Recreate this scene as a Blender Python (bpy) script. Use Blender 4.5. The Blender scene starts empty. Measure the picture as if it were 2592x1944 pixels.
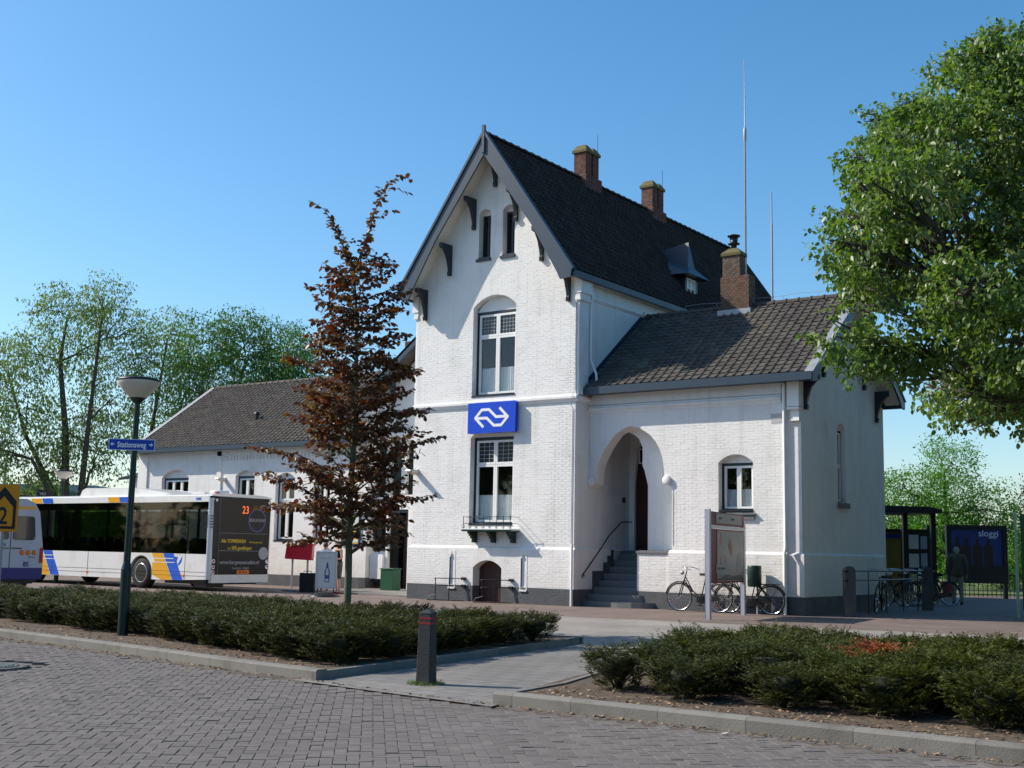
import bpy, math, random
import numpy as np
from mathutils import Vector, Matrix
from mathutils.geometry import tessellate_polygon
R = math.radians
rng = random.Random(7)
nrg = np.random.default_rng(11)
SC = bpy.context.scene
COL = SC.collection

# ------------------------------------------------------------------ camera, sky, sun, exposure
CAM = Vector((17.77, -27.37, 1.40))
yaw, pit, rol = R(-35.931), R(7.7546), R(1.090)
f0 = Vector((math.sin(yaw), math.cos(yaw), 0)); rt = Vector((math.cos(yaw), -math.sin(yaw), 0)); up = Vector((0, 0, 1))
fw = f0*math.cos(pit)+up*math.sin(pit); uu = -f0*math.sin(pit)+up*math.cos(pit)
r2 = rt*math.cos(rol)+uu*math.sin(rol); u2 = -rt*math.sin(rol)+uu*math.cos(rol)
cd = bpy.data.cameras.new('camera'); cam = bpy.data.objects.new('camera', cd); COL.objects.link(cam)
cam.matrix_world = Matrix(((r2.x, u2.x, -fw.x, CAM.x), (r2.y, u2.y, -fw.y, CAM.y), (r2.z, u2.z, -fw.z, CAM.z), (0, 0, 0, 1)))
cd.sensor_width = 36; cd.lens = 36*3108.1/2592; cd.clip_start = .1; cd.clip_end = 3000
SC.camera = cam
SUN = Vector((1, .45, -.86)).normalized()          # travel direction of the light
w = bpy.data.worlds.new('World'); SC.world = w; w.use_nodes = True
sk = w.node_tree.nodes.new('ShaderNodeTexSky'); sk.sky_type = 'NISHITA'; sk.sun_disc = False
sk.sun_elevation = R(38.1); sk.sun_rotation = R(245.8); sk.air_density = 1.0; sk.dust_density = .9; sk.ozone_density = 3.0
hs_ = w.node_tree.nodes.new('ShaderNodeHueSaturation'); hs_.inputs['Saturation'].default_value = 1.27; hs_.inputs['Hue'].default_value = .493
w.node_tree.links.new(sk.outputs[0], hs_.inputs['Color']); w.node_tree.links.new(hs_.outputs[0], w.node_tree.nodes['Background'].inputs[0])
w.node_tree.nodes['Background'].inputs[1].default_value = .15
sl = bpy.data.lights.new('sun', 'SUN'); sl.energy = 5.0; sl.angle = R(.5); sl.color = (1, .90, .77)
so = bpy.data.objects.new('sun', sl); COL.objects.link(so); so.rotation_euler = SUN.to_track_quat('-Z', 'Y').to_euler(); so.location = (0, 0, 30)
SC.view_settings.view_transform = 'Standard'; SC.view_settings.look = 'None'; SC.view_settings.gamma = 1
SC.view_settings.use_curve_mapping = False; SC.view_settings.exposure = .3
SC.cycles.use_denoising = True
SC.cycles.max_bounces = 6; SC.cycles.transparent_max_bounces = 12
def at(xr, d, z=0.0):                                # metres right of / ahead of the viewpoint
    p = CAM+f0*d+rt*xr; return Vector((p.x, p.y, z))

# ------------------------------------------------------------------ materials
def mk(name):
    m = bpy.data.materials.new(name); m.use_nodes = True
    return m, m.node_tree, m.node_tree.nodes['Principled BSDF']
def link(nt, a, b): nt.links.new(a, b)
def nd(nt, t, **k):
    n = nt.nodes.new(t)
    for a, b in k.items():
        if a.startswith('i_'):
            key = a[2:]; n.inputs[int(key) if key.isdigit() else key].default_value = b
        else: setattr(n, a, b)
    return n
def mat(name, c, rough=.7, var=.12, scale=6, bump=.0, bscale=40, metal=0, spec=.4, island=0, stain=None, stain_scale=.6, coat=0):
    m, nt, p = mk(name)
    p.inputs['Roughness'].default_value = rough; p.inputs['Metallic'].default_value = metal
    p.inputs['Specular IOR Level'].default_value = spec; p.inputs['Coat Weight'].default_value = coat
    tc = nd(nt, 'ShaderNodeTexCoord'); no = nd(nt, 'ShaderNodeTexNoise'); no.inputs['Scale'].default_value = scale; no.inputs['Detail'].default_value = 6
    geo = nd(nt, 'ShaderNodeNewGeometry')
    link(nt, geo.outputs['Position'], no.inputs['Vector'])
    mx = nd(nt, 'ShaderNodeMix', data_type='RGBA'); 
    mx.inputs[6].default_value = (*[x*(1-var) for x in c], 1); mx.inputs[7].default_value = (*[min(1, x*(1+var)) for x in c], 1)
    link(nt, no.outputs[0], mx.inputs[0]); last = mx.outputs[2]
    if stain:
        n2 = nd(nt, 'ShaderNodeTexNoise'); n2.inputs['Scale'].default_value = stain_scale; n2.inputs['Detail'].default_value = 8; n2.inputs['Roughness'].default_value = .65
        link(nt, geo.outputs['Position'], n2.inputs['Vector'])
        rp = nd(nt, 'ShaderNodeValToRGB'); rp.color_ramp.elements[0].position = .5; rp.color_ramp.elements[1].position = .72
        link(nt, n2.outputs[0], rp.inputs[0])
        m2 = nd(nt, 'ShaderNodeMix', data_type='RGBA'); link(nt, rp.outputs[0], m2.inputs[0]); link(nt, last, m2.inputs[6]); m2.inputs[7].default_value = (*stain, 1); last = m2.outputs[2]
    if island:
        hs = nd(nt, 'ShaderNodeHueSaturation'); mr = nd(nt, 'ShaderNodeMapRange'); oi = nd(nt, 'ShaderNodeObjectInfo')
        ad = nd(nt, 'ShaderNodeMath', operation='ADD'); fr = nd(nt, 'ShaderNodeMath', operation='FRACT')
        link(nt, geo.outputs['Random Per Island'], ad.inputs[0]); link(nt, oi.outputs['Random'], ad.inputs[1]); link(nt, ad.outputs[0], fr.inputs[0])
        link(nt, fr.outputs[0], mr.inputs[0]); mr.inputs[3].default_value = 1-island; mr.inputs[4].default_value = 1+island
        link(nt, mr.outputs[0], hs.inputs['Value']); link(nt, last, hs.inputs['Color']); last = hs.outputs[0]
    link(nt, last, p.inputs['Base Color'])
    if bump:
        nb = nd(nt, 'ShaderNodeTexNoise'); nb.inputs['Scale'].default_value = bscale; nb.inputs['Detail'].default_value = 5
        link(nt, geo.outputs['Position'], nb.inputs['Vector'])
        b = nd(nt, 'ShaderNodeBump'); b.inputs['Distance'].default_value = .01; b.inputs['Strength'].default_value = bump
        link(nt, nb.outputs[0], b.inputs['Height']); link(nt, b.outputs[0], p.inputs['Normal'])
    return m
def brickmat(name, c1, c2, cm, sx, sy, rot=0, bump=.5, rough=.85, off=.5):
    m, nt, p = mk(name); p.inputs['Roughness'].default_value = rough
    geo = nd(nt, 'ShaderNodeNewGeometry'); mp = nd(nt, 'ShaderNodeMapping'); mp.inputs['Rotation'].default_value = (0, 0, rot)
    br = nd(nt, 'ShaderNodeTexBrick'); br.offset = off
    br.inputs['Color1'].default_value = (*c1, 1); br.inputs['Color2'].default_value = (*c2, 1); br.inputs['Mortar'].default_value = (*cm, 1)
    br.inputs['Scale'].default_value = 1; br.inputs['Mortar Size'].default_value = .006; br.inputs['Brick Width'].default_value = sx; br.inputs['Row Height'].default_value = sy
    link(nt, geo.outputs['Position'], mp.inputs[0]); link(nt, mp.outputs[0], br.inputs[0])
    no = nd(nt, 'ShaderNodeTexNoise'); no.inputs['Scale'].default_value = .7; no.inputs['Detail'].default_value = 8; link(nt, geo.outputs['Position'], no.inputs['Vector'])
    hs = nd(nt, 'ShaderNodeHueSaturation'); mr = nd(nt, 'ShaderNodeMapRange'); mr.inputs[1].default_value = .3; mr.inputs[2].default_value = .7; mr.inputs[3].default_value = .78; mr.inputs[4].default_value = 1.2
    link(nt, no.outputs[0], mr.inputs[0]); link(nt, mr.outputs[0], hs.inputs['Value']); link(nt, br.outputs[0], hs.inputs['Color']); link(nt, hs.outputs[0], p.inputs['Base Color'])
    b = nd(nt, 'ShaderNodeBump'); b.inputs['Distance'].default_value = .006; b.inputs['Strength'].default_value = bump; b.invert = True
    link(nt, br.outputs['Fac'], b.inputs['Height']); link(nt, b.outputs[0], p.inputs['Normal'])
    return m
def leafmat(name, c1, c2, trans=.35, rough=.45, spec=.4):
    m, nt, p = mk(name); out = nt.nodes['Material Output']
    geo = nd(nt, 'ShaderNodeNewGeometry'); rp = nd(nt, 'ShaderNodeMix', data_type='RGBA'); rp.inputs[6].default_value = (*c1, 1); rp.inputs[7].default_value = (*c2, 1)
    link(nt, geo.outputs['Random Per Island'], rp.inputs[0]); link(nt, rp.outputs[2], p.inputs['Base Color']); p.inputs['Roughness'].default_value = rough
    p.inputs['Specular IOR Level'].default_value = spec
    tr = nd(nt, 'ShaderNodeBsdfTranslucent'); hs = nd(nt, 'ShaderNodeHueSaturation'); hs.inputs['Value'].default_value = 1.6; hs.inputs['Saturation'].default_value = 1.25
    link(nt, rp.outputs[2], hs.inputs['Color']); link(nt, hs.outputs[0], tr.inputs[0])
    mx = nd(nt, 'ShaderNodeMixShader'); mx.inputs[0].default_value = trans
    link(nt, p.outputs[0], mx.inputs[1]); link(nt, tr.outputs[0], mx.inputs[2]); link(nt, mx.outputs[0], out.inputs[0])
    return m
def glassmat(name, tint, gl=.9):
    m, nt, p = mk(name); out = nt.nodes['Material Output']
    t = nd(nt, 'ShaderNodeBsdfTransparent'); t.inputs[0].default_value = (*tint, 1)
    g = nd(nt, 'ShaderNodeBsdfGlossy'); g.inputs['Roughness'].default_value = .03; g.inputs[0].default_value = (gl, gl, gl, 1)
    lw_ = nd(nt, 'ShaderNodeLayerWeight'); pw_ = nd(nt, 'ShaderNodeMath', operation='POWER'); pw_.inputs[1].default_value = 4; link(nt, lw_.outputs['Facing'], pw_.inputs[0]); fr = nd(nt, 'ShaderNodeMath', operation='MULTIPLY_ADD'); fr.inputs[1].default_value = .6; fr.inputs[2].default_value = .03; link(nt, pw_.outputs[0], fr.inputs[0])
    mx = nd(nt, 'ShaderNodeMixShader'); link(nt, fr.outputs[0], mx.inputs[0]); link(nt, t.outputs[0], mx.inputs[1]); link(nt, g.outputs[0], mx.inputs[2]); link(nt, mx.outputs[0], out.inputs[0])
    return m
M = {}
M['white'] = mat('white_wall_paint', (.78, .77, .745), .75, .035, 3, .5, 55, stain=(.66, .65, .62), stain_scale=.9)
def weather(m, amt=.5):
    nt = m.node_tree; p = nt.nodes['Principled BSDF']; src = p.inputs['Base Color'].links[0].from_socket
    geo = nd(nt, 'ShaderNodeNewGeometry'); mp = nd(nt, 'ShaderNodeMapping'); mp.inputs['Scale'].default_value = (3.2, 3.2, .22); link(nt, geo.outputs['Position'], mp.inputs[0])
    n1 = nd(nt, 'ShaderNodeTexNoise'); n1.inputs['Scale'].default_value = 1.4; n1.inputs['Detail'].default_value = 9; n1.inputs['Roughness'].default_value = .7; link(nt, mp.outputs[0], n1.inputs['Vector'])
    r1 = nd(nt, 'ShaderNodeMapRange'); r1.inputs[1].default_value = .52; r1.inputs[2].default_value = .78; link(nt, n1.outputs[0], r1.inputs[0])
    sx = nd(nt, 'ShaderNodeSeparateXYZ'); link(nt, geo.outputs['Position'], sx.inputs[0])
    n2 = nd(nt, 'ShaderNodeTexNoise'); n2.inputs['Scale'].default_value = 3.0; n2.inputs['Detail'].default_value = 8; link(nt, geo.outputs['Position'], n2.inputs['Vector'])
    ad = nd(nt, 'ShaderNodeMath', operation='MULTIPLY_ADD'); ad.inputs[1].default_value = 1.6; link(nt, n2.outputs[0], ad.inputs[0]); mlt = nd(nt, 'ShaderNodeMath', operation='MULTIPLY'); mlt.inputs[1].default_value = -1; link(nt, sx.outputs[2], mlt.inputs[0]); link(nt, mlt.outputs[0], ad.inputs[2])
    r2_ = nd(nt, 'ShaderNodeMapRange'); r2_.inputs[1].default_value = -.4; r2_.inputs[2].default_value = .8; link(nt, ad.outputs[0], r2_.inputs[0])
    mxn = nd(nt, 'ShaderNodeMath', operation='MAXIMUM'); link(nt, r1.outputs[0], mxn.inputs[0]); link(nt, r2_.outputs[0], mxn.inputs[1])
    m2_ = nd(nt, 'ShaderNodeMath', operation='MULTIPLY'); m2_.inputs[1].default_value = amt; link(nt, mxn.outputs[0], m2_.inputs[0])
    mx = nd(nt, 'ShaderNodeMix', data_type='RGBA'); mx.inputs[7].default_value = (.42, .40, .36, 1); link(nt, m2_.outputs[0], mx.inputs[0]); link(nt, src, mx.inputs[6]); link(nt, mx.outputs[2], p.inputs['Base Color'])
weather(M['white'], .42)
M['smooth'] = mat('white_plaster', (.78, .78, .77), .7, .03, 3, .15, 30, stain=(.68, .67, .64), stain_scale=1.3)
weather(M['smooth'], .38)
M['plinth'] = mat('dark_plinth_paint', (.075, .08, .088), .7, .15, 4, .5, 50, stain=(.12, .12, .115), stain_scale=1.5)
M['trim'] = mat('blue_grey_trim', (.03, .052, .078), .4, .1, 5, .05, 30)
M['dark'] = mat('dark_trim', (.016, .022, .03), .4, .15, 5)
M['green'] = mat('dark_green_paint', (.008, .028, .022), .35, .15, 5)
M['frame'] = mat('white_frame_paint', (.8, .8, .78), .4, .03, 5)
M['soffit'] = mat('cream_soffit', (.72, .68, .58), .6, .06, 6)
M['tile'] = mat('roof_tile_brown', (.07, .06, .051), .8, .2, 5, .5, 60, island=.22, stain=(.105, .095, .07), stain_scale=1.1)
M['tile_shaded'] = mat('roof_tile_shaded', (.042, .035, .03), .85, .2, 5, .5, 60, island=.22, spec=.15)  # darker copy of the tile colour, with the tower slope's shade put in
M['zinc'] = mat('zinc_flashing', (.33, .34, .36), .45, .12, 4, metal=.3)
M['redbrick'] = brickmat('chimney_brick', (.13, .05, .036), (.09, .04, .032), (.16, .13, .11), .2, .065)
M['chbrick'] = mat('chimney_brick_unit', (.12, .052, .04), .9, .25, 12, .4, 50, island=.35)
M['chbrown'] = mat('brown_chimney_brick', (.13, .085, .058), .9, .25, 12, .4, 50, island=.3)
M['moss'] = mat('mossy_mortar', (.13, .115, .05), .95, .3, 14, .5, 30)
M['stone'] = mat('step_stone', (.15, .155, .155), .8, .12, 5, .3, 40)
M['kerb'] = mat('kerb_concrete', (.185, .18, .162), .85, .12, 3, .4, 70, island=.12, stain=(.12, .115, .095), stain_scale=2.6)
M['paver'] = mat('street_paver', (.142, .129, .119), .92, .24, 85, .8, 160, island=.12, stain=(.17, .155, .145), stain_scale=.8)
M['joint'] = mat('joint_sand', (.10, .09, .078), .95, .3, 20, .4, 80)
M['lane'] = brickmat('bus_lane_paving', (.27, .25, .23), (.235, .22, .2), (.17, .155, .135), .21, .105, R(45), .3)
M['redpave'] = brickmat('red_brown_paving', (.19, .14, .12), (.14, .105, .095), (.09, .075, .06), .2, .1, 0, .4)
M['path'] = brickmat('path_slabs', (.185, .18, .168), (.165, .16, .15), (.10, .09, .075), .3, .3, 0, .6)
for q_ in M['path'].node_tree.nodes:
    if q_.type == 'TEX_BRICK': q_.inputs['Mortar Size'].default_value = .011
M['soil'] = mat('bed_soil', (.085, .064, .045), .95, .35, 9, 1, 35, stain=(.15, .115, .08), stain_scale=7)
M['chip'] = mat('dry_debris', (.22, .15, .09), .9, .3, 10, island=.6)
M['bark'] = mat('bark', (.07, .06, .048), .9, .3, 12, .8, 30)
M['beechbark'] = mat('beech_bark', (.12, .13, .075), .8, .3, 10, .4, 40)
M['beech'] = leafmat('beech_leaf', (.105, .028, .022), (.12, .078, .03), .34, .45, .5)
M['lime'] = leafmat('lime_leaf', (.07, .13, .03), (.165, .235, .065), .42, .42, .55)  # random leaf tones, the paler end also stands in for highlights
M['birch'] = leafmat('birch_leaf', (.12, .18, .055), (.17, .24, .085), .4, .5)
M['bgleaf'] = leafmat('background_leaf', (.07, .18, .025), (.12, .25, .04), .42, .5)
M['yew'] = leafmat('yew_needles', (.026, .036, .009), (.065, .072, .014), .18, .6, .25)
M['yew2'] = leafmat('yew_needles_fresh', (.034, .048, .009), (.085, .095, .016), .2, .6, .25)
M['yewred'] = leafmat('yew_needles_dead', (.2, .06, .02), (.3, .1, .03), .2, .6)
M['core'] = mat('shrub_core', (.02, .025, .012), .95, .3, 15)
M['grass'] = leafmat('grass_blade', (.08, .13, .03), (.13, .17, .05), .3)
M['glass'] = glassmat('window_glass', (.93, .95, .95))
M['busglass'] = glassmat('bus_glass', (.42, .45, .46), .8)
M['darkglass'] = mat('dark_glass', (.012, .014, .016), .04, .1, 3, spec=.6)
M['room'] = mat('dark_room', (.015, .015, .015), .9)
M['lace'] = mat('lace_curtain', (.7, .72, .72), .9, .35, 38)
M['leadglass'] = mat('leaded_glass', (.02, .022, .024), .15, .5, 30)
M['nsblue'] = mat('sign_blue', (.0, .055, .55), .35, .04, 3)
M['bluesign'] = mat('street_sign_blue', (.01, .06, .42), .35, .04, 3)
M['signwhite'] = mat('sign_white', (.82, .82, .82), .4, .02)
M['lampglass'] = mat('lamp_bowl', (.62, .56, .46), .35, .08, 6, spec=.5)
M['poster_y'] = mat('poster_yellow', (.75, .45, .02), .5, .15, 6)
M['yellow'] = mat('road_sign_yellow', (.75, .27, .003), .4, .04)
M['bandred'] = mat('worn_red_band', (.2, .015, .02), .6, .3, 30)
M['red'] = mat('red_paint', (.45, .012, .03), .35, .06)
M['darkred'] = mat('dark_red_frame', (.24, .01, .022), .5, .1)
M['door'] = mat('brown_red_door', (.05, .018, .014), .5, .3, 14)
M['blackpaint'] = mat('black_iron', (.012, .013, .014), .4, .2)
M['bollard'] = mat('bollard_black', (.022, .024, .027), .6, .35, 14, .5, 60, stain=(.055, .055, .055), stain_scale=5)
M['rubber'] = mat('rubber', (.015, .015, .015), .8)
M['chrome'] = mat('chrome', (.6, .6, .6), .2, .02, metal=.9)
M['alu'] = mat('grey_aluminium', (.5, .5, .56), .4, .05, metal=.2)
M['buswhite'] = mat('bus_white', (.72, .72, .70), .3, .03, 1.2, coat=.4, stain=(.6, .58, .54), stain_scale=1.6)
M['busyel'] = mat('bus_yellow', (.72, .36, .015), .3, .03, coat=.4)
M['busblue'] = mat('bus_blue', (.015, .1, .55), .3, .03, coat=.4)
M['busrear'] = mat('bus_rear_film', (.010, .009, .010), .4, .3, 2.5, spec=.25)
M['vanwhite'] = mat('van_silver', (.42, .45, .5), .35, .04, 2, coat=.3)
M['vanblue'] = mat('van_navy', (.03, .025, .17), .4, .05)
M['orange'] = mat('amber', (.8, .2, .02), .4)
M['adyellow'] = mat('ad_lettering_yellow', (.75, .55, .02), .5)
M['adgrey'] = mat('ad_print_grey', (.35, .36, .4), .5, .1)
M['adblue'] = mat('ad_print_blue', (.06, .08, .25), .5, .3, 8)
M['led'], nt_, p_ = mk('led_digits'); p_.inputs['Base Color'].default_value = (.9, .15, .02, 1); p_.inputs['Emission Color'].default_value = (1, .16, .02, 1); p_.inputs['Emission Strength'].default_value = .8
M['paper'] = mat('poster_paper', (.62, .62, .58), .5, .08, 6)
M['paperdim'] = mat('map_poster', (.17, .17, .16), .35, .25, 9)
M['skin'] = mat('skin', (.5, .27, .18), .55, .05, 10)
M['hairb'] = mat('brown_hair', (.05, .025, .015), .6, .3, 30)
M['hairg'] = mat('grey_hair', (.3, .29, .27), .6, .3, 30)
M['black_cloth'] = mat('black_cloth', (.015, .015, .017), .9, .2)
M['white_cloth'] = mat('white_cloth', (.7, .72, .75), .9, .06)
M['olive'] = mat('olive_cloth', (.09, .085, .06), .9, .2)
M['beige'] = mat('beige_trousers', (.25, .22, .17), .9, .1)
M['bluegl'] = mat('far_glazing', (.06, .09, .12), .2, .3, 1)
M['farwall'] = mat('far_wall', (.3, .33, .38), .7, .1, 1)
M['greenbox'] = mat('green_box_paint', (.012, .07, .035), .45, .1)
M['cast'] = mat('cast_iron_green', (.1, .125, .115), .6, .35, 14, .6, 30)
M['skyposter'] = mat('blue_poster', (.02, .045, .17), .4, .5, 2)
M['wood'] = mat('ochre_panel', (.3, .2, .03), .6, .2, 3)

# ------------------------------------------------------------------ object helpers
WORLD = {}
def setp(o, parent):
    if parent is not None:
        o.parent = parent; o.matrix_parent_inverse = WORLD.get(parent.name, Matrix.Identity(4)).inverted()
def tag(o, label=None, cat=None, group=None, kind=None):
    if label: o['label'] = label
    if cat: o['category'] = cat
    if group: o['group'] = group
    if kind: o['kind'] = kind
    return o
def thing(name, label, cat, loc=(0, 0, 0), rz=0, group=None):
    o = bpy.data.objects.new(name, None); COL.objects.link(o); o.location = loc; o.rotation_euler = (0, 0, rz); o.empty_display_size = .2
    WORLD[o.name] = Matrix.Translation(Vector(loc)) @ Matrix.Rotation(rz, 4, 'Z')
    return tag(o, label, cat, group)
class MB:
    def __init__(s): s.v = []; s.f = []; s.m = []; s.sm = []
    def add(s, vs, fs, m=0, smooth=False):
        b = len(s.v); s.v.extend([tuple(x) for x in vs])
        for f in fs: s.f.append(tuple(i+b for i in f)); s.m.append(m); s.sm.append(smooth)
    def box(s, x0, x1, y0, y1, z0, z1, m=0):
        vs = [(x0, y0, z0), (x1, y0, z0), (x1, y1, z0), (x0, y1, z0), (x0, y0, z1), (x1, y0, z1), (x1, y1, z1), (x0, y1, z1)]
        s.add(vs, [(0, 3, 2, 1), (4, 5, 6, 7), (0, 1, 5, 4), (1, 2, 6, 5), (2, 3, 7, 6), (3, 0, 4, 7)], m); return s
    def slab(s, F, loops, d0, d1, m=0, back=True):
        """polygon with holes in frame F=(O,U,V,N), from depth d0 to d1 along N"""
        O, U, V, N = F; vs = []; idx = []
        for L in loops: idx.append((len(vs), len(L))); vs.extend(L)
        tri = tessellate_polygon([[Vector((a, b, 0)) for a, b in L] for L in loops])
        n = len(vs); P = [O+U*a+V*b+N*d1 for a, b in vs]+[O+U*a+V*b+N*d0 for a, b in vs]
        fs = []
        for t in tri:
            a, b, c = [vs[i] for i in t]
            ar = (b[0]-a[0])*(c[1]-a[1])-(b[1]-a[1])*(c[0]-a[0])
            if abs(ar) < 1e-9: continue
            flip = (U.cross(V).dot(N) > 0) != (ar > 0)
            q = (t[0], t[2], t[1]) if flip else tuple(t)
            fs.append(q)
            if back: fs.append((q[0]+n, q[2]+n, q[1]+n))
        for (st, c) in idx:
            for i in range(c):
                a = st+i; b = st+(i+1) % c; fs.append((a, b, b+n, a+n))
        s.add(P, fs, m); return s
    def tube(s, pts, r, seg=8, m=0, cap=True, smooth=True):
        pts = [Vector(p) for p in pts]; n = len(pts); rs = r if isinstance(r, (list, tuple)) else [r]*n
        vs = []; ref = None
        for i, p in enumerate(pts):
            t = (pts[min(i+1, n-1)]-pts[max(i-1, 0)]); t = t.normalized() if t.length > 1e-9 else Vector((0, 0, 1))
            if ref is None:
                ref = Vector((0, 0, 1)) if abs(t.z) < .9 else Vector((1, 0, 0))
            a = t.cross(ref); a = a.normalized() if a.length > 1e-6 else t.orthogonal().normalized(); b = t.cross(a).normalized(); ref = b.cross(t) if False else ref
            for k in range(seg):
                an = 2*math.pi*k/seg; vs.append(p+a*(math.cos(an)*rs[i])+b*(math.sin(an)*rs[i]))
        fs = []
        for i in range(n-1):
            for k in range(seg):
                k2 = (k+1) % seg; fs.append((i*seg+k, (i+1)*seg+k, (i+1)*seg+k2, i*seg+k2))
        s.add(vs, fs, m, smooth)
        if cap: s.add(vs[:seg], [tuple(range(seg))], m); s.add(vs[-seg:], [tuple(reversed(range(seg)))], m)
        return s
    def lathe(s, prof, seg=16, c=(0, 0, 0), m=0, smooth=True, A=None):
        vs = []; c = Vector(c)
        for (r_, z_) in prof:
            for k in range(seg):
                an = 2*math.pi*k/seg; q = Vector((r_*math.cos(an), r_*math.sin(an), z_))
                if A is not None: q = A @ q
                vs.append(c+q)
        fs = []
        for i in range(len(prof)-1):
            for k in range(seg):
                k2 = (k+1) % seg; fs.append((i*seg+k, i*seg+k2, (i+1)*seg+k2, (i+1)*seg+k))
        s.add(vs, fs, m, smooth)
        s.add(vs[:seg], [tuple(reversed(range(seg)))], m); s.add(vs[-seg:], [tuple(range(seg))], m)
        return s
    def mesh(s, name, mats):
        me = bpy.data.meshes.new(name); me.from_pydata(s.v, [], s.f)
        for x in (mats if isinstance(mats, (list, tuple)) else [mats]): me.materials.append(M[x] if isinstance(x, str) else x)
        me.polygons.foreach_set('material_index', s.m); me.polygons.foreach_set('use_smooth', s.sm)
        me.update(); return me
    def build(s, name, mats, parent=None, bevel=0, local=False):
        o = bpy.data.objects.new(name, s.mesh(name, mats)); COL.objects.link(o)
        if local: o.parent = parent
        else: setp(o, parent)
        if bevel:
            b = o.modifiers.new('bevel', 'BEVEL'); b.width = bevel; b.segments = 2; b.limit_method = 'ANGLE'
        return o
X_, Y_, Z_ = Vector((1, 0, 0)), Vector((0, 1, 0)), Vector((0, 0, 1))
def FR(y): return (Vector((0, y, 0)), X_, Z_, -Y_)          # a wall facing the street (u = world X)
def FX(x): return (Vector((x, 0, 0)), Y_, Z_, X_)           # a wall facing +X (u = world Y)
def W(F, u, v, d=0): return F[0]+F[1]*u+F[2]*v+F[3]*d
def rect(u0, u1, v0, v1): return [(u0, v0), (u1, v0), (u1, v1), (u0, v1)]
def seg_arch(u0, u1, v0, vs, va, n=10):
    w_ = (u1-u0)/2; h = va-vs; rr = (w_*w_+h*h)/(2*h); c = va-rr; a0 = math.asin(min(1, w_/rr)); um = (u0+u1)/2
    if vs-c < 0: a0 = math.pi-a0
    return [(u0, v0), (u1, v0)]+[(um+rr*math.sin(a0-2*a0*i/n), c+rr*math.cos(a0-2*a0*i/n)) for i in range(n+1)]
def pointed(u0, u1, v0, vs, va, n=7):
    um = (u0+u1)/2; pts = [(u0, v0), (u1, v0)]
    for i in range(n+1):
        t = i/n; pts.append((um+(u1-um)*math.cos(t*math.pi/2)**.9, vs+(va-vs)*math.sin(t*math.pi/2)**1.05))
    for i in range(n-1, -1, -1):
        t = i/n; pts.append((um-(um-u0)*math.cos(t*math.pi/2)**.9, vs+(va-vs)*math.sin(t*math.pi/2)**1.05))
    return pts
def text(name, body, F, u, v, size, mat_, parent, d=.003, ext=.002, sx=1.0, align='LEFT', shear=0, bold=0):
    cu = bpy.data.curves.new(name, 'FONT'); cu.body = body; cu.size = size; cu.extrude = ext; cu.align_x = align; cu.shear = shear; cu.offset = bold; cu.resolution_u = 3
    t = bpy.data.objects.new(name, cu); COL.objects.link(t)
    dg = bpy.context.evaluated_depsgraph_get(); me = bpy.data.meshes.new_from_object(t.evaluated_get(dg)); bpy.data.objects.remove(t)
    O, U, V, N = F
    for q in me.vertices:
        q.co = O+U*(u+q.co.x*sx)+V*(v+q.co.y)+N*(d+q.co.z)
    me.materials.clear(); me.materials.append(M[mat_]); o = bpy.data.objects.new(name, me); COL.objects.link(o); setp(o, parent); return o

# --- brick courses laid over a wall outline: returns list of (u0,u1,v0,v1)
def scan(loops, v):
    xs = []
    for L in loops:
        n = len(L)
        for i in range(n):
            (a, b), (c, d) = L[i], L[(i+1) % n]
            if (b <= v < d) or (d <= v < b): xs.append(a+(v-b)/(d-b)*(c-a))
    xs.sort(); return [(xs[i], xs[i+1]) for i in range(0, len(xs)-1, 2)]
def inter(A, B):
    out = []
    for a in A:
        for b in B:
            l, h = max(a[0], b[0]), min(a[1], b[1])
            if h-l > .02: out.append((l, h))
    return out
def courses(loops, v0, v1, bw=.215, bh=.055, j=.0115, off=0):
    out = []; pv = bh+j; pu = bw+j; k = int(math.floor(v0/pv))
    v = k*pv
    while v < v1:
        a, b = max(v, v0+.002), min(v+bh, v1-.002)
        if b-a > .015:
            for (l, h) in inter(scan(loops, a+1e-4), scan(loops, b-1e-4)):
                st = math.floor((l-off)/pu)*pu+off+(pu/2 if k % 2 else 0)
                if st > l: st -= pu
                while st < h:
                    s0, s1 = max(st, l), min(st+bw, h)
                    if s1-s0 > .025: out.append((s0, s1, a, b))
                    st += pu
        v += pv; k += 1
    return out
def bricks_into(mb, F, lst, d, t=.004, m=0):
    for (a, b, c, e) in lst:
        q = t*rng.uniform(.25, 1.0); e1 = .0025
        P = [W(F, a, c, d), W(F, b, c, d), W(F, b, e, d), W(F, a, e, d), W(F, a+e1, c+e1, d+q), W(F, b-e1, c+e1, d+q*rng.uniform(.8, 1.2)), W(F, b-e1, e-e1, d+q), W(F, a+e1, e-e1, d+q*rng.uniform(.8, 1.2))]
        mb.add(P, [(4, 5, 6, 7), (0, 1, 5, 4), (1, 2, 6, 5), (2, 3, 7, 6), (3, 0, 4, 7)], m)
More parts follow.
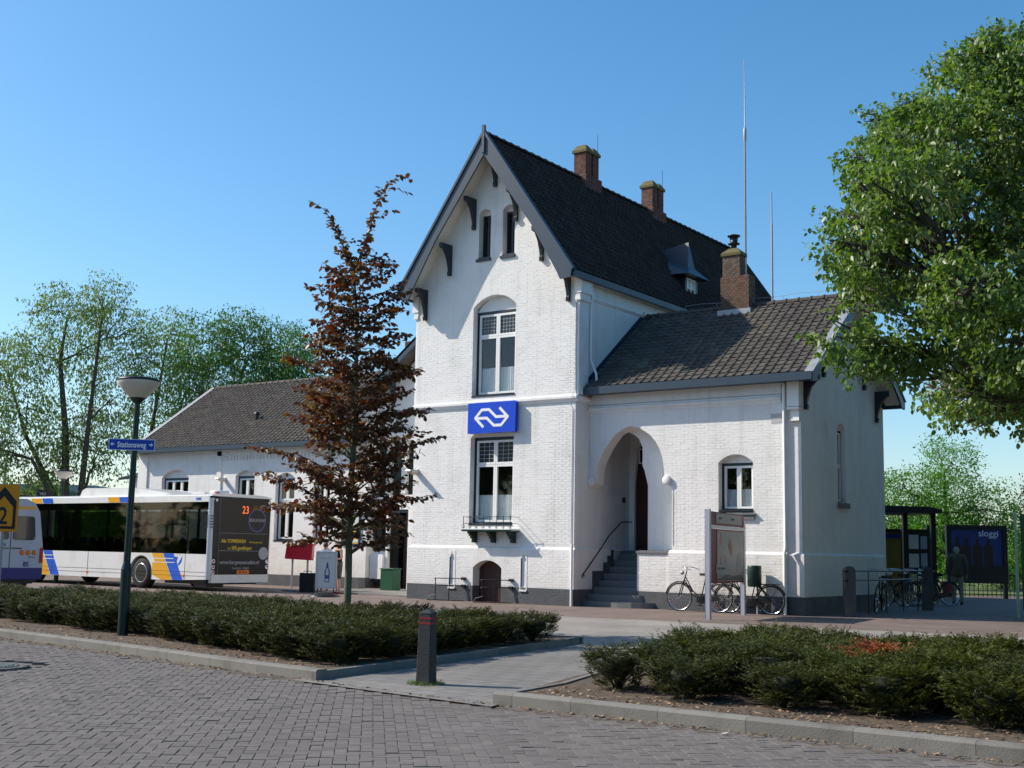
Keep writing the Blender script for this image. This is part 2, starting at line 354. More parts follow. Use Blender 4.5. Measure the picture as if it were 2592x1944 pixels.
def voussoirs(mb, F, u0, u1, vs, va, d, h=.2, m=0):
    w_ = (u1-u0)/2; hh = va-vs; rr = (w_*w_+hh*hh)/(2*hh); c = va-rr; a0 = math.asin(min(1, w_/rr)); um = (u0+u1)/2
    n = max(5, int(2*a0*rr/.066)); a0 += .03
    for i in range(n):
        A = -a0+2*a0*(i+.08)/n; B = -a0+2*a0*(i+.92)/n
        q = [(um+math.sin(x)*r_, c+math.cos(x)*r_) for x, r_ in ((A, rr+.004), (B, rr+.004), (B, rr+h), (A, rr+h))]
        t = .0035*rng.uniform(.6, 1.3)
        P = [W(F, a, b, d) for a, b in q]+[W(F, a, b, d+t) for a, b in q]
        mb.add(P, [(4, 5, 6, 7), (0, 1, 5, 4), (1, 2, 6, 5), (2, 3, 7, 6), (3, 0, 4, 7)], m)

# ================================================================== GROUND
def sheet(name, poly, z, m, kind='structure'):
    mb = MB(); F = (Vector((0, 0, 0)), X_, Y_, Z_); mb.slab(F, [poly], z-.003, z, 0, back=False)
    o = mb.build(name, m); tag(o, kind=kind); return o
g = MB(); g.add([(-600, -400, -.03), (600, -400, -.03), (600, 900, -.03), (-600, 900, -.03)], [(0, 1, 2, 3)]); tag(g.build('ground', 'redpave'), kind='structure')
sheet('bus_lane', [(-70, -10.85), (7.0, -10.85), (7.25, -12.2), (40, -12.2), (40, -1.4), (12.2, -3.0), (5.6, -3.95), (2.4, -4.4), (-18, -4.2), (-70, -4.2)], .002, 'lane')
pv = sheet('pavement', [(-70, -4.2), (-18, -4.2), (2.4, -4.4), (5.6, -3.95), (12.2, -3.0), (40, -1.4), (40, 60), (-70, 60)], .006, 'redpave')
# street: joint bed, herringbone pavers as geometry near the viewer
ap = MB(); ap.add([(-70, -50, -.028), (40, -50, -.028), (40, -17.0, -.028), (-70, -17.0, -.028)], [(0, 1, 2, 3)])
road = ap.build('road', M['joint']); tag(road, kind='structure')
def kerbY(x): # street-side foot of the kerb
    P = [(-60, -14.6), (-6, -15.9), (-2, -16.4), (1, -16.87), (3.9, -17.2), (5.4, -17.42), (7.2, -17.7), (8.35, -17.8), (10.9, -18.1), (40, -18.2)]
    for (a, b), (c, d) in zip(P, P[1:]):
        if x <= c: return b+(d-b)*(x-a)/(c-a)
    return P[-1][1]
DR = Vector((4.62, -19.28)); DRr = .47
PA = R(42.2); ca, sa = math.cos(PA), math.sin(PA); bu = .0885
cand = []
for i in range(-380, 380):
    for j in range(-380, 380):
        t = (i-j) % 4
        if t not in (0, 3): continue
        cx, cy = (i+1, j+.5) if t == 0 else (i+.5, j+1)
        u, v = cx*bu, cy*bu; x = 8+ca*u-sa*v; y = -21+sa*u+ca*v
        if x < -5 or x > 21 or y < -25.5: continue
        if y > kerbY(x)-.17: continue
        if (x-DR.x)**2+(y-DR.y)**2 < (DRr+.16)**2: continue
        cand.append(((x-CAM.x)**2+(y-CAM.y)**2, x, y, t))
fwd_ok = []
def infov(x, y):
    dx, dy = x-CAM.x, y-CAM.y; z_ = dx*f0.x+dy*f0.y; xr = dx*rt.x+dy*rt.y
    return z_ > 6.7 and abs(xr)/z_ < .43
near = sorted([c for c in cand if infov(c[1], c[2])])[:300]; nearset = set((c[1], c[2]) for c in near)
def paver_mesh():
    mb = MB(); a, b, h, e = .0866, .0424, 0.0, .0025
    vs = []
    for (ax, bx, z_) in ((a, b, -.03), (a, b, -e), (a-e, b-e, h)): vs += [(-ax, -bx, z_), (ax, -bx, z_), (ax, bx, z_), (-ax, bx, z_)]
    fs = [(8, 9, 10, 11)]
    for k in (0, 4):
        for q in range(4): r_ = (q+1) % 4; fs.append((k+q, k+r_, k+4+r_, k+4+q))
    mb.add(vs, fs); return mb
pm = paver_mesh(); pme = pm.mesh('paving_brick', 'paver')
big = MB(); pvv = np.array(pm.v)
for (d_, x, y, t) in cand:
    an = PA+(math.pi/2 if t == 3 else 0)+rng.gauss(0, .006); dz = rng.gauss(0, .0018)
    if (x, y) in nearset:
        o = bpy.data.objects.new('paving_brick', pme); COL.objects.link(o); o.location = (x, y, dz); o.rotation_euler = (rng.gauss(0, .006), rng.gauss(0, .006), an); o.parent = road
    else:
        c_, s_ = math.cos(an), math.sin(an); tx, ty = rng.gauss(0, .006), rng.gauss(0, .006)
        q = np.empty_like(pvv); q[:, 0] = x+c_*pvv[:, 0]-s_*pvv[:, 1]; q[:, 1] = y+s_*pvv[:, 0]+c_*pvv[:, 1]; q[:, 2] = pvv[:, 2]+dz+pvv[:, 0]*tx+pvv[:, 1]*ty
        big.add(q.tolist(), pm.f)
o = big.build('paving_bricks', 'paver', road); tag(o, kind='stuff')
# the two header courses along the kerb
hc = MB()
x = -5.0
while x < 21:
    for r_ in (0,):
        y = kerbY(x)-.055-r_*.1
        if not (8.4 < x < 10.9 and False):
            hc.box(x, x+.2, y-.048, y+.048, -.03, rng.gauss(-.002, .0015))
    x += .207
tag(hc.build('gutter_bricks', 'paver', road), kind='stuff')
# street surface beyond the built pavers
sheet('street_far_left', [(-70, -50), (-5.1, -50), (-5.1, -16.2), (-70, -14.6)], -.004, 'lane')
gj = MB()
for q in range(60):
    xa, xb = -5+q*.45, -5+(q+1)*.45
    gj.add([(xa, kerbY(xa)-.21, -.0075), (xb, kerbY(xb)-.21, -.0075), (xb, kerbY(xb)+.13, -.0045), (xa, kerbY(xa)+.13, -.0045)], [(0, 1, 2, 3)])
gjo = gj.build('gutter_dirt', 'soil', road); tag(gjo, kind='stuff')
# drain cover with ring
dc = thing('drain_cover', 'round greenish cast iron cover set into the street bricks', 'drain cover', (DR.x, DR.y, 0))
MB().lathe([(.34, -.03), (.34, .004), (.31, .006), (.30, .002), (0.001, .002)], 36, (DR.x, DR.y, 0)).build('lid', 'cast', dc)
mb = MB()
for k in range(-4, 5):
    yy = k*.062; hw = math.sqrt(max(0, .28**2-yy*yy)); 
    if hw > .05: mb.box(DR.x-hw, DR.x+hw, DR.y+yy-.016, DR.y+yy+.016, .0, .009)
mb.build('rib', 'cast', dc)
mb = MB()
for k in range(30):
    a = 2*math.pi*k/30; A = Matrix.Rotation(a, 3, 'Z')
    P = [A @ Vector(q) for q in ((.35, -.036, 0), (.45, -.045, 0), (.45, .045, 0), (.35, .036, 0))]
    P = [Vector((DR.x+p.x, DR.y+p.y, -.03)) for p in P]+[Vector((DR.x+p.x, DR.y+p.y, rng.gauss(0, .002))) for p in P]
    mb.add(P, [(4, 5, 6, 7), (0, 1, 5, 4), (1, 2, 6, 5), (2, 3, 7, 6), (3, 0, 4, 7)])
tag(mb.build('drain_ring_bricks', 'paver', road), kind='stuff')
# beds, path, kerbs
Lbed = [(x, kerbY(x)+.16) for x in (-40, -6, -2, 1, 3.9, 5.4, 7.2, 8.2)]+[(8.05, -15.8), (7.3, -10.95), (-40, -10.95)]
Rbed = [(10.95, -17.93), (40, -18.03), (40, -12.4), (9.7, -12.4), (10.45, -16.0)]
sheet('soil_bed', Lbed, .085, 'soil'); sheet('soil_bed', Rbed, .085, 'soil')
sheet('path', [(8.15, -17.95), (11.0, -18.25), (10.6, -16.0), (9.6, -12.2), (7.24, -12.2), (7.02, -10.85), (7.0, -10.85), (8.0, -15.8)], .012, 'path')
kb = MB().box(0, .01, 0, .01, -.2, -.19).build('kerb', 'kerb'); tag(kb, kind='structure')
def stone(p, q, wd, h, e=.02):
    p = Vector((*p, 0)); q = Vector((*q, 0)); t = (q-p).normalized(); n = Vector((-t.y, t.x, 0)); L = (q-p).length
    prof = [(0, -.05), (0.0, h-e), (e*.5, h-e*.2), (e*1.4, h), (wd, h), (wd, -.05)]
    vs = []
    for s_ in (.002, L-.002):
        for a, b in prof: vs.append(p+t*s_+n*a+Z_*b)
    k = len(prof); fs = [(i, i+1, i+1+k, i+k) for i in range(k-1)]+[tuple(range(k))[::-1], tuple(range(k, 2*k))]
    mb = MB(); mb.add(vs, fs); o = mb.build('kerb_stone', 'kerb', kb); return o
xs = [-12, -11, -10, -9, -8, -7, -6, -5, -4, -3, -2, -1, 0, 1, 2, 3.0, 3.9, 4.3, 4.75, 5.2, 5.45, 6.4, 7.35, 8.35]
for a, b in zip(xs, xs[1:]): stone((a, kerbY(a)), (b, kerbY(b)), .15, .12)
xs = [10.9, 11.12, 11.75, 12.62, 13.42, 14.3, 15.2, 16.2, 17.2, 18.2, 19.2, 20.2]
for a, b in zip(xs, xs[1:]): stone((a, kerbY(a)), (b, kerbY(b)), .15, .12)
for P in ([(8.35, -17.8), (8.22, -16.8), (8.1, -15.8), (7.95, -14.8), (7.8, -13.8), (7.62, -12.8), (7.45, -11.9), (7.3, -11.0)], ):
    for a, b in zip(P, P[1:]): stone(a, b, .06, .10, .008)
P = [(9.85, -12.8), (10.07, -13.8), (10.3, -14.8), (10.5, -15.8), (10.78, -16.8), (10.9, -17.95)]
for a, b in zip(P, P[1:]): stone(a, b, .06, .10, .008)
for a in range(-12, 8): stone((a+.3, -10.9), (a-.7, -10.9), .06, .10, .008)
# debris on the beds and along the gutter
db = MB()
for _ in range(5200):
    if rng.random() < .35:
        x = rng.uniform(-3, 19); y = kerbY(x)-abs(rng.gauss(0, .045))-.01; z = .006
        if 8.4 < x < 10.9: y -= .0
    elif rng.random() < .5: x = rng.uniform(-3, 8.1); y = kerbY(x)+.2+abs(rng.gauss(0, .5)); z = .09
    else: x = rng.uniform(11, 17); y = kerbY(x)+.2+abs(rng.gauss(0, .6)); z = .09
    s_ = rng.uniform(.006, .022); a = rng.uniform(0, 6.28); e1 = Vector((math.cos(a), math.sin(a), rng.uniform(-.5, .5)))*s_; e2 = Vector((-math.sin(a), math.cos(a), rng.uniform(-.5, .6)))*s_*rng.uniform(.4, 1)
    c = Vector((x, y, z+s_*.4)); db.add([c-e1, c+e2, c+e1, c-e2], [(0, 1, 2, 3)])
tag(db.build('leaf_litter', 'chip'), kind='stuff')
# ================================================================== STATION
ST = thing('station_building', 'white painted brick railway station with steep gabled tower and dark tiled roofs', 'station', (-3, 3, 0))
AX = -2.76
TW0, TW1 = -5.56, .05
# ---- tower front
F = FR(0)
gable = [(TW0, 1.47), (TW1, 1.47), (TW1, 8.95), (AX, 12.95), (TW0, 8.95)]
holes_t = [seg_arch(-3.47, -1.97, 5.70, 8.28, 8.60), seg_arch(-3.47, -1.97, 2.09, 4.55, 4.86), seg_arch(-3.34, -2.92, 9.70, 11.02, 11.17, 6), seg_arch(-2.49, -2.07, 9.70, 11.02, 11.17, 6)]
def niche(u): return [(u-.09, .38), (u+.09, .38), (u+.09, 1.22), (u+.05, 1.22), (u+.05, 1.29), (u+.02, 1.29), (u+.02, 1.36), (u-.02, 1.36), (u-.02, 1.29), (u-.05, 1.29), (u-.05, 1.22), (u-.09, 1.22)]
door_b = seg_arch(-3.24, -2.26, 0.0, .93, 1.14)
wall = MB(); wall.slab(F, [gable]+holes_t, -.35, 0)
FP = FR(-.06)
pl_low = [(-5.62, 0.0), (-3.24, 0.0), (-3.24, .44), (-5.62, .44)]
wall.slab(FP, [[(-5.62, .44), (-3.24, .44), (-3.24, .93)]+list(reversed(door_b[2:-1]))[:0]+[(-3.24, .93)][:0]+[p for p in reversed(door_b[2:])][1:-1]+[(-2.26, .93), (-2.26, .44), (.11, .44), (.11, 1.47), (-5.62, 1.47)], niche(-3.98)[0:0] or niche(-3.98)[::1] if False else rect(-4.07, -3.89, .45, 1.3), rect(-1.61, -1.43, .45, 1.3)], -.40, 0)
# sloped ledge on top of the plinth
wall.add([(-5.62, -.06, 1.47), (.11, -.06, 1.47), (.06, .0, 1.53), (-5.56, .0, 1.53), (.11, 14.9, 1.47), (.05, 14.9, 1.53)], [(0, 1, 2, 3), (1, 4, 5, 2)])
# right side wall of the tower (faces the wing)
FS = FX(TW1)
wall.slab(FS, [rect(.35, 15.5, 0.44, 8.78)], -.35, 0)
wall.slab(FX(-5.21), [rect(.35, 15.5, 0.0, 8.78)], -.35, 0)
wall.slab(FR(15.5), [[(TW0+.35, 0), (TW1-.35, 0), (TW1-.35, 8.78), (AX, 12.7), (TW0+.35, 8.78)]], -.3, 0)
wallo = wall.build('wall', 'white', ST)
nb = MB(); 
tb = courses([gable]+holes_t, 1.56, 12.7)
tb = [b for b in tb if not (5.37 < b[3] and b[2] < 5.62)]
bp_ = courses([rect(-5.62, .11, .0, 1.47), door_b, rect(-4.09, -3.87, .37, 1.36), rect(-1.63, -1.41, .37, 1.36)], .45, 1.46)
# 300 of the nearest bricks as objects of their own
tb.sort(key=lambda b: (b[0]-CAM.x)**2+((b[2]+b[3])/2-1.4)**2)
bme = {}
def brick_obj(b, F, d, name='brick', m='white'):
    w_ = round(b[1]-b[0], 3); h_ = round(b[3]-b[2], 3); k = (w_, h_, m)
    if k not in bme:
        q = MB(); e1 = .0025; a, c = w_/2, h_/2
        q.add([(-a, 0, -c), (a, 0, -c), (a, 0, c), (-a, 0, c), (-a+e1, -.005, -c+e1), (a-e1, -.005, -c+e1), (a-e1, -.005, c-e1), (-a+e1, -.005, c-e1)], [(4, 5, 6, 7), (0, 1, 5, 4), (1, 2, 6, 5), (2, 3, 7, 6), (3, 0, 4, 7)]); bme[k] = q.mesh('brick', m)
    o = bpy.data.objects.new(name, bme[k]); COL.objects.link(o); p = W(F, (b[0]+b[1])/2, (b[2]+b[3])/2, d)
    o.location = p; o.rotation_euler = (rng.gauss(0, .004), 0, rng.gauss(0, .004)); setp(o, wallo)
for b in tb[:300]: brick_obj(b, F, 0)
bricks_into(nb, F, tb[300:], 0)
bricks_into(nb, FP, bp_, 0)
for (a, b, vs_, va_) in ((-3.47, -1.97, 8.28, 8.60), (-3.34, -2.92, 11.02, 11.17), (-2.49, -2.07, 11.02, 11.17)): voussoirs(nb, F, a, b, vs_, va_, 0, .21)
voussoirs(nb, FP, -3.24, -2.26, .93, 1.14, 0, .2)
bricks_into(nb, FS, courses([[(.4, .5), (3.6, .5), (3.6, 8.7), (.4, 8.7)]], 1.6, 8.25), 0)
bricks_into(nb, FS, courses([rect(3.6, 10, 8.0, 8.7)], 8.0, 8.25), 0)
# dark plinth of the tower
pl = MB()
pl.slab(FP, [[(-5.62, 0), (-3.24, 0), (-3.24, .44), (-5.62, .44)]], -.4, .003)
pl.slab(FP, [[(-2.26, 0), (.113, 0), (.113, .44), (-2.26, .44)]], -.4, .003)
pl.slab(FX(.11), [rect(.34, .82, 0, .44)], -.5, 0)
plb = courses([rect(-5.62, .11, 0, .44), door_b, rect(-4.09, -3.87, .3, .46), rect(-1.63, -1.41, .3, .46)], .01, .44)
bricks_into(pl, FP, plb, .003)
pl.build('plinth', 'plinth', ST); pl = MB()
# white side plinth along the stairs, stepping dark band
stp = [(.34, 0), (1.9, 0), (1.9, 1.49), (1.76, 1.49), (1.76, 1.33), (1.57, 1.33), (1.57, 1.15), (1.36, 1.15), (1.36, .92), (.81, .92), (.81, .44), (.34, .44)]
pl.slab(FX(.112), [stp], -.2, .006); pl.build('stair_band', 'plinth', ST)
wmb = MB(); wmb.slab(FX(.11), [[(.34, .44), (.81, .44), (.81, .92), (1.36, .92), (1.36, 1.15), (1.57, 1.15), (1.57, 1.33), (1.76, 1.33), (1.76, 1.47), (.34, 1.47)]], -.2, 0); wmb.build('stair_side_wall', 'white', ST)
# niches
for u in (-3.98, -1.52):
    ni = MB(); ni.slab(FP, [rect(u-.12, u+.12, .36, 1.42)], -.2, -.035); ni.slab(FP, [rect(u-.12, u+.12, .36, 1.40), niche(u)], -.034, .0095); ni.box(u-.12, u+.12, -.10, -.0, .335, .375); ni.build('niche', 'smooth', ST)
# belt course, cornices
bc = MB()
def moulding(mb, p0, p1, n, prof):
    p0, p1, n = Vector(p0), Vector(p1), Vector(n); k = len(prof); vs = [p+n*a+Z_*b for p in (p0, p1) for a, b in prof]
    mb.add(vs, [(i, i+1, i+1+k, i+k) for i in range(k-1)]+[(k-1, 0, k, 2*k-1), tuple(reversed(range(k))), tuple(range(k, 2*k))])
PR = [(-.02, 0), (.03, .0), (.05, .05), (.09, .09), (.09, .15), (0, .19), (-.02, .19)]
moulding(bc, (TW0-.05, 0, 5.40), (TW1+.07, 0, 5.40), (0, -1, 0), PR)
moulding(bc, (TW1, 0.0, 5.40), (TW1, .68, 5.40), (1, 0, 0), PR)
PR2 = [(-.02, 0), (.02, 0), (.035, .03), (.06, .05), (.06, .09), (-.02, .11)]
moulding(bc, (TW1, .1, 8.26), (TW1, 12, 8.26), (1, 0, 0), PR2)
bc.build('belt_course', 'smooth', ST)
# corner kneelers and pilaster strips of the tower
for sx in (1, -1):
    kn = MB()
    x0 = TW1 if sx == 1 else TW0
    kn.box(min(x0, x0+sx*.07), max(x0, x0+sx*.07), .02, .5, 5.6, 8.16)
    kn.box(min(x0-sx*.05, x0+sx*.17), max(x0-sx*.05, x0+sx*.17), -.05, .52, 8.36, 8.8)
    kn.box(min(x0-sx*.04, x0+sx*.12), max(x0-sx*.04, x0+sx*.12), -.03, .50, 8.22, 8.36)
    kn.box(min(x0-sx*.03, x0+sx*.14), max(x0-sx*.03, x0+sx*.14), -.04, .51, 8.16, 8.22); kn.build('kneeler', 'smooth', ST)


# ---- roof helper
def tile_mesh(tw, te):
    prof = [(0, .006), (.05, .03), (.14, .036), (.24, .026), (.32, .006), (.62, .0), (.98, .006)]
    mb = MB(); vs = []
    for (v, z_) in ((-.0, .030), (te*1.12, .004)):
        for a, b in prof: vs.append((a*tw, v, b+z_))
    for a, b in prof: vs.append((a*tw, -.004, b+z_*0+.004))
    k = len(prof)
    mb.add(vs, [(i, i+1, i+1+k, i+k) for i in range(k-1)]+[(i, i+2*k, i+1+2*k, i+1) for i in range(k-1)])
    return mb
def tile_roof(parent, O, U, V, width, length, tw, te, m, clip=None, nind=0, indkey=None):
    N = U.cross(V).normalized(); tm = tile_mesh(tw, te); tv = np.array(tm.v); A = np.array([list(U), list(V), list(N)]).T
    cols = int(width/tw); rows = int(length/te); tw_ = width/cols; te_ = length/rows
    lst = []
    for r_ in range(rows):
        for c in range(cols):
            p = O+U*(c*tw_)+V*(r_*te_)
            if clip and clip(c*tw_+tw_/2, r_*te_+te_/2, p): continue
            lst.append((p, r_, c))
    ind = []
    if nind: lst.sort(key=lambda q: (q[0]-CAM).length if indkey is None else indkey(q)); ind = lst[:nind]; lst = lst[nind:]
    big = MB()
    for p, r_, c in lst:
        j_ = rng.gauss(0, .003); q = tv.copy(); q[:, 2] += j_; q[:, 0] += rng.gauss(0, .0015)
        big.add((q @ A.T+np.array(p)).tolist(), tm.f)
    ro = big.build('roof_tiles', m, parent); tag(ro, kind='stuff')
    me = tm.mesh('roof_tile', m) if ind else None
    for p, r_, c in ind:
        o = bpy.data.objects.new('roof_tile', me); COL.objects.link(o)
        Mx = Matrix(((U.x, V.x, N.x, p.x), (U.y, V.y, N.y, p.y), (U.z, V.z, N.z, p.z+rng.gauss(0, .003)), (0, 0, 0, 1)))
        o.matrix_world = Mx; setp(o, parent); o.matrix_world = Mx
    return ro
def ridge_tiles(parent, p0, p1, m, L=.36, r_=.105):
    p0, p1 = Vector(p0), Vector(p1); n = int((p1-p0).length/L); t = (p1-p0).normalized(); mb0 = None
    side = t.cross(Z_).normalized()
    for i in range(n):
        mb = MB(); vs = []; seg = 7
        for (s_, rr) in ((0, r_*1.18), (L*.12, r_*1.18), (L*.13, r_), (L*1.0, r_*.98)):
            for k in range(seg+1):
                a = math.pi*k/seg; vs.append(p0+t*(i*L+s_)+side*(math.cos(a)*rr)+Z_*(math.sin(a)*rr*.95-.01))
        k = seg+1; mb.add(vs, [(j*k+q, j*k+q+1, (j+1)*k+q+1, (j+1)*k+q) for j in range(3) for q in range(seg)]+[tuple(range(k))])
        mb.build('ridge_tile', m, parent)
# ---- tower roof
TR = ST
y0, y1 = -.58, 15.9
ez, ex = 8.92, 3.0
dirE = Vector((-ex, 0, 13.16-ez)); LE = dirE.length; dirE.normalize()
dirW = Vector((ex, 0, 13.16-ez)).normalized()
rf = MB()
NE = Vector((dirE.z, 0, -dirE.x)); NW = Vector((-dirW.z, 0, dirW.x))
for sx in (1, -1):
    e = Vector((AX+sx*ex, 0, ez)); a = Vector((AX, 0, 13.16)); n = Vector((sx*(13.16-ez), 0, ex)).normalized()
    for q0, q1, mm in ((0, -.05, 0),):
        P = [e+Y_*y0, e+Y_*y1, a+Y_*y1, a+Y_*y0]; Q = [p-n*.1 for p in P]
        rf.add(P+Q, [(0, 1, 2, 3), (4, 7, 6, 5), (0, 4, 5, 1), (3, 2, 6, 7), (0, 3, 7, 4), (1, 5, 6, 2)], 0)
tro = rf.build('roof', 'tile_shaded', ST)
sf = MB()
for sx in (1, -1):
    e = Vector((AX+sx*(ex-.05), 0, ez-.16)); a = Vector((AX, 0, 13.16-.2)); n = Vector((sx*(13.16-ez), 0, ex)).normalized()
    for yy0, yy1 in ((y0+.03, .0),):
        P = [e+Y_*yy0, e+Y_*yy1, a+Y_*yy1, a+Y_*yy0]; Q = [p-n*.03 for p in P]
        sf.add(P+Q, [(0, 1, 2, 3), (4, 7, 6, 5), (0, 4, 5, 1), (3, 2, 6, 7), (0, 3, 7, 4), (1, 5, 6, 2)])
sf.build('soffit', 'soffit', ST)
for sx in (1, -1):
    if sx == 1: O = Vector((AX+ex+.03, y0+.05, ez-.02)); U, V = Y_, dirE
    else: O = Vector((AX-ex-.03, y1-.05, ez-.02)); U, V = -Y_, dirW
    tile_roof(tro, O, U, V, y1-y0-.1, LE, .235, .215, 'tile_shaded')
ridge_tiles(tro, (AX, y0+.1, 13.17), (AX, y1, 13.17), 'tile_shaded')
# barge boards
FB = FR(-.58)
for sx in (1, -1):
    bb = MB()
    L = [(AX, 13.26), (AX+sx*3.03, 8.93), (AX+sx*3.0, 8.66), (AX+sx*2.66, 8.64), (AX+sx*2.55, 8.86), (AX+sx*1.7, 10.27), (AX, 12.56)]
    if sx == -1: L = L[::-1]
    bb.slab(FB, [L], 0, .05)
    L2 = [(AX, 13.30), (AX+sx*3.1, 8.90), (AX+sx*3.06, 8.84), (AX, 13.18)]
    bb.slab(FB, [L2 if sx == 1 else L2[::-1]], -.06, .09); bb.build('barge_board', 'trim', ST)
bb = MB(); bb.box(AX-.045, AX+.045, -.68, -.6, 12.6, 13.42); bb.build('gable_finial', 'trim', ST)
for y_ in (y1-.02,):
    for sx in (1, -1):
        bb = MB()
        L = [(AX, 13.26), (AX+sx*3.03, 8.93), (AX+sx*2.66, 8.64), (AX, 12.56)]
        bb.slab(FR(y_), [L if sx == 1 else L[::-1]], -.05, 0); bb.build('barge_board', 'trim', ST)
def bracket(mb, u, vtop, F, h=.88, d=.5, t=.1):
    prof = [(0, 0), (.09, -.02), (.11, .09), (.075, .14), (.11, .3), (.2, .55), (.34, h-.16), (d, h-.13), (d, h), (0, h)]
    O, U, V, N = F; vs = [W(F, u+s_, vtop-h+b, a) for s_ in (-t/2, t/2) for a, b in prof]; k = len(prof)
    mb.add(vs, [(i, (i+1) % k, (i+1) % k+k, i+k) for i in range(k)])
    tr = tessellate_polygon([[Vector((a, b, 0)) for a, b in prof]])
    for t_ in tr: mb.add([vs[i] for i in t_], [(0, 1, 2)]); mb.add([vs[i+k] for i in t_], [(0, 2, 1)])
for (u, vt) in ((-5.24, 9.0), (-4.36, 10.24), (-3.5, 11.5), (-2.76, 12.62), (-2.0, 11.54), (-1.1, 10.28), (-.2, 9.05)):
    mb = MB(); bracket(mb, u, vt, F, .9 if abs(u-AX) > .1 else .85); mb.build('bracket', 'dark', ST)
# gutter on the right eave
gt = MB(); gt.box(.19, .34, y0+.02, y1, 8.70, 8.86); gt.build('gutter', 'trim', ST)
gt = MB(); gt.box(-5.86, -5.71, y0+.02, y1, 8.70, 8.86); gt.build('gutter', 'trim', ST)
mb = MB(); mb.box(.052, .2, .0, y1-.3, 8.72, 8.78); mb.build('eave_soffit', 'soffit', ST)

# ---- windows
def window(parent, F, u0, u1, v0, vs, va, cols=2, trans=None, fr=.09, wf=.06, rev=.2, framem='dark', curtain=.33, lead=False, sillh=.1, sillm='dark', casem='frame', leadcols=5):
    o_ = MB(); vt = vs+.0
    o_.slab(F, [rect(u0, u1, v0, vt-.0), rect(u0+fr, u1-fr, v0+fr*.8, vt-fr)], -rev-.08, -rev)
    wo = o_.build('window', framem, parent)
    if va > vs+.02:
        ty = MB(); L = seg_arch(u0, u1, vs, vs+.001, va); ty.slab(F, [L], -rev-.08, -rev-.004); ty.build('tympanum', 'smooth', wo)
    a, b, c, d = u0+fr, u1-fr, v0+fr*.8, vt-fr
    us = [a+(b-a)*i/cols for i in range(cols+1)]
    vsx = [c, d] if not trans else [c, trans, d]
    for j in range(len(vsx)-1):
        for i in range(cols):
            cm = MB(); e = wf
            x0, x1, z0, z1 = us[i]+.003, us[i+1]-.003, vsx[j]+.003, vsx[j+1]-.003
            cm.slab(F, [rect(x0, x1, z0, z1), rect(x0+e, x1-e, z0+e, z1-e)], -rev-.05, -rev+.012); cm.build('casement', casem, wo)
            pn = MB(); top = (j == len(vsx)-2) and trans and lead
            pn.slab(F, [rect(x0+e, x1-e, z0+e, z1-e)], -rev-.035, -rev-.028); pn.build('pane', 'leadglass' if top else 'glass', wo)
            if top:
                ld = MB(); nx, nz = leadcols, 5
                for q in range(1, nx): uu_ = x0+e+(x1-x0-2*e)*q/nx; ld.slab(F, [rect(uu_-.006, uu_+.006, z0+e, z1-e)], -rev-.03, -rev-.018)
                for q in range(1, nz): zz_ = z0+e+(z1-z0-2*e)*q/nz; ld.slab(F, [rect(x0+e, x1-e, zz_-.006, zz_+.006)], -rev-.0298, -rev-.019)
                ld.build('lead_bars', 'zinc', wo)
            if curtain and j == 0:
                ct = MB(); n = 26; hh = (d-c)*curtain; vs_ = []
                for q in range(n+1):
                    uu_ = x0+e*.5+(x1-x0-e)*q/n; dd = -rev-.10-.018*math.sin(q*1.9)
                    vs_ += [W(F, uu_, z0+.02, dd), W(F, uu_, z0+hh+.012*math.sin(q*2.4), dd)]
                ct.add(vs_, [(2*q, 2*q+2, 2*q+3, 2*q+1) for q in range(n)]); ct.build('curtain', 'lace', wo)
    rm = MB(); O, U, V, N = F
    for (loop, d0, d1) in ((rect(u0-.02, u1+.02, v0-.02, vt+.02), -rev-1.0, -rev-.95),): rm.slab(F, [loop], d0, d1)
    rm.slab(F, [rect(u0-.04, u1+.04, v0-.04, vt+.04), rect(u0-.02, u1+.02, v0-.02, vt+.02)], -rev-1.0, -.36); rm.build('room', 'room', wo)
    sl_ = MB(); sl_.slab(F, [rect(u0-.0, u1+.0, v0-sillh*.2, v0+.02)], -rev, .02)
    sl_.build('sill', sillm, wo)
    return wo
window(ST, F, -3.47, -1.97, 5.72, 8.18, 8.60, 2, 7.45, lead=True, sillh=.12)
# upper and lower tower windows
window(ST, F, -3.47, -1.97, 2.12, 4.57, 4.86, 2, 3.80, lead=True, sillh=.12, leadcols=3)
for (a, b) in ((-3.34, -2.92), (-2.49, -2.07)):
    wo = window(ST, F, a, b, 9.72, 11.02, 11.17, 2, None, fr=.035, wf=.025, curtain=0, casem='dark')
    s_ = MB(); s_.slab(F, [rect(a-.06, b+.03, 9.62, 9.70)], -.0, .05); s_.build('sill', 'dark', wo)
# basement door
bd = MB(); bd.slab(FP, [[(u, v) for u, v in seg_arch(-3.24, -2.26, 0, .93, 1.14)]], -.34, -.30); bdo = bd.build('basement_door', 'door', ST)
mb = MB()
for k in range(1, 7): mb.slab(FP, [rect(-3.24+k*.14-.004, -3.24+k*.14+.004, .02, .98)], -.3, -.296)
mb.build('plank_joints', 'blackpaint', bdo)
rv = MB(); rv.slab(FX(-3.243), [rect(-.06, .3, 0, .44)], -.02, .002)
rv.slab(FX(-2.257), [rect(-.06, .3, 0, .44)], -.002, .02); rv.build('door_reveal', 'plinth', bdo)
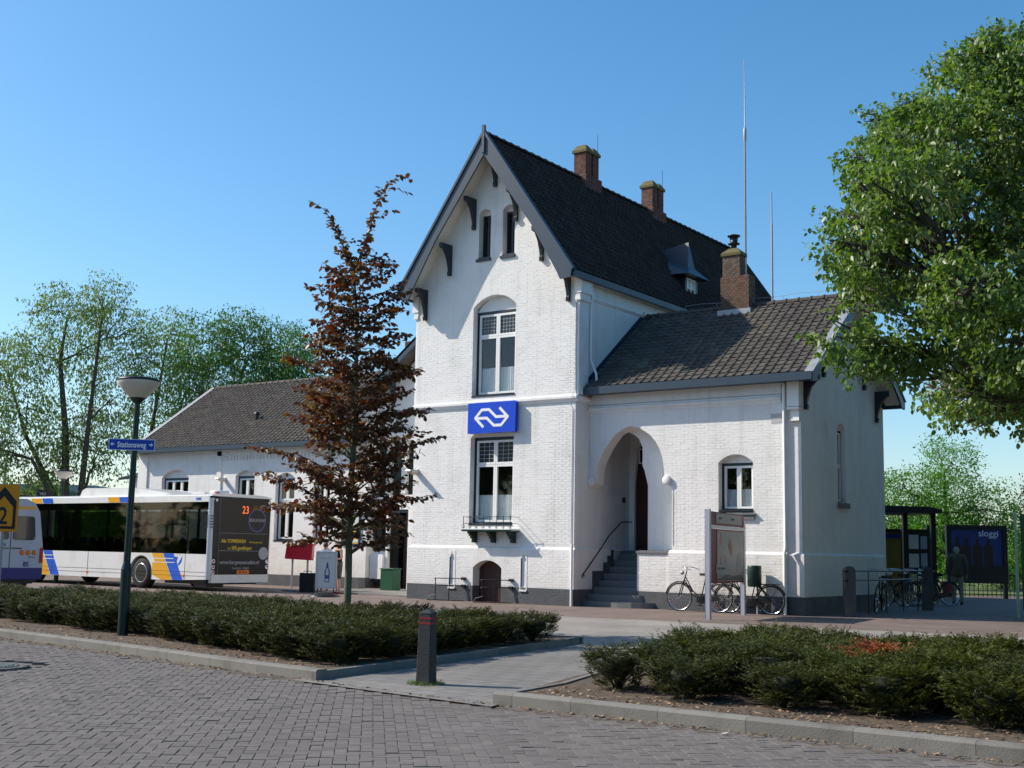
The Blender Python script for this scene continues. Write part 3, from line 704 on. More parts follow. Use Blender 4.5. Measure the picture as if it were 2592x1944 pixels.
# balconette
ba = thing('balconette', 'small dark iron balconette with scrolled rail under the lower tower window', 'balconette', (-2.55, -.05, 1.7))
mb = MB(); mb.box(-3.38, -1.74, -.40, -.01, 1.955, 2.0); mb.build('platform', 'signwhite', ba); mb = MB(); mb.box(-3.40, -1.72, -.42, -.405, 1.93, 1.975); mb.box(-3.39, -1.73, -.40, -.0, 1.92, 1.95); mb.build('platform_edge', 'green', ba)
for u in (-3.2, -2.55, -1.88):
    mb = MB(); vs = []; prof = [(.0, 1.92), (.34, 1.92), (.34, 1.86), (.28, 1.86), (.28, 1.81), (.22, 1.79), (.2, 1.74), (.14, 1.72), (.14, 1.62), (.0, 1.62)]
    k = len(prof)
    for s_ in (-.05, .05): vs += [(u+s_, -a-.002, b) for a, b in prof]
    mb.add(vs, [(i, (i+1) % k, (i+1) % k+k, i+k) for i in range(k)])
    for t_ in tessellate_polygon([[Vector((a, b, 0)) for a, b in prof]]): mb.add([vs[i] for i in t_], [(0, 1, 2)]); mb.add([vs[i+k] for i in t_], [(0, 2, 1)])
    mb.build('bracket', 'green', ba)
mb = MB()
for z_ in (2.14, 2.32): mb.tube([(-3.36, -.005, z_), (-3.36, -.38, z_), (-1.76, -.38, z_), (-1.76, -.005, z_)], .008, 6)
for k in range(8): mb.tube([(-3.36+k*1.6/7, -.38, 2.0), (-3.36+k*1.6/7, -.38, 2.35)], .009, 6)
mb.build('railing', 'green', ba)
mb = MB()
for k in range(8):
    u = -3.36+k*1.6/7; pts = [(u+.05*math.cos(a)-.05+.05, -.38, 2.06+.05*math.sin(a)) for a in [i*math.pi/5 for i in range(-2, 8)]]; mb.tube(pts, .006, 5)
mb.build('scroll', 'green', ba)
# downpipes, cables
mb = MB(); mb.tube([(.05, -.10, 1.62), (.05, -.11, 1.5), (.05, -.11, .0)], .035, 8); mb.build('downpipe', 'frame', ST)
mb = MB(); mb.tube([(.03, -.012, 8.1), (.03, -.02, 5.7), (.0, -.12, 5.55), (-.02, -.1, 5.3), (-.03, -.02, 5.2), (-.04, -.02, 1.6), (-.02, -.1, 1.48)], .009, 5); mb.build('cable', 'zinc', ST)
mb = MB(); mb.tube([(.16, .62, 8.5), (.13, .6, 8.1), (.13, .6, 6.6), (.3, .62, 6.2), (.34, .58, 5.9)], .035, 8); mb.build('downpipe', 'frame', ST)

# ================================================================== right wing
D = .7; FWg = FR(D)
arch_r = []
prof_arch = [(.26, 3.40), (.28, 3.6), (.33, 3.78), (.42, 3.95), (.55, 4.17), (.7, 4.37), (.87, 4.55), (1.1, 4.68), (1.33, 4.75), (1.55, 4.69), (1.75, 4.60), (1.93, 4.48), (2.1, 4.29), (2.22, 4.08), (2.3, 3.84), (2.34, 3.58), (2.35, 3.42)]
opening = [(.052, 1.49), (2.57, 1.49), (2.57, 3.12), (2.51, 3.14), (2.45, 3.2), (2.36, 3.22)]+prof_arch[::-1]+[(.25, 3.22), (.2, 3.2), (.12, 3.14), (.052, 3.12)]
win_w = seg_arch(3.89, 4.83, 2.45, 3.70, 3.90)
wg = MB()
wg.slab(FWg, [[(0.0, 3.12), (.052, 3.12)]+opening[::-1][1:-1][:0]+[(.052, 3.12)][:0]+[p for p in reversed(opening[2:-1])]+[(2.57, 1.47), (5.66, 1.47), (5.66, 5.62), (0.0, 5.62)], win_w], -.42, 0)
wg.slab(FR(.64), [[(2.50, .44), (5.70, .44), (5.70, 1.44), (2.50, 1.44)]], -.4, 0)
wg.slab(FWg, [[(1.55, .44), (2.50, .44), (2.50, 1.40), (1.55, 1.40)]], -.9, 0)
wg.add([(2.50, .64, 1.44), (5.70, .64, 1.44), (5.70, .7, 1.5), (2.50, .7, 1.5)], [(0, 1, 2, 3)])
wg.slab(FR(.8), [rect(5.50, 6.049, 1.44, 5.6)], -.011, 0)
wg.slab(FR(.739), [rect(5.70, 6.108, .44, 1.44)], -.05, 0)
wg.add([(5.66, .74, 1.44), (6.11, .74, 1.44), (6.05, .8, 1.5), (5.66, .8, 1.5), (6.11, 6.5, 1.44), (6.05, 6.45, 1.5)], [(0, 1, 2, 3), (1, 4, 5, 2)])
# right gable wall
gw = [(.812, .44), (6.45, .44), (6.45, 6.03), (3.65, 8.12), (.812, 6.0)]
sidewin = seg_arch(3.15, 3.72, 2.78, 4.68, 4.86, 6)
wg.slab(FX(6.05), [gw, sidewin], -.3, 0)
wg.slab(FX(6.11), [rect(.74, 6.5, .44, 1.44)], -.058, 0)
wg.slab(FR(6.5), [rect(0, 6.04, 0, 5.6)], -.2, 0)
wgo = wg.build('wing_wall', 'white', ST)
fb_ = courses([rect(.05, 5.66, 1.47, 5.1), opening, win_w], 1.5, 5.1)
bricks_into(nb, FWg, [b for b in fb_ if not (b[0] < 2.5 and b[2] < 1.5)], 0)
bricks_into(nb, FR(.64), courses([rect(2.50, 5.70, .44, 1.44)], .45, 1.43), 0)
bricks_into(nb, FWg, courses([rect(1.55, 2.5, .44, 1.4)], .45, 1.4), 0)
voussoirs(nb, FWg, 3.89, 4.83, 3.70, 3.90, 0, .2)
sidel = courses([[(.8, .44), (6.45, .44), (6.45, 5.75), (3.63, 7.95), (.8, 5.75)], sidewin], 1.5, 7.9)
bricks_into(nb, FX(6.05), sidel, 0); bricks_into(nb, FX(6.11), courses([rect(.74, 6.5, .44, 1.44)], .45, 1.43), 0)
dm = MB()
dm.slab(FR(.64), [rect(2.5, 5.703, 0, .44)], -.4, .003); dm.slab(FWg, [rect(1.5, 2.5, 0, .44)], -.4, .003)
dm.slab(FR(.735), [rect(5.704, 6.112, 0, .44)], -.05, .003); dm.slab(FX(6.11), [rect(.74, 6.5, 0, .44)], -.3, .003)
bricks_into(dm, FR(.64), courses([rect(2.5, 5.7, 0, .44)], .01, .44), .003)
bricks_into(dm, FX(6.11), courses([rect(.74, 6.5, 0, .44)], .01, .44), .003)
# inner order of the porch: a second wall behind with a narrower opening
inner = [(.052, 1.49), (1.63, 1.49), (1.63, 3.19), (1.56, 3.45), (1.52, 3.6), (1.46, 3.72), (1.46, 4.2), (1.35, 4.44), (1.2, 4.56), (1.04, 4.62), (.85, 4.60), (.62, 4.42), (.4, 4.15), (.28, 3.9), (.2, 3.5), (.052, 3.4)]
iw = MB(); iw.slab(FR(1.12), [[(1.63, 1.49)]+[(2.8, 1.49), (2.8, 5.3), (.052, 5.3), (.052, 3.4)]+[p for p in reversed(inner[2:-1])]], -.06, 0)
iw.box(2.6, 2.7, 1.0, 3.0, 1.49, 5.3); 
iw.slab(FR(2.85), [rect(.05, .21, 1.49, 5.2), ], -.1, 0)
iw.slab(FR(2.85), [[(.21, 3.3), (.21, 5.2), (2.7, 5.2), (2.7, 1.49), (1.2, 1.49), (1.2, 3.9), (1.1, 4.3), (.9, 4.6), (.7, 4.72), (.5, 4.6), (.3, 4.3)]], -.1, 0)
iw.box(.05, 2.8, .75, 3.0, 5.2, 5.3)
iwo = iw.build('porch_wall', 'white', ST)
dr = MB(); dr.slab(FR(2.95), [[(.2, 1.49), (1.2, 1.49), (1.2, 4.8), (.2, 4.8)], rect(.30, .62, 3.92, 4.35), rect(.78, 1.1, 3.92, 4.35)], -.05, 0); dro = dr.build('front_door', 'door', ST)
mb = MB(); mb.slab(FR(2.95), [rect(.30, .62, 3.92, 4.35), rect(.34, .58, 3.96, 4.31)], 0, .03); mb.slab(FR(2.95), [rect(.78, 1.1, 3.92, 4.35), rect(.82, 1.06, 3.96, 4.31)], 0, .03); mb.build('transom_frame', 'frame', dro)
mb = MB(); mb.slab(FR(2.95), [rect(.28, .64, 3.9, 4.37), ], -.05, -.04); mb.slab(FR(2.95), [rect(.76, 1.12, 3.9, 4.37)], -.05, -.04); mb.build('pane', 'darkglass', dro)
# stairs and porch floor
stn = MB(); n_ = 8
for i in range(n_):
    z1 = 1.385-.177*i; y_ = 2.16-.26*i; xr_ = 1.55 if y_ > .72 else 1.55
    so_ = MB()
    if i < 6: so_.box(.12, 1.55, y_, y_+.275, z1-.2, z1)
    elif i == 6:
        pts = [(.12, .9), (.12, y_), (1.2, y_-.03), (1.5, y_), (1.66, y_+.03), (1.74, .692), (1.54, .692), (1.54, .9)]; so_.slab((Vector((0, 0, 0)), X_, Y_, Z_), [pts], z1-.2, z1)
    else:
        pts = [(.12, .64), (.12, y_), (1.2, y_-.06), (1.6, y_-.02), (1.85, y_+.08), (2.0, y_+.2), (2.08, .692), (1.5, .692)]; so_.slab((Vector((0, 0, 0)), X_, Y_, Z_), [pts], 0, z1)
    so_.build('stair_step', 'stone', ST, bevel=.012)
mb = MB(); mb.box(.052, 1.554, 2.42, 3.0, 1.30, 1.488); mb.box(1.555, 2.62, .70, 2.0, 1.40, 1.488); mb.build('porch_floor', 'stone', ST)
mb = MB(); mb.box(1.53, 2.50, .66, 1.1, 1.401, 1.465); mb.build('coping', 'stone', ST, bevel=.01)
mb = MB(); mb.box(1.555, 2.6, 1.0, 2.0, 0, 1.4); mb.build('stair_cheek', 'white', ST)
# stop corbels of the arch
for u, s_ in ((2.44, 1), (.15, -1)):
    cb = MB()
    A = Matrix.Rotation(R(90), 3, 'X')
    cb.lathe([(.001, .0), (.12, 0), (.12, .06), (.10, .075), (.001, .075)], 18, (u, .69, 3.29), A=A); cb.build('corbel', 'smooth', ST)
mb = MB(); mb.slab(FX(TW1), [rect(2.46, 2.58, 2.80, 2.95)], 0, .03); mb.build('doorbell', 'blackpaint', ST)
mb = MB(); mb.tube([(.17, .33, .78), (.13, .33, .84), (.13, .40, .88), (.13, 1.25, 1.55), (.13, 1.6, 1.85), (.13, 2.29, 2.26), (.13, 2.9, 2.28)], .016, 8); mb.tube([(.12+.0, .33+.045*math.cos(a), .79+.045*math.sin(a)) for a in [i*.6 for i in range(10)]], .012, 6); mb.build('handrail', 'blackpaint', ST)
mb = MB(); mb.tube([(1.2, 2.0, 5.2), (1.2, 2.0, 4.9)], .012, 6); mb.lathe([(.001, 0), (.06, .02), (.09, .12), (.06, .3), (.02, .34)], 8, (1.2, 2.0, 4.56)); mb.build('porch_lantern', 'blackpaint', ST)
window(ST, FWg, 3.89, 4.83, 2.50, 3.70, 3.90, 2, None, fr=.07, wf=.055, rev=.2, framem='green', curtain=.45)
mb = MB(); mb.slab(FWg, [rect(3.83, 4.90, 2.40, 2.44)], 0, .09); mb.slab(FWg, [rect(3.86, 4.87, 2.28, 2.40)], 0, .06); mb.build('window_sill', 'stone', ST)
wo = window(ST, FX(6.05), 3.15, 3.72, 2.80, 4.68, 4.86, 1, 3.75, fr=.06, wf=.05, rev=.12, curtain=0)
mb = MB(); mb.slab(FX(6.05), [rect(3.10, 3.80, 2.66, 2.79)], 0, .08); mb.build('sill', 'stone', wo)
# cornice, corner corbel block, plaque, downpipe
mb = MB(); moulding(mb, (.05, D, 5.16), (5.6, D, 5.16), (0, -1, 0), [(-.02, 0), (.03, 0), (.04, .03), (.09, .06), (.09, .11), (.05, .13), (.05, .17), (-.02, .2)])
mb.slab(FWg, [rect(.05, 5.6, 5.12, 5.16)], 0, .02); mb.slab(FWg, [rect(.05, 5.6, 5.36, 5.62)], 0, .03); mb.build('cornice', 'smooth', ST)
mb = MB(); mb.box(5.76, 6.08, .62, .85, 5.02, 5.64); mb.box(5.76, 6.08, .60, .85, 4.94, 5.01); mb.box(5.82, 6.06, .68, .85, 4.72, 4.94); mb.box(5.80, 6.07, .66, .85, 4.66, 4.72); mb.build('corbel_block', 'smooth', ST, bevel=.012)
mb = MB(); mb.slab(FWg, [rect(5.32, 5.60, 4.64, 4.87)], 0, .012); mb.build('wall_plaque', mat('plaque_stone', (.45, .45, .45), .8, .2, 30), ST)
mb = MB(); mb.tube([(5.69, .63, 5.6), (5.69, .63, 1.6), (5.69, .56, 1.45), (5.69, .56, .02)], .04, 10); mb.build('downpipe', 'frame', ST)
mb = MB(); mb.slab(FWg, [rect(2.60, 2.63, 1.62, 3.05)], -.0, .006); mb.build('wall_slot', 'zinc', ST)
# wing roof
wr = MB(); RY, RZ = 3.65, 8.26; EY, EZ = .36, 5.80; X0, X1 = .06, 6.5
for s_ in (-1, 1):
    e = Vector((0, RY+s_*(RY-EY), EZ)); a = Vector((0, RY, RZ)); n = Vector((0, s_*(RZ-EZ), RY-EY)).normalized()
    P = [e+X_*X0, e+X_*X1, a+X_*X1, a+X_*X0]; Q = [p-n*.09 for p in P]
    wr.add(P+Q, [(0, 1, 2, 3), (4, 7, 6, 5), (0, 4, 5, 1), (3, 2, 6, 7), (0, 3, 7, 4), (1, 5, 6, 2)])
wro = wr.build('wing_roof', 'tile', ST)
Vs = Vector((0, RY-EY, RZ-EZ)); Lw = Vs.length; Vs.normalize()
tile_roof(wro, Vector((X0+.08, EY-.03, EZ+.005)), X_, Vs, X1-X0-.2, Lw, .24, .2, 'tile', nind=300, indkey=lambda q: (q[1], -q[2]))
Vb = Vector((0, -(RY-EY), RZ-EZ)).normalized()
tile_roof(wro, Vector((X1-.12, 2*RY-EY+.03, EZ+.005)), -X_, Vb, X1-X0-.2, Lw, .24, .2, 'tile')
ridge_tiles(wro, (X0+.1, RY, RZ+.01), (X1, RY, RZ+.01), 'tile')
# lead valley flashing along the tower wall, zinc verge
fl = MB(); o0 = Vector((.06, EY+.1, EZ+.07)); o1 = Vector((.06, RY, RZ+.06))
fl.add([o0, o0+X_*.14, o1+X_*.14, o1, o0+Z_*.14, o1+Z_*.14], [(0, 1, 2, 3), (0, 3, 5, 4)]); fl.build('flashing', 'trim', ST)
nW = Vector((0, -(RZ-EZ), RY-EY)).normalized()
vz = MB()
for s_ in (-1, 1):
    n = Vector((0, s_*(RZ-EZ), RY-EY)).normalized(); e = Vector((0, RY+s_*(RY-EY+.08), EZ-.06)); a = Vector((0, RY, RZ))
    P = [e+X_*(X1-.12)+n*.07, e+X_*(X1+.10)+n*.07, a+X_*(X1+.10)+n*.07, a+X_*(X1-.12)+n*.07]
    Q = [p-n*.03 for p in P]
    vz.add(P+Q, [(0, 1, 2, 3), (4, 7, 6, 5), (0, 4, 5, 1), (3, 2, 6, 7), (0, 3, 7, 4), (1, 5, 6, 2)])
vz.build('verge_flashing', 'zinc', ST)
for s_ in (-1, 1):
    wb = MB()
    L = [(RY, RZ+.05), (RY+s_*3.36, EZ-.02), (RY+s_*3.36, EZ-.24), (RY+s_*3.1, EZ-.2), (RY+s_*2.95, EZ+.0), (RY, RZ-.3)]
    wb.slab(FX(X1+.02), [L], 0, .05); wb.build('barge_board', 'trim', ST)
mb = MB()
for s_ in (-1, 1):
    n = Vector((0, s_*(RZ-EZ), RY-EY)).normalized(); e = Vector((0, RY+s_*(RY-EY-.05), EZ-.09)); a = Vector((0, RY, RZ-.13))
    P = [e+X_*6.06, e+X_*X1, a+X_*X1, a+X_*6.06]; Q = [p-n*.03 for p in P]; mb.add(P+Q, [(0, 1, 2, 3), (4, 7, 6, 5), (0, 4, 5, 1), (0, 3, 7, 4), (1, 5, 6, 2)])
mb.build('soffit', 'soffit', ST)
mb = MB(); mb.box(.12, X1+.06, .24, .38, 5.60, 5.80); mb.box(.12, X1+.06, .37, .72, 5.62, 5.66); mb.build('gutter', 'trim', ST)
mb = MB(); mb.box(.12, X1+.06, 6.92, 7.06, 5.60, 5.80); mb.build('gutter', 'trim', ST)
for (u, vt) in ((1.02, 5.9), (2.2, 6.85), (3.65, 7.98), (5.1, 6.85), (6.05, 6.05)):
    mb = MB(); bracket(mb, u, vt-.06, FX(6.05), .86, .42, .1); mb.build('bracket', 'dark', ST)

# ---- chimneys
def bricked_box(mb, x0, x1, y0_, y1_, z0, z1):
    mb.box(x0, x1, y0_, y1_, z0, z1, 1)
    for F_, a, b in ((FR(y0_), x0, x1), (FX(x1), y0_, y1_)): bricks_into(mb, F_, courses([rect(a, b, z0, z1)], z0, z1, .1, .05, .012), 0, .006)
    for F_, a, b in ((FR(y1_), x0, x1), (FX(x0), y0_, y1_)):
        G_ = (F_[0], F_[1], F_[2], -F_[3]); bricks_into(mb, G_, courses([rect(a, b, z0, z1)], z0, z1, .1, .05, .012), 0, .006)
def twin_chimney(yc, zt, name='chimney'):
    c = MB(); bricked_box(c, AX-.28, AX+.28, yc-.5, yc+.45, 12.5, 13.22+zt); co = c.build(name, ['chbrick', 'redbrick'], tro)
    c = MB(); 
    for dy in (-.27, .17): bricked_box(c, AX-.22, AX+.22, yc+dy-.17, yc+dy+.17, 13.22+zt, 13.98+zt)
    c.build('flue', ['chbrick', 'redbrick'], co)
    c = MB()
    for dy in (-.27, .17):
        y_ = yc+dy
        c.box(AX-.27, AX+.27, y_-.215, y_+.215, 13.98+zt, 14.06+zt)
        P = [(AX-.27, y_-.215, 14.06+zt), (AX+.27, y_-.215, 14.06+zt), (AX+.27, y_+.215, 14.06+zt), (AX-.27, y_+.215, 14.06+zt), (AX-.15, y_-.1, 14.24+zt), (AX+.15, y_-.1, 14.24+zt), (AX+.15, y_+.1, 14.24+zt), (AX-.15, y_+.1, 14.24+zt)]
        c.add(P, [(4, 5, 6, 7), (0, 1, 5, 4), (1, 2, 6, 5), (2, 3, 7, 6), (3, 0, 4, 7)])
    c.build('chimney_cap', 'moss', co)
    c = MB(); c.tube([(AX+.2, yc+.3, 14.1+zt), (AX+.2, yc+.3, 14.75+zt)], .008, 5); c.build('lightning_rod', 'blackpaint', co)
    c = MB(); c.add([(AX+.3, yc-.5, 12.75), (AX+.62, yc-.35, 12.3), (AX+.62, yc+.45, 12.3), (AX+.3, yc+.5, 12.75)], [(0, 1, 2, 3)]); c.build('flashing', 'zinc', co)
twin_chimney(4.85, .05); twin_chimney(9.15, .0)
c = MB(); bricked_box(c, 2.66, 3.52, 3.36, 3.76, 7.9, 9.12); co = c.build('chimney', ['chbrown', 'redbrick'], wro)
c = MB(); bricked_box(c, 2.72, 3.24, 3.38, 3.74, 9.12, 9.72); c.build('flue', ['chbrown', 'redbrick'], co)
c = MB(); c.box(2.68, 3.28, 3.34, 3.78, 9.72, 9.80); c.add([(2.68, 3.34, 9.8), (3.28, 3.34, 9.8), (3.28, 3.78, 9.8), (2.68, 3.78, 9.8), (2.86, 3.48, 9.95), (3.1, 3.48, 9.95), (3.1, 3.64, 9.95), (2.86, 3.64, 9.95)], [(4, 5, 6, 7), (0, 1, 5, 4), (1, 2, 6, 5), (2, 3, 7, 6), (3, 0, 4, 7)]); c.build('chimney_cap', 'moss', co)
c = MB(); c.lathe([(.08, 9.93), (.08, 10.06), (.17, 10.08), (.17, 10.1), (.1, 10.12), (.12, 10.28), (.18, 10.3), (.18, 10.33), (.05, 10.36)], 14, (2.98, 3.56, 0)); c.build('chimney_cowl', 'blackpaint', co)
c = MB(); c.box(2.6, 3.6, 3.26, 3.86, 8.0, 8.16); c.build('flashing', 'zinc', co)
# lightning conductor along the wing ridge
mb = MB(); pts = [(1.4+i*.5, RY, RZ+.22+.02*math.sin(i*2)) for i in range(11)]; mb.tube(pts, .006, 5)
for p in pts[::2]: mb.tube([(p[0], p[1], RZ+.1), p], .006, 5)
mb.build('lightning_conductor', 'zinc', wro)
# ---- dormer on the tower slope
dmr = MB(); Yd, z0, z1 = 7.25, 9.2, 10.25; xf = -.28
dmr.slab(FX(xf), [rect(Yd-.42, Yd+.42, z0-.1, z1), rect(Yd-.3, Yd+.3, z0+.1, z1-.08)], -.1, 0)
dmr.box(-1.5, xf-.1, Yd-.42, Yd-.36, z0-.3, z1); dmr.box(-1.5, xf-.1, Yd+.36, Yd+.42, z0-.3, z1); dmo = dmr.build('dormer', 'dark', tro)
mb = MB(); mb.slab(FX(xf), [rect(Yd-.3, Yd+.3, z0+.1, z1-.08), rect(Yd-.25, Yd-.02, z0+.15, z1-.13), rect(Yd+.02, Yd+.25, z0+.15, z1-.13)], -.06, -.01)
for v in (.35, .62): mb.slab(FX(xf), [rect(Yd-.25, Yd+.25, z0+.15+v*.8-.012, z0+.15+v*.8+.012)], -.05, -.02)
mb.build('dormer_frame', 'frame', dmo)
mb = MB(); mb.slab(FX(xf), [rect(Yd-.3, Yd+.3, z0+.1, z1-.08)], -.08, -.065); mb.build('pane', 'lace', dmo)
mb = MB(); e = [(xf+.3, Yd-.72, z1-.05), (xf+.3, Yd+.72, z1-.05), (-1.9, Yd+.72, z1+.05), (-1.9, Yd-.72, z1+.05)]
t_ = [(xf+.22, Yd-.6, z1+.32), (xf+.12, Yd, z1+1.15), (xf+.22, Yd+.6, z1+.32), (-1.9, Yd-.2, z1+.55), (-2.3, Yd, z1+1.1)]
mb.add([e[0], e[1], e[2], e[3], (xf+.0, Yd-.25, z1+.28), (xf+.0, Yd+.25, z1+.28), (xf-.1, Yd, z1+1.15), (-1.9, Yd, z1+.9)],
       [(0, 1, 5, 4), (4, 5, 6), (0, 4, 7, 3), (1, 2, 7, 5), (4, 6, 7), (5, 7, 6), (0, 3, 2, 1)]); mb.build('dormer_roof', 'trim', dmo)
# ================================================================== left wing and entrance
YL = 4.4; FL = FR(YL); LX0, LX1 = -23.95, -11.35
lw_wins = [(-22.5, -20.87, 2.2, 4.04, 4.36), (-18.15, -17.1, 2.2, 4.04, 4.24), (-15.95, -14.95, 1.62, 3.9, 4.1), (-13.95, -13.15, 1.62, 3.9, 4.1)]
lo_ = [rect(LX0, LX1, .40, 5.05)]+[seg_arch(a, b, c, d, e) for a, b, c, d, e in lw_wins]
lw = MB(); lw.slab(FL, lo_, -.3, 0)
lw.slab(FX(LX1), [rect(YL+.3, 4.8, .4, 5.05)], -.3, 0)
lw.slab(FX(LX0+.3), [rect(YL+.31, 12.0, 0, 5.05)], -.3, 0)
lw.box(LX0, -5.6, 11.9, 12.1, 0, 5)
lw.box(LX0-.02, LX0+.55, YL-.06, YL, .4, 5.0)
lw.box(-19.2, -18.95, YL-.05, YL, .4, 5.0); lw.box(-19.2, LX1, YL-.05, YL, 4.82, 5.05)
# dentils
for k in range(42):
    u = -18.9+k*.18
    if u < LX1-.1: lw.box(u, u+.09, YL-.05, YL, 4.66, 4.82)
# annex at the far left end
lw.box(-25.6, -24.2, 5.2, 8.5, 0, 4.2)
lwo = lw.build('left_wing_wall', 'white', ST)
bricks_into(nb, FL, courses(lo_, .42, 4.64), 0)
for a, b, c, d, e in lw_wins: voussoirs(nb, FL, a, b, d, e, 0, .2)
tag(nb.build('wall_bricks', 'white', ST), kind='stuff')
dm.build('plinth', 'plinth', ST); dm = MB()
dm.slab(FL, [rect(LX0, LX1+.003, 0, .40)], -.3, .03); bricks_into(dm, FL, courses([rect(LX0, LX1, 0, .4)], .01, .4), .03)
dm.slab(FX(LX1), [rect(YL-.03, 4.8, 0, .4)], -.3, .03)
dm.build('plinth', 'plinth', ST)
for (a, b, c, d, e), tr_, n in zip(lw_wins, (None, None, 3.1, 3.1), (3, 2, 2, 2)):
    window(ST, FL, a, b, c, d, e, n, tr_, framem='trim', curtain=0, rev=.15)
mb = MB(); mb.slab(FL, [rect(-12.5, -11.62, 1.5, 2.62), rect(-12.44, -11.68, 1.56, 2.56)], 0, .06); pf = mb.build('poster_frame', 'trim', ST)
mb = MB(); mb.slab(FL, [rect(-12.44, -11.68, 1.56, 2.56)], 0, .02); mb.build('poster', 'poster_y', pf)
mb = MB(); mb.slab(FL, [rect(-12.40, -11.72, 1.6, 1.7)], .02, .025); mb.slab(FL, [rect(-12.40, -11.72, 2.2, 2.5)], .02, .025); mb.build('poster_band', 'paper', pf)
# roof of the left wing
lr = MB(); RYl, RZl, EYl, EZl = 8.2, 8.2, 4.05, 5.2; XL0, XL1 = -24.1, -5.6
for s_ in (-1, 1):
    e = Vector((0, RYl+s_*(RYl-EYl), EZl)); a = Vector((0, RYl, RZl)); n = Vector((0, s_*(RZl-EZl), RYl-EYl)).normalized()
    P = [e+X_*XL0, e+X_*-13.35, a+X_*-9.35, a+X_*XL0]; Q = [p-n*.09 for p in P]; lr.add(P+Q, [(0, 1, 2, 3), (4, 7, 6, 5), (0, 4, 5, 1), (3, 2, 6, 7), (0, 3, 7, 4), (1, 5, 6, 2)])
lr.slab(FX(LX0), [[(4.4, 5), (12, 5), (8.2, 8.1)]], .02, .2, 1)
lro = lr.build('left_wing_roof', ['tile', 'white'], ST)
Vl = Vector((0, RYl-EYl, RZl-EZl)); Ll = Vl.length; Vl.normalize()
tile_roof(lro, Vector((XL0+.1, EYl-.03, EZl+.005)), X_, Vl, XL1-XL0-.2, Ll, .235, .2, 'tile', clip=lambda u, v, p: p.x > -13.45+(p.z-5.2)*1.33)
ridge_tiles(lro, (XL0+.1, RYl, RZl+.01), (-9.4, RYl, RZl+.01), 'tile')
mb = MB(); n = Vector((0, -(RZl-EZl), RYl-EYl)).normalized(); e = Vector((0, EYl-.08, EZl-.05)); a = Vector((0, RYl, RZl))
P = [e+X_*(XL0-.1)+n*.08, e+X_*(XL0+.14)+n*.08, a+X_*(XL0+.14)+n*.08, a+X_*(XL0-.1)+n*.08]; Q = [p-n*.1 for p in P]; mb.add(P+Q, [(0, 1, 2, 3), (4, 7, 6, 5), (0, 4, 5, 1), (3, 2, 6, 7), (0, 3, 7, 4), (1, 5, 6, 2)]); mb.build('verge_flashing', 'zinc', ST)
mb = MB(); mb.box(XL0, -11.0, 3.92, 4.06, 5.03, 5.20); mb.box(XL0, -11.0, 4.05, 4.42, 5.05, 5.08); mb.build('gutter', 'trim', ST)
mb = MB(); mb.box(-18.6, -18.2, 5.35, 5.75, 6.05, 6.12); lq = mb.build('vent_flashing', 'zinc', lro)
mb = MB(); mb.tube([(-18.4, 5.55, 6.1), (-18.4, 5.55, 6.55)], .07, 10); mb.lathe([(.11, 6.5), (.11, 6.58), (.02, 6.64)], 10, (-18.4, 5.55, 0)); mb.build('roof_vent', 'blackpaint', lro)
c = MB(); bricked_box(c, -12.9, -12.4, 7.9, 8.4, 7.9, 9.3); c.build('chimney', ['chbrick', 'redbrick'], lro)
mb = MB(); mb.add([(-26.0, 4.9, 4.15), (-24.0, 4.9, 4.25), (-24.0, 8.5, 5.3), (-26.0, 8.5, 5.2)], [(0, 1, 2, 3)]); mb.add([(-26.0, 4.9, 4.05), (-24.0, 4.9, 4.15), (-24.0, 4.9, 4.25), (-26, 4.9, 4.15)], [(0, 1, 2, 3)]); mb.build('annex_roof', 'dark', ST)
# entrance bay
FE = FR(4.72)
GX = -8.3
en = MB()
lan = [seg_arch(a, b, 3.25, 4.75, 5.15, 6) for a, b in ((-11.28, -10.82), (-10.62, -10.12), (-9.92, -9.46), (-9.26, -8.8), (-8.6, -8.14))]
en.slab(FE, [[(LX1, 2.75), (-5.6, 2.75), (-5.6, 7.2), (GX, 8.9), (LX1, 6.55)]]+lan, -.25, 0)
en.slab(FE, [rect(LX1, -10.72, .4, 1.32)], -.2, 0)
en.slab(FE, [rect(-9.75, -5.6, 0, 2.75)], -.2, 0)
en.slab(FR(4.38), [[(-13.4, 5.05), (LX1, 5.05), (LX1, 6.5), (-13.4, 5.1)]], -.3, 0)
en.build('entrance_wall', 'white', ST)
mb = MB()
for L in lan: mb.slab(FE, [L], -.22, -.16)
mb.build('lancet_glazing', 'green', ST)
mb = MB(); cx_, cz_, rr_ = -9.9, 4.3, 1.75
pts = [(cx_+rr_*math.cos(a), 4.70, cz_+rr_*math.sin(a)) for a in [math.pi*i/16 for i in range(17)]]; mb.tube(pts, .06, 6); mb.build('arch_moulding', 'smooth', ST)
mb = MB(); mb.slab(FE, [rect(LX1+.02, -9.75, 1.34, 2.72), rect(-11.25, -10.72, 1.42, 2.64), rect(-10.66, -9.83, 1.34, 2.64)], -.1, -.02); mb.slab(FE, [rect(-10.72, -10.62, 0, 2.72)], -.1, .03, 1); mb.build('entrance_frame', ['dark', 'frame'], ST)
mb = MB(); mb.slab(FE, [rect(-11.25, -10.72, 1.42, 2.64)], -.08, -.07); mb.build('pane', 'darkglass', ST)
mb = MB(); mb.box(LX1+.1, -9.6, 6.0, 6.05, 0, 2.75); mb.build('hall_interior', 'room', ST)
mb = MB(); mb.slab(FE, [rect(-10.3, -9.9, 0, 2.6)], -.5, -.45); mb.build('entrance_door', 'door', ST)
mb = MB(); mb.slab(FE, [rect(-11.3, -10.75, .38, 1.2)], .0, .14); mb.build('letter_cabinet', 'smooth', ST, bevel=.01)
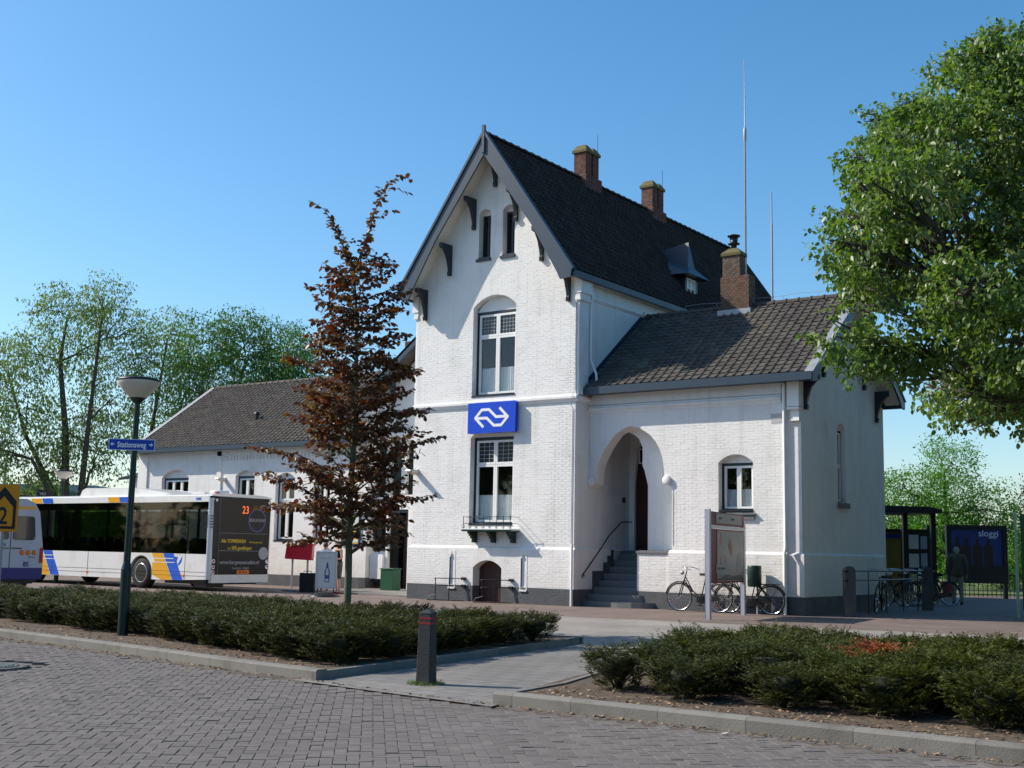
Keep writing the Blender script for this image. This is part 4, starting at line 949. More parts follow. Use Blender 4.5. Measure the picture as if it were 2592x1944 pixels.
mb = MB(); mb.slab(FR(4.0), [[(-13.5, 5.18), (-13.3, 5.05), (GX, 8.85), (GX, 9.15)]], -.1, 0); mb.slab(FR(4.0), [[(GX, 9.15), (GX, 8.85), (-5.0, 6.35), (-5.0, 6.6)]], -.1, 0); mb.build('entrance_barge_board', 'trim', ST)
mb = MB(); 
for sx, xe, ze_ in ((-1, -13.5, 5.16), (1, -5.6, 7.1)):
    P = [Vector((xe, 4.0, ze_)), Vector((xe, 8.2, ze_)), Vector((GX, 8.2, 9.14)), Vector((GX, 4.0, 9.14))]; Q = [p-Z_*.1 for p in P]; mb.add(P+Q, [(0, 1, 2, 3), (4, 7, 6, 5), (0, 4, 5, 1), (0, 3, 7, 4)])
mb.build('entrance_roof', 'tile', ST)
mb = MB(); bracket(mb, -10.55, 7.35, FE, 1.0, .7, .1); mb.build('bracket', 'trim', ST)
mb = MB(); mb.box(-11.3, -5.6, .5, 6.0, 0, .05); mb.build('entrance_floor', 'path', ST)
# ================================================================== things on the walls
ns = thing('logo_sign', 'blue box sign with white double arrow rail logo above the lower tower window', 'sign', (-2.6, -.1, 5.05))
FN = FR(0); mb = MB(); mb.slab(FN, [rect(-3.44, -1.80, 4.66, 5.50)], .08, .18); mb.build('sign_box', 'nsblue', ns, bevel=.01)
def stroke(mb, pts, w_, F, d0, d1):
    for i in range(len(pts)-1):
        a, b = Vector(pts[i]), Vector(pts[i+1]); t = (b-a).normalized(); n = Vector((-t.y, t.x))*w_/2; e = t*w_*.27
        L = [a-n-e, b-n+e, b+n+e, a+n-e]; mb.slab(F, [[tuple(q) for q in L]], d0, d1+.0002*i)
def S_(x, y): return (-3.44+(x-428)/278*1.64, 4.66+(568-y+(x-428)*-.0+ -11*(1-(x-428)/278)*0)/185*.84)
lg = MB()
# logo in unit box: two interlocking arrow strokes, point symmetric about the centre
cx, cz = -2.62, 5.08
A1 = [(.24, .225), (.56, -.005), (.36, -.235), (.08, -.235), (-.10, -.005+.0), (-.56, -.005)]
A1 = [(.20, .25), (.54, .02)]
P1 = [(-.29, -.25), (-.56, .0), (-.34, .225), (-.09, .225), (.16, .012), (.50, .012)]
P2 = [(-a, -b) for a, b in P1]
stroke(lg, [(cx+a, cz+b) for a, b in P1], .078, FN, .181, .184); stroke(lg, [(cx+a, cz+b) for a, b in P2], .078, FN, .181, .1855)
lg.build('logo', 'signwhite', ns)
def walllamp(F, u, v, label):
    t = thing('wall_lamp', label, 'lamp', tuple(W(F, u, v, 0)))
    mb = MB(); vs = [W(F, u+a, v+b, d) for a, b, d in ((-.1, 0, .03), (.1, 0, .03), (.07, .07, .03), (-.07, .07, .03), (-.1, .02, .42), (.1, .02, .42), (.06, .06, .40), (-.06, .06, .40), (-.05, -.08, .12), (.05, -.08, .12))]
    mb.add(vs, [(0, 3, 2, 1), (0, 4, 7, 3), (1, 2, 6, 5), (3, 7, 6, 2), (4, 5, 6, 7), (0, 1, 9, 8), (8, 9, 5, 4), (0, 8, 4), (1, 5, 9)]); mb.build('lamp_housing', 'lampglass', t)
    mb = MB(); mb.slab(F, [rect(u-.05, u+.05, v-.05, v+.1)], 0, .04); mb.build('lamp_bracket', 'frame', t)
walllamp(FN, -5.42, 3.62, 'small white wall lamp near the left corner of the tower front')
walllamp(FL, -18.75, 3.9, 'white wall lamp on the left wing above the bus')
for nm, x, y, segs, lab in (('antenna_mast', 2.2, 6.0, [(5.5, .035), (13.9, .03), (14.0, .05), (14.3, .05), (14.4, .018), (16.6, .01)], 'tall thin antenna mast with fine whip top behind the wing chimney'), ('antenna_mast', 3.05, 6.0, [(5.5, .03), (11.2, .03), (11.25, .022), (12.2, .018)], 'shorter thin antenna rod rising behind the wing roof')):
    mb = MB(); mb.tube([(x, y, z_) for z_, _ in segs], [r_ for _, r_ in segs], 6); tag(mb.build(nm, 'zinc'), lab, 'antenna', 'antennas behind the roof')
# bicycle rails in front of the tower
for x0, lab in ((-4.25, 'wall mounted bicycle rail left of the basement door'), (-2.62, 'wall mounted bicycle rail in front of the basement door')):
    t = thing('bicycle_rail', lab, 'bicycle rack', (x0, -.5, 0), group='bicycle rails at the tower')
    mb = MB()
    for z_ in (.42, .62): mb.tube([(x0, -.5, z_-.02), (x0+.05, -.5, z_), (x0+.72, -.1, z_)], .013, 6)
    mb.tube([(x0-.18, -.6, .02), (x0-.12, -.56, .12), (x0+.1, -.5, .18)], .012, 6)
    for q in (.03, .38): mb.tube([(x0+q, -.5+q*.5, 0), (x0+q, -.5+q*.5, .64)], .013, 6)
    mb.tube([(x0-.18, -.6, .015), (x0+.75, -.12, .015)], .014, 6); mb.build('rail', 'blackpaint', t)
    mb = MB()
    for z_ in (.42, .62): mb.box(x0+.66, x0+.78, -.14, -.066, z_-.035, z_+.035)
    mb.build('wall_fixing', 'blackpaint', t)
# ================================================================== green box, post box, swing sign
gb = thing('green_bin', 'green painted metal box against the tower wall by the entrance', 'bin', (-9.4, 3.4, 0))
x_, y_ = -9.45, 3.6
mb = MB(); mb.box(x_-.3, x_+.24, y_-.2, y_+.2, .02, .72); mb.build('box_body', 'greenbox', gb, bevel=.01)
mb = MB(); mb.box(x_-.32, x_+.26, y_-.22, y_+.22, .725, .77); mb.build('lid', 'greenbox', gb, bevel=.01)
pb = thing('post_box', 'red post box on two thin grey legs in front of the left wing', 'post box', (-13.1, 2.9, 0))
for dx in (-.22, .3):
    p = Vector((-13.1, 2.95, 0))+rt*dx; mb = MB(); mb.tube([p, p+Z_*1.0], .035, 8); mb.build('leg', 'zinc', pb)
FPB = (Vector((-13.06, 2.98, 0)), rt, Z_, -f0)
mb = MB(); mb.slab(FPB, [[(-.5, 1.02), (.38, .98), (.42, 1.42), (.45, 1.5), (-.42, 1.52), (-.47, 1.44)]], -.28, .16); mb.build('box_body', 'red', pb, bevel=.02)
mb = MB(); mb.slab(FPB, [[(-.42, 1.16), (.3, 1.13), (.32, 1.36), (-.4, 1.38)]], .16, .175); mb.build('front_panel', 'red', pb)
mb = MB(); mb.slab(FPB, [rect(-.3, .2, 1.41, 1.44)], .16, .18); mb.build('slot', 'blackpaint', pb)
sw = thing('pavement_sign', 'grey framed pavement sign with a bottle picture on a domed base', 'sign', (-7.46, -1.54, 0))
FSW = (Vector((-7.46, -1.54, 0)), rt, Z_, -f0)
mb = MB(); mb.lathe([(.46, 0), (.46, .03), (.4, .06), (.22, .12), (.12, .14), (0.01, .145)], 24, (-7.46, -1.54, 0)); b_o = mb.build('base', 'blackpaint', sw); 
mb = MB(); mb.slab(FSW, [rect(-.27, .33, .24, 1.29), rect(-.23, .29, .28, 1.25)], -.03, .035); mb.build('frame', 'alu', sw)
mb = MB(); mb.slab(FSW, [rect(-.23, .29, .28, 1.25)], -.02, .02); mb.build('poster', 'paper', sw)
for a in (-.2, .26): mb = MB(); mb.tube([W(FSW, a, .1), W(FSW, a, .25)], .018, 6); mb.build('spring_leg', 'blackpaint', sw)
mb = MB(); mb.slab(FSW, [[(.0, .42), (.13, .42), (.14, .72), (.10, .83), (.085, .98), (.045, .98), (.03, .83), (-.01, .72)], [(.02, .44), (.02, .70), (.05, .82), (.08, .82), (.11, .70), (.11, .44)]], .02, .024); mb.slab(FSW, [rect(.01, .12, .52, .62)], .0205, .0235); mb.build('bottle_print', 'adblue', sw)
text('sign_lettering', 'Natuurlijk', FSW, -.12, 1.08, .07, 'adgrey', sw, d=.022)
# ================================================================== map board
ib = thing('map_board', 'dark red information board with street map on grey and white posts', 'information board', (5.2, -1.5, 0))
pa, pb_ = Vector((5.36, -2.8, 0)), Vector((5.0, -.28, 0)); du = (pb_-pa); Lb = du.length; du.normalize(); nn = Vector((du.y, -du.x, 0))
FI = (pa, du, Z_, nn)
for u_, h_ in ((0, 2.40), (Lb, 2.2)):
    p = pa+du*u_; mb = MB(); mb.slab((p, du, Z_, nn), [rect(-.06, .06, 0, h_)], -.05, .05); mb.build('post', 'alu', ib, bevel=.01)
mb = MB(); mb.slab(FI, [rect(.07, Lb-.02, .78, 1.98)], -.035, .035); mb.slab(FI, [rect(.07, Lb-.02, 2.06, 2.36)], -.035, .035); mb.build('board', 'darkred', ib)
mb = MB(); mb.slab(FI, [rect(.06, Lb-.1, 1.985, 2.05)], .03, .07); mb.build('crossbar', 'signwhite', ib)
mb = MB(); mb.slab(FI, [rect(.50, Lb-.06, .82, 1.95)], .036, .045); mp = mb.build('map_panel', 'paperdim', ib)
mb = MB(); mb.slab(FI, [rect(.44, Lb-.2, 2.11, 2.33)], .036, .045); mb.build('title_panel', 'paperdim', ib)
text('title_lettering', 'moet', FI, .62, 2.2, .1, 'green', ib, d=.047); text('title_lettering', 'weten', FI, 1.5, 2.2, .1, 'blackpaint', ib, d=.047)
def poly(mb, pts, d0=.0455, d1=.048): mb.slab(FI, [pts], d0, d1)
mb = MB(); poly(mb, [(.68, 1.72), (.78, 1.88), (.84, 1.7), (.76, 1.6)]); poly(mb, [(.72, 1.36), (.76, 1.36), (.82, 1.08), (.78, 1.06)]); poly(mb, [(1.0, 1.4), (1.04, 1.38), (1.12, 1.22), (1.08, 1.2)]); mb.build('map_marking', 'red', ib)
mb = MB(); poly(mb, [(1.3, 1.6), (1.42, 1.78), (1.62, 1.55), (1.5, 1.4)]); mb.build('map_area', mat('map_orange', (.35, .14, .05), .5), ib)
mb = MB(); poly(mb, [(.42, 1.0), (1.25, .98), (1.2, 1.24), (.42, 1.2)]); poly(mb, [(1.9, 1.0), (2.3, 1.0), (2.25, 1.5), (2.0, 1.45)]); mb.build('map_area', mat('map_grey', (.32, .33, .32), .5), ib)
text('map_lettering', 'HORST-SEVENUM', FI, .5, 1.08, .07, 'blackpaint', ib, d=.049)
mb = MB(); poly(mb, [(.4, .84), (2.4, .84), (2.3, .96), (1.6, .93), (1.2, .98), (.7, .9)]); mb.build('map_area', 'blackpaint', ib)
# ================================================================== bollard, lamp posts, road signs
bo = thing('bollard', 'dark square concrete bollard with two red bands at the path', 'bollard', (9.42, -17.27, 0), R(12))
def tapbox(mb, w0, w1, z0, z1):
    mb.add([(-w0, -w0, z0), (w0, -w0, z0), (w0, w0, z0), (-w0, w0, z0), (-w1, -w1, z1), (w1, -w1, z1), (w1, w1, z1), (-w1, w1, z1)], [(0, 3, 2, 1), (4, 5, 6, 7), (0, 1, 5, 4), (1, 2, 6, 5), (2, 3, 7, 6), (3, 0, 4, 7)])
mb = MB(); tapbox(mb, .082, .068, 0, .735); mb.build('post', 'bollard', bo, bevel=.008, local=True)
mb = MB(); tapbox(mb, .071, .069, .735, .75); mb.add([(-.069, -.069, .75), (.069, -.069, .75), (.069, .069, .75), (-.069, .069, .75), (0, 0, .785)], [(0, 1, 4), (1, 2, 4), (2, 3, 4), (3, 0, 4)]); mb.build('cap', 'bollard', bo, local=True)
for z_ in (.64, .69):
    mb = MB(); tapbox(mb, .0715, .0712, z_-.011, z_+.011); mb.build('red_band', 'bandred', bo, local=True)
gm = MB()
for _ in range(420):
    a = rng.uniform(0, 6.28); r_ = rng.uniform(.09, .2); x = 9.42+math.cos(a)*r_; y = -17.27+math.sin(a)*r_; h = rng.uniform(.015, .06)
    dx, dy = rng.uniform(-.02, .02), rng.uniform(-.02, .02); b = rng.uniform(0, 3.1); gm.add([(x-.004*math.cos(b), y-.004*math.sin(b), .01), (x+.004*math.cos(b), y+.004*math.sin(b), .01), (x+dx, y+dy, .01+h)], [(0, 1, 2)])
for _ in range(500):
    x = rng.choice([rng.uniform(-1, 8), rng.uniform(11, 17)]); y = kerbY(x)+rng.choice([.17+rng.uniform(0, .05), -.02-rng.uniform(0, .04)]); z = .1 if y > kerbY(x) else 0
    if math.sin(x*3.1)+math.sin(x*7.3) < .6: continue
    h = rng.uniform(.015, .05); b = rng.uniform(0, 3.1); gm.add([(x-.004*math.cos(b), y-.004*math.sin(b), z), (x+.004*math.cos(b), y+.004*math.sin(b), z), (x+rng.uniform(-.02, .02), y+rng.uniform(-.02, .02), z+h)], [(0, 1, 2)])
tag(gm.build('weeds', 'grass'), kind='stuff')
def lamppost(P, label, H=3.45, lean=.04):
    t = thing('street_lamp', label, 'street lamp', tuple(P), group='street lamps'); P = Vector(P)
    tp = P+Vector((lean*.3, lean*.2, H))
    mb = MB(); mb.tube([P, P+Z_*.95], .078, 14); mb.tube([P+Z_*.95, P+Z_*1.06], [.078, .052], 14); mb.build('lower_pole', 'green', t)
    mb = MB(); mb.tube([P+Z_*1.0, tp], [.052, .04], 14); mb.build('upper_pole', 'green', t)
    mb = MB(); mb.lathe([(.045, -.06), (.10, 0), (.12, .02)], 20, tp); mb.build('collar', 'green', t)
    mb = MB(); mb.lathe([(.11, .02), (.14, .05), (.22, .13), (.295, .22), (.305, .25), (.305, .275)], 30, tp); mb.build('lamp_bowl', 'lampglass', t)
    mb = MB(); mb.lathe([(.315, .27), (.32, .29), (.27, .315), (.001, .34)], 30, tp); mb.build('lamp_lid', 'blackpaint', t)
    return t, tp
lamppost((2.62, -15.96, .08), 'dark green street lamp carrying the blue street name sign in the left bed')
lamppost((-20.3, -1.6, 0), 'farther street lamp with cream bowl behind the bus roof at left', 3.6)
sg = thing('street_name_sign', 'blue street name sign reading Stationsweg with arrows on the lamp post', 'street sign', (2.64, -15.95, 2.83))
FSN = (Vector((2.63, -15.99, 0)), (rt+f0*.12).normalized(), Z_, (-f0+rt*.12).normalized())
mb = MB(); mb.slab(FSN, [rect(-.33, .33, 2.765, 2.93)], .055, .075); mb.build('plate', 'signwhite', sg)
mb = MB(); mb.slab(FSN, [rect(-.322, .322, 2.773, 2.922)], .0755, .078); mb.build('blue_field', 'bluesign', sg)
text('lettering', 'Stationsweg', FSN, 0, 2.808, .112, 'signwhite', sg, d=.080, align='CENTER', sx=.76, bold=.003)
mb = MB()
for s_ in (-1, 1):
    c = s_*.275; mb.slab(FSN, [[(c+s_*.03, 2.85), (c-s_*.0, 2.88), (c-s_*.0, 2.858), (c-s_*.03, 2.858), (c-s_*.03, 2.842), (c, 2.842), (c, 2.82)]], .0785, .081)
mb.build('arrow', 'signwhite', sg)
ys = thing('detour_sign', 'yellow road sign with black arrow outline and number 2 at the left edge', 'road sign', (-.28, -16.12, 0))
FY = (Vector((-.2, -16.0, 0)), (rt+f0*.25).normalized(), Z_, (-f0+rt*.25).normalized())
SX = -.20;  Fy2 = FY
mb = MB(); mb.tube([W(FY, SX, 0, -.03), W(FY, SX, 2.25, -.03)], .03, 8); mb.build('pole', 'zinc', ys)
mb = MB(); mb.slab(FY, [rect(SX-.22, SX+.22, 1.56, 2.30)], 0, .02); mb.build('plate', 'yellow', ys, bevel=.004)
mb = MB(); c = SX; mb.slab(FY, [[(c-.19, 1.60), (c+.19, 1.60), (c+.19, 2.04), (c, 2.27), (c-.19, 2.04)], [(c-.145, 1.645), (c-.145, 1.95), (c, 2.12), (c+.145, 1.95), (c+.145, 1.645)]], .02, .023); mb.build('arrow_outline', 'blackpaint', ys)
text('number', '2', FY, c, 1.68, .38, 'blackpaint', ys, d=.021, align='CENTER', bold=.006, sx=.75)
gp = thing('green_frame_post', 'pale green metal frame post at the right edge of the pavement', 'post', (10.05, 4.6, 0))
mb = MB(); mb.box(9.98, 10.04, 4.57, 4.63, 0, 2.6); mb.build('post', mat('pale_green', (.25, .42, .28), .4), gp); mb = MB(); mb.box(10.10, 10.9, 4.70, 4.74, .2, 2.55); mb.build('panel', 'greenbox', gp)

# ================================================================== bus
BX, BY0, BY1, BL = -11.95, -2.0, .55, 12.0
bus = thing('city_bus', 'white city bus with yellow and blue slanted stripes and dark advertising rear', 'bus', (BX-BL/2, -.7, 0))
def busprof(z0, z1, r_=.16):
    return [(BY0+.02, z0), (BY0, z0+.05), (BY0, z1-.35), (BY0+.04, z1-.14), (BY0+.2, z1-.02), (BY0+.5, z1), (BY1-.5, z1), (BY1-.2, z1-.02), (BY1-.04, z1-.14), (BY1, z1-.35), (BY1, z0+.05), (BY1-.02, z0)]
FBx = FX(0)
FBS = FR(BY0)
# side shell (street side) with wheel arches and window opening
wheels = (BX-3.25, BX-9.2)
def arch_hole(x, r_=.54, z0=.28):
    return [(x-r_, z0)]+[(x-r_*math.cos(a), .5+r_*math.sin(a)) for a in [math.pi*i/12 for i in range(13)]]+[(x+r_, z0)]
low = [(BX-BL+.1, .30)]
for x in reversed(wheels): low += [(x-.54, .30)]+[(x-.54*math.cos(math.pi*i/12), .46+.56*math.sin(math.pi*i/12)) for i in range(13)]+[(x+.54, .30)]
low += [(BX-1.9, .30), (BX-.12, .36)]
sh = MB()
sh.slab(FBS, [low+[(BX-.12, 1.13), (BX-BL+.1, 1.13)]], -.05, 0)
sh.slab(FBS, [rect(BX-BL+.1, BX-.12, 2.74, 2.93)], -.05, 0)
FBN = (Vector((0, BY1, 0)), X_, Z_, Y_)
sh.slab(FBN, [rect(BX-BL+.1, BX-.12, .30, 1.13)], -.05, 0); sh.slab(FBN, [rect(BX-BL+.1, BX-.12, 2.74, 2.93)], -.05, 0)
# rounded rear corner posts
for yy, s_ in ((BY0, 1), (BY1, -1)):
    vs = []; n = 6
    for z_ in (.36, 2.86):
        for i in range(n+1):
            a = math.pi/2*i/n; vs.append((BX-.13+.13*math.sin(a), yy+s_*(.13-.13*math.cos(a)), z_))
    sh.add(vs, [(i, i+1, i+1+n+1, i+n+1) if s_ == 1 else (i, i+n+1, i+2+n, i+1) for i in range(n)], 0, True)
# roof
rp_ = [(BY0, 2.92), (BY0+.05, 2.96), (BY0+.25, 3.0), (BY0+.6, 3.02), (BY1-.6, 3.02), (BY1-.25, 3.0), (BY1-.05, 2.96), (BY1, 2.92)]
vs = [(x, a, b) for x in (BX-BL, BX-.03) for a, b in rp_]; k = len(rp_); sh.add(vs, [(i, i+k, i+1+k, i+1) for i in range(k-1)]+[tuple(range(k, 2*k)), tuple(reversed(range(k)))], 0)
sh.slab(FX(BX-BL+.1), [rect(BY0, BY1, .3, 2.95)], -.1, 0)
bso = sh.build('body', 'buswhite', bus)
# underbody and interior
mb = MB(); mb.box(BX-BL+.1, BX-.15, BY0+.06, BY1-.06, .34, .42); mb.box(BX-2.4, BX-.3, BY0+.3, BY1-.3, .2, .34); mb.box(BX-.75, BX-.2, BY0+.1, BY0+.8, .12, .34); mb.build('floor', 'blackpaint', bus)
mb = MB(); mb.box(BX-BL+.2, BX-.18, BY0+.08, BY1-.06, 2.75, 2.9); mb.build('ceiling', 'room', bus)
for x in wheels:
    mb = MB(); A = Matrix.Rotation(R(90), 3, 'X')
    mb.lathe([(.3, -.14), (.46, -.14), (.49, -.1), (.49, .1), (.46, .14), (.3, .14)], 30, (x, BY1-.16, .49), A=A); mb.build('wheel', 'rubber', bus); mb = MB()
    mb.lathe([(.3, -.14), (.46, -.14), (.49, -.1), (.49, .1), (.46, .14), (.3, .14)], 30, (x, BY0+.16, .49), A=A); wh = mb.build('wheel', 'rubber', bus)
    mb = MB(); mb.lathe([(.001, .1), (.1, .12), (.12, .1), (.2, .08), (.28, .145), (.31, .145), (.31, .1)], 26, (x, BY0+.16, .49), A=A); mb.build('rim', 'chrome', wh)
    mb = MB(); mb.slab(FBS, [arch_hole(x, .55, .3), arch_hole(x, .525, .3)], -.0, .012); mb.build('wheel_arch', 'rubber', bus)
# windows: street side 6 panes, far side 6 panes
nx = 7; x0, x1 = BX-BL+.15, BX-.2
for i in range(nx):
    a, b = x0+(x1-x0)*i/nx, x0+(x1-x0)*(i+1)/nx
    mb = MB(); mb.slab(FBS, [rect(a+.004, b-.004, 1.13, 2.74)], -.035, -.012); mb.build('side_window', 'busglass', bus)
    mb = MB(); mb.slab(FBN, [rect(a+.02, b-.02, 1.2, 2.55)], -.035, -.012); mb.build('side_window', 'busglass', bus)
mb = MB()
for i in range(1, nx):
    a = x0+(x1-x0)*i/nx; mb.slab(FBS, [rect(a-.035, a+.035, 1.15, 2.72)], -.075, -.04); mb.slab(FBN, [rect(a-.05, a+.05, 1.1, 2.75)], -.075, -.04)
mb.slab(FBS, [rect(x0, x1, 2.5, 2.72)], -.09, -.05); mb.build('window_pillars', 'blackpaint', bus)
for i in range(11):
    xx = BX-1.2-i*.95
    for yy in (BY0+.45, BY1-.45):
        if yy > 0 and i % 4 == 3: continue
        mb = MB(); mb.box(xx-.2, xx+.2, yy-.36, yy+.3, .95, 1.03); mb.slab(FX(xx+.2), [seg_arch(yy-.36, yy-.06, 1.0, 1.5, 1.62, 6)], -.07, 0); mb.slab(FX(xx+.2), [seg_arch(yy-.02, yy+.28, 1.0, 1.5, 1.62, 6)], -.07, 0); mb.build('seat', 'busrear', bus)
mb = MB()
for i in range(5): mb.tube([(BX-2-i*2.1, -1.2, .42), (BX-2-i*2.1, -1.2, 2.8)], .018, 6)
mb.build('grab_pole', 'orange', bus)
# stripes
def slant(mb, xt, wt, z0, z1, d=.004, gaps=(), F=FBS):
    k = -.66; zs = [z0]+[g for p in gaps for g in p]+[z1]
    for i in range(0, len(zs), 2):
        a, b = zs[i], zs[i+1]; f_ = lambda z_: xt+(1.13-z_)*.62
        mb.slab(F, [[(f_(a), a), (f_(a)+wt, a), (f_(b)+wt, b), (f_(b), b)]], .0, d)
G = ((.84, .87), (.96, .99))
def clip_stripe(mat_, xt):
    mb = MB(); slant(mb, xt, .5, .31, 1.128, gaps=G); mb.build('stripe', mat_, bus)
clip_stripe('busyel', -21.1); clip_stripe('busblue', -20.56); clip_stripe('busblue', -14.12)
mb = MB()
for (a, b) in ((.99, 1.128), (.87, .96), (.31, .84)):
    f_ = lambda z_: -14.68+(1.13-z_)*.62
    if a > .5: mb.slab(FBS, [[(f_(a), a), (f_(a)+.53, a), (f_(b)+.53, b), (f_(b), b)]], 0, .004)
    else: mb.slab(FBS, [[(-14.62, .31), (f_(.31)+.53, .31), (f_(b)+.53, b), (f_(b), b)] if False else [(max(f_(.31), -14.63), .31), (f_(.31)+.53, .31), (f_(b)+.53, b), (-14.63, b), (-14.63, .46)]], 0, .004)
mb.build('stripe', 'busyel', bus)
for xs_, mm in ((-21.4, 'busyel'), (-20.75, 'busblue'), (-17.05, 'busyel'), (-16.45, 'busblue')):
    mb = MB(); mb.slab(FBS, [[(xs_, 2.75), (xs_+.6, 2.75), (xs_+.52, 2.925), (xs_-.08, 2.925)]], 0, .004); mb.build('stripe', mm, bus)
mb = MB()
for z_ in (.58, .46): mb.slab(FBS, [rect(BX-BL+.1, BX-.14, z_-.004, z_+.004)], .0, .0055)
for x in (-13.05, -15.9, -18.0, -20.0): mb.slab(FBS, [rect(x-.005, x+.005, .31, 1.13)], .0, .0055)
mb.build('panel_seams', 'blackpaint', bus)
for x in (-13.1, -15.95, -18.0, -20.3): mb = MB(); mb.slab(FBS, [rect(x-.06, x+.04, .43, .49)], .0, .015); mb.build('side_marker', 'orange', bus)
text('fleet_number', '1840', FBS, BX-.75, 2.79, .13, 'busblue', bus, d=.005)
mb = MB(); c = (-13.5, .86)
mb.slab(FBS, [[(c[0]-.1, c[1]-.18), (c[0]+.02, c[1]-.22), (c[0]+.14, c[1]-.12), (c[0]+.05, c[1]+.02), (c[0]+.1, c[1]+.16), (c[0]-.06, c[1]+.18), (c[0]-.14, c[1]+.08), (c[0]-.02, c[1]+.1), (c[0]-.05, c[1]-.02)]], 0, .005)
mb.slab(FBS, [[(c[0]+.12, c[1]-.05), (c[0]+.32, c[1]+.19), (c[0]+.28, c[1]+.02), (c[0]+.16, c[1]-.1)]], 0, .005); mb.build('swan_logo', 'busblue', bus)
# rear
FRr = FX(BX)
mb = MB(); mb.slab(FRr, [[(BY0+.13, .52), (BY1-.13, .52), (BY1-.10, 2.8), (BY1-.35, 2.9), (BY0+.35, 2.9), (BY0+.10, 2.8)]], -.06, 0); mb.build('rear_panel', 'busrear', bus, bevel=.01)
mb = MB(); mb.slab(FRr, [rect(BY0+.12, BY1-.12, .27, .50)], -.1, .03); mb.build('rear_bumper', 'buswhite', bus, bevel=.02)
mb = MB(); mb.slab(FRr, [rect(BY0+.36, BY0+.368, .53, 2.85), rect(BY0+.362, BY0+.366, .6, 2.8)], .0, .004)
mb.slab(FRr, [rect(BY0+.36, BY1-.2, 1.245, 1.255)], 0, .004); mb.slab(FRr, [rect(BY0+.36, BY1-.2, 1.79, 1.797)], 0, .004); mb.build('rear_seams', 'adgrey', bus)
text('route_number', '23', FRr, BY0+1.25, 2.42, .34, 'led', bus, d=.004, sx=.85)
mb = MB()
for q in range(24):
    a0_, a1_ = 2*math.pi*q/24, 2*math.pi*(q+1)/24
    mb.slab(FRr, [[(-.1+.37*math.cos(a0_), 2.22+.37*math.sin(a0_)), (-.1+.37*math.cos(a1_), 2.22+.37*math.sin(a1_)), (-.1+.33*math.cos(a1_), 2.22+.33*math.sin(a1_)), (-.1+.33*math.cos(a0_), 2.22+.33*math.sin(a0_))]], 0, .004)
mb.build('round_emblem', 'adblue', bus)
text('emblem_lettering', 'BERGMANS', FRr, -.1, 2.17, .15, 'adgrey', bus, d=.005, align='CENTER', sx=.9)
text('advert_lettering', 'Alle TOPMERKEN', FRr, BY0+.45, 1.5, .155, 'adyellow', bus, d=.005, sx=.85, bold=.002); text('advert_lettering', 'het hele jaar door', FRr, BY0+1.6, 1.5, .085, 'adyellow', bus, d=.005, sx=.9)
text('advert_lettering', 'tot', FRr, BY0+.72, 1.3, .1, 'adyellow', bus, d=.005); text('advert_lettering', '50% goedkoper', FRr, BY0+.88, 1.29, .155, 'adyellow', bus, d=.005, sx=.85, bold=.002)
text('web_lettering', 'www.bergmansoutlet.nl', FRr, BY0+.42, .84, .17, 'adgrey', bus, d=.005, sx=1.0, bold=.002)
text('place_lettering', 'Lommel - België', FRr, BY0+.95, .68, .11, 'adgrey', bus, d=.005, sx=.95)
mb = MB(); mb.slab(FRr, [[(.22+.2*math.cos(a), 1.18+.2*math.sin(a)) for a in [2*math.pi*i/24 for i in range(24)]]], 0, .004); mb.build('round_sticker', 'adgrey', bus)
mb = MB(); mb.slab(FRr, [rect(-.86, -.36, .53, .65)], 0, .012); mb.build('number_plate', 'orange', bus); text('plate_lettering', 'BR-RP-51', FRr, -.61, .555, .1, 'blackpaint', bus, d=.014, align='CENTER', sx=.9)
mb = MB(); A = Matrix.Rotation(R(90), 3, 'Y')
for (u, v, r_) in ((-1.82, .92, .07), (-1.82, .74, .07), (-1.82, .58, .07), (-1.80, 2.80, .05), (.38, 2.80, .05), (.38, .92, .07), (.38, .74, .07)):
    mb.lathe([(r_, .0), (r_, .015), (r_*.55, .018), (r_*.5, .006), (.001, .006)], 16, (BX, u, v), A=A)
mb.build('rear_lamp_rings', 'chrome', bus)
mb = MB()
for (u, v) in ((-1.82, .92), (-1.82, .74), (-1.82, .58)): mb.lathe([(.033, .007), (.001, .02)], 12, (BX, u, v), A=A)
mb.build('tail_light', 'red', bus)
mb = MB()
for k in range(5): z_ = 1.95+k*.085; mb.box(BX-.3, BX-.1, BY0-.006, BY0+.01, z_, z_+.03); mb.box(BX-.07, BX+.012, BY0+.03, BY0+.16, z_, z_+.03)
mb.build('air_intake', 'blackpaint', bus)
# roof equipment
mb = MB(); mb.slab(FBS, [[(-19.3, 3.0), (-14.4, 3.0), (-14.7, 3.08), (-15.7, 3.2), (-16.2, 3.25), (-19.0, 3.27), (-19.2, 3.2)]], -2.1, -.45); mb.build('roof_unit', 'buswhite', bus, bevel=.03)
mb = MB(); mb.lathe([(.3, 3.0), (.3, 3.1), (.27, 3.13), (.001, 3.14)], 20, (BX-.7, -1.1, 0)); mb.build('roof_vent', 'buswhite', bus)
mb = MB(); mb.slab(FBS, [rect(-13.5, -12.9, 3.0, 3.07)], -1.0, -.5); mb.build('roof_hatch', 'buswhite', bus, bevel=.02)
mb = MB(); mb.box(BX-.45, BX-.35, BY0+.5, BY0+.6, 3.01, 3.07); mb.build('roof_light', 'red', bus)
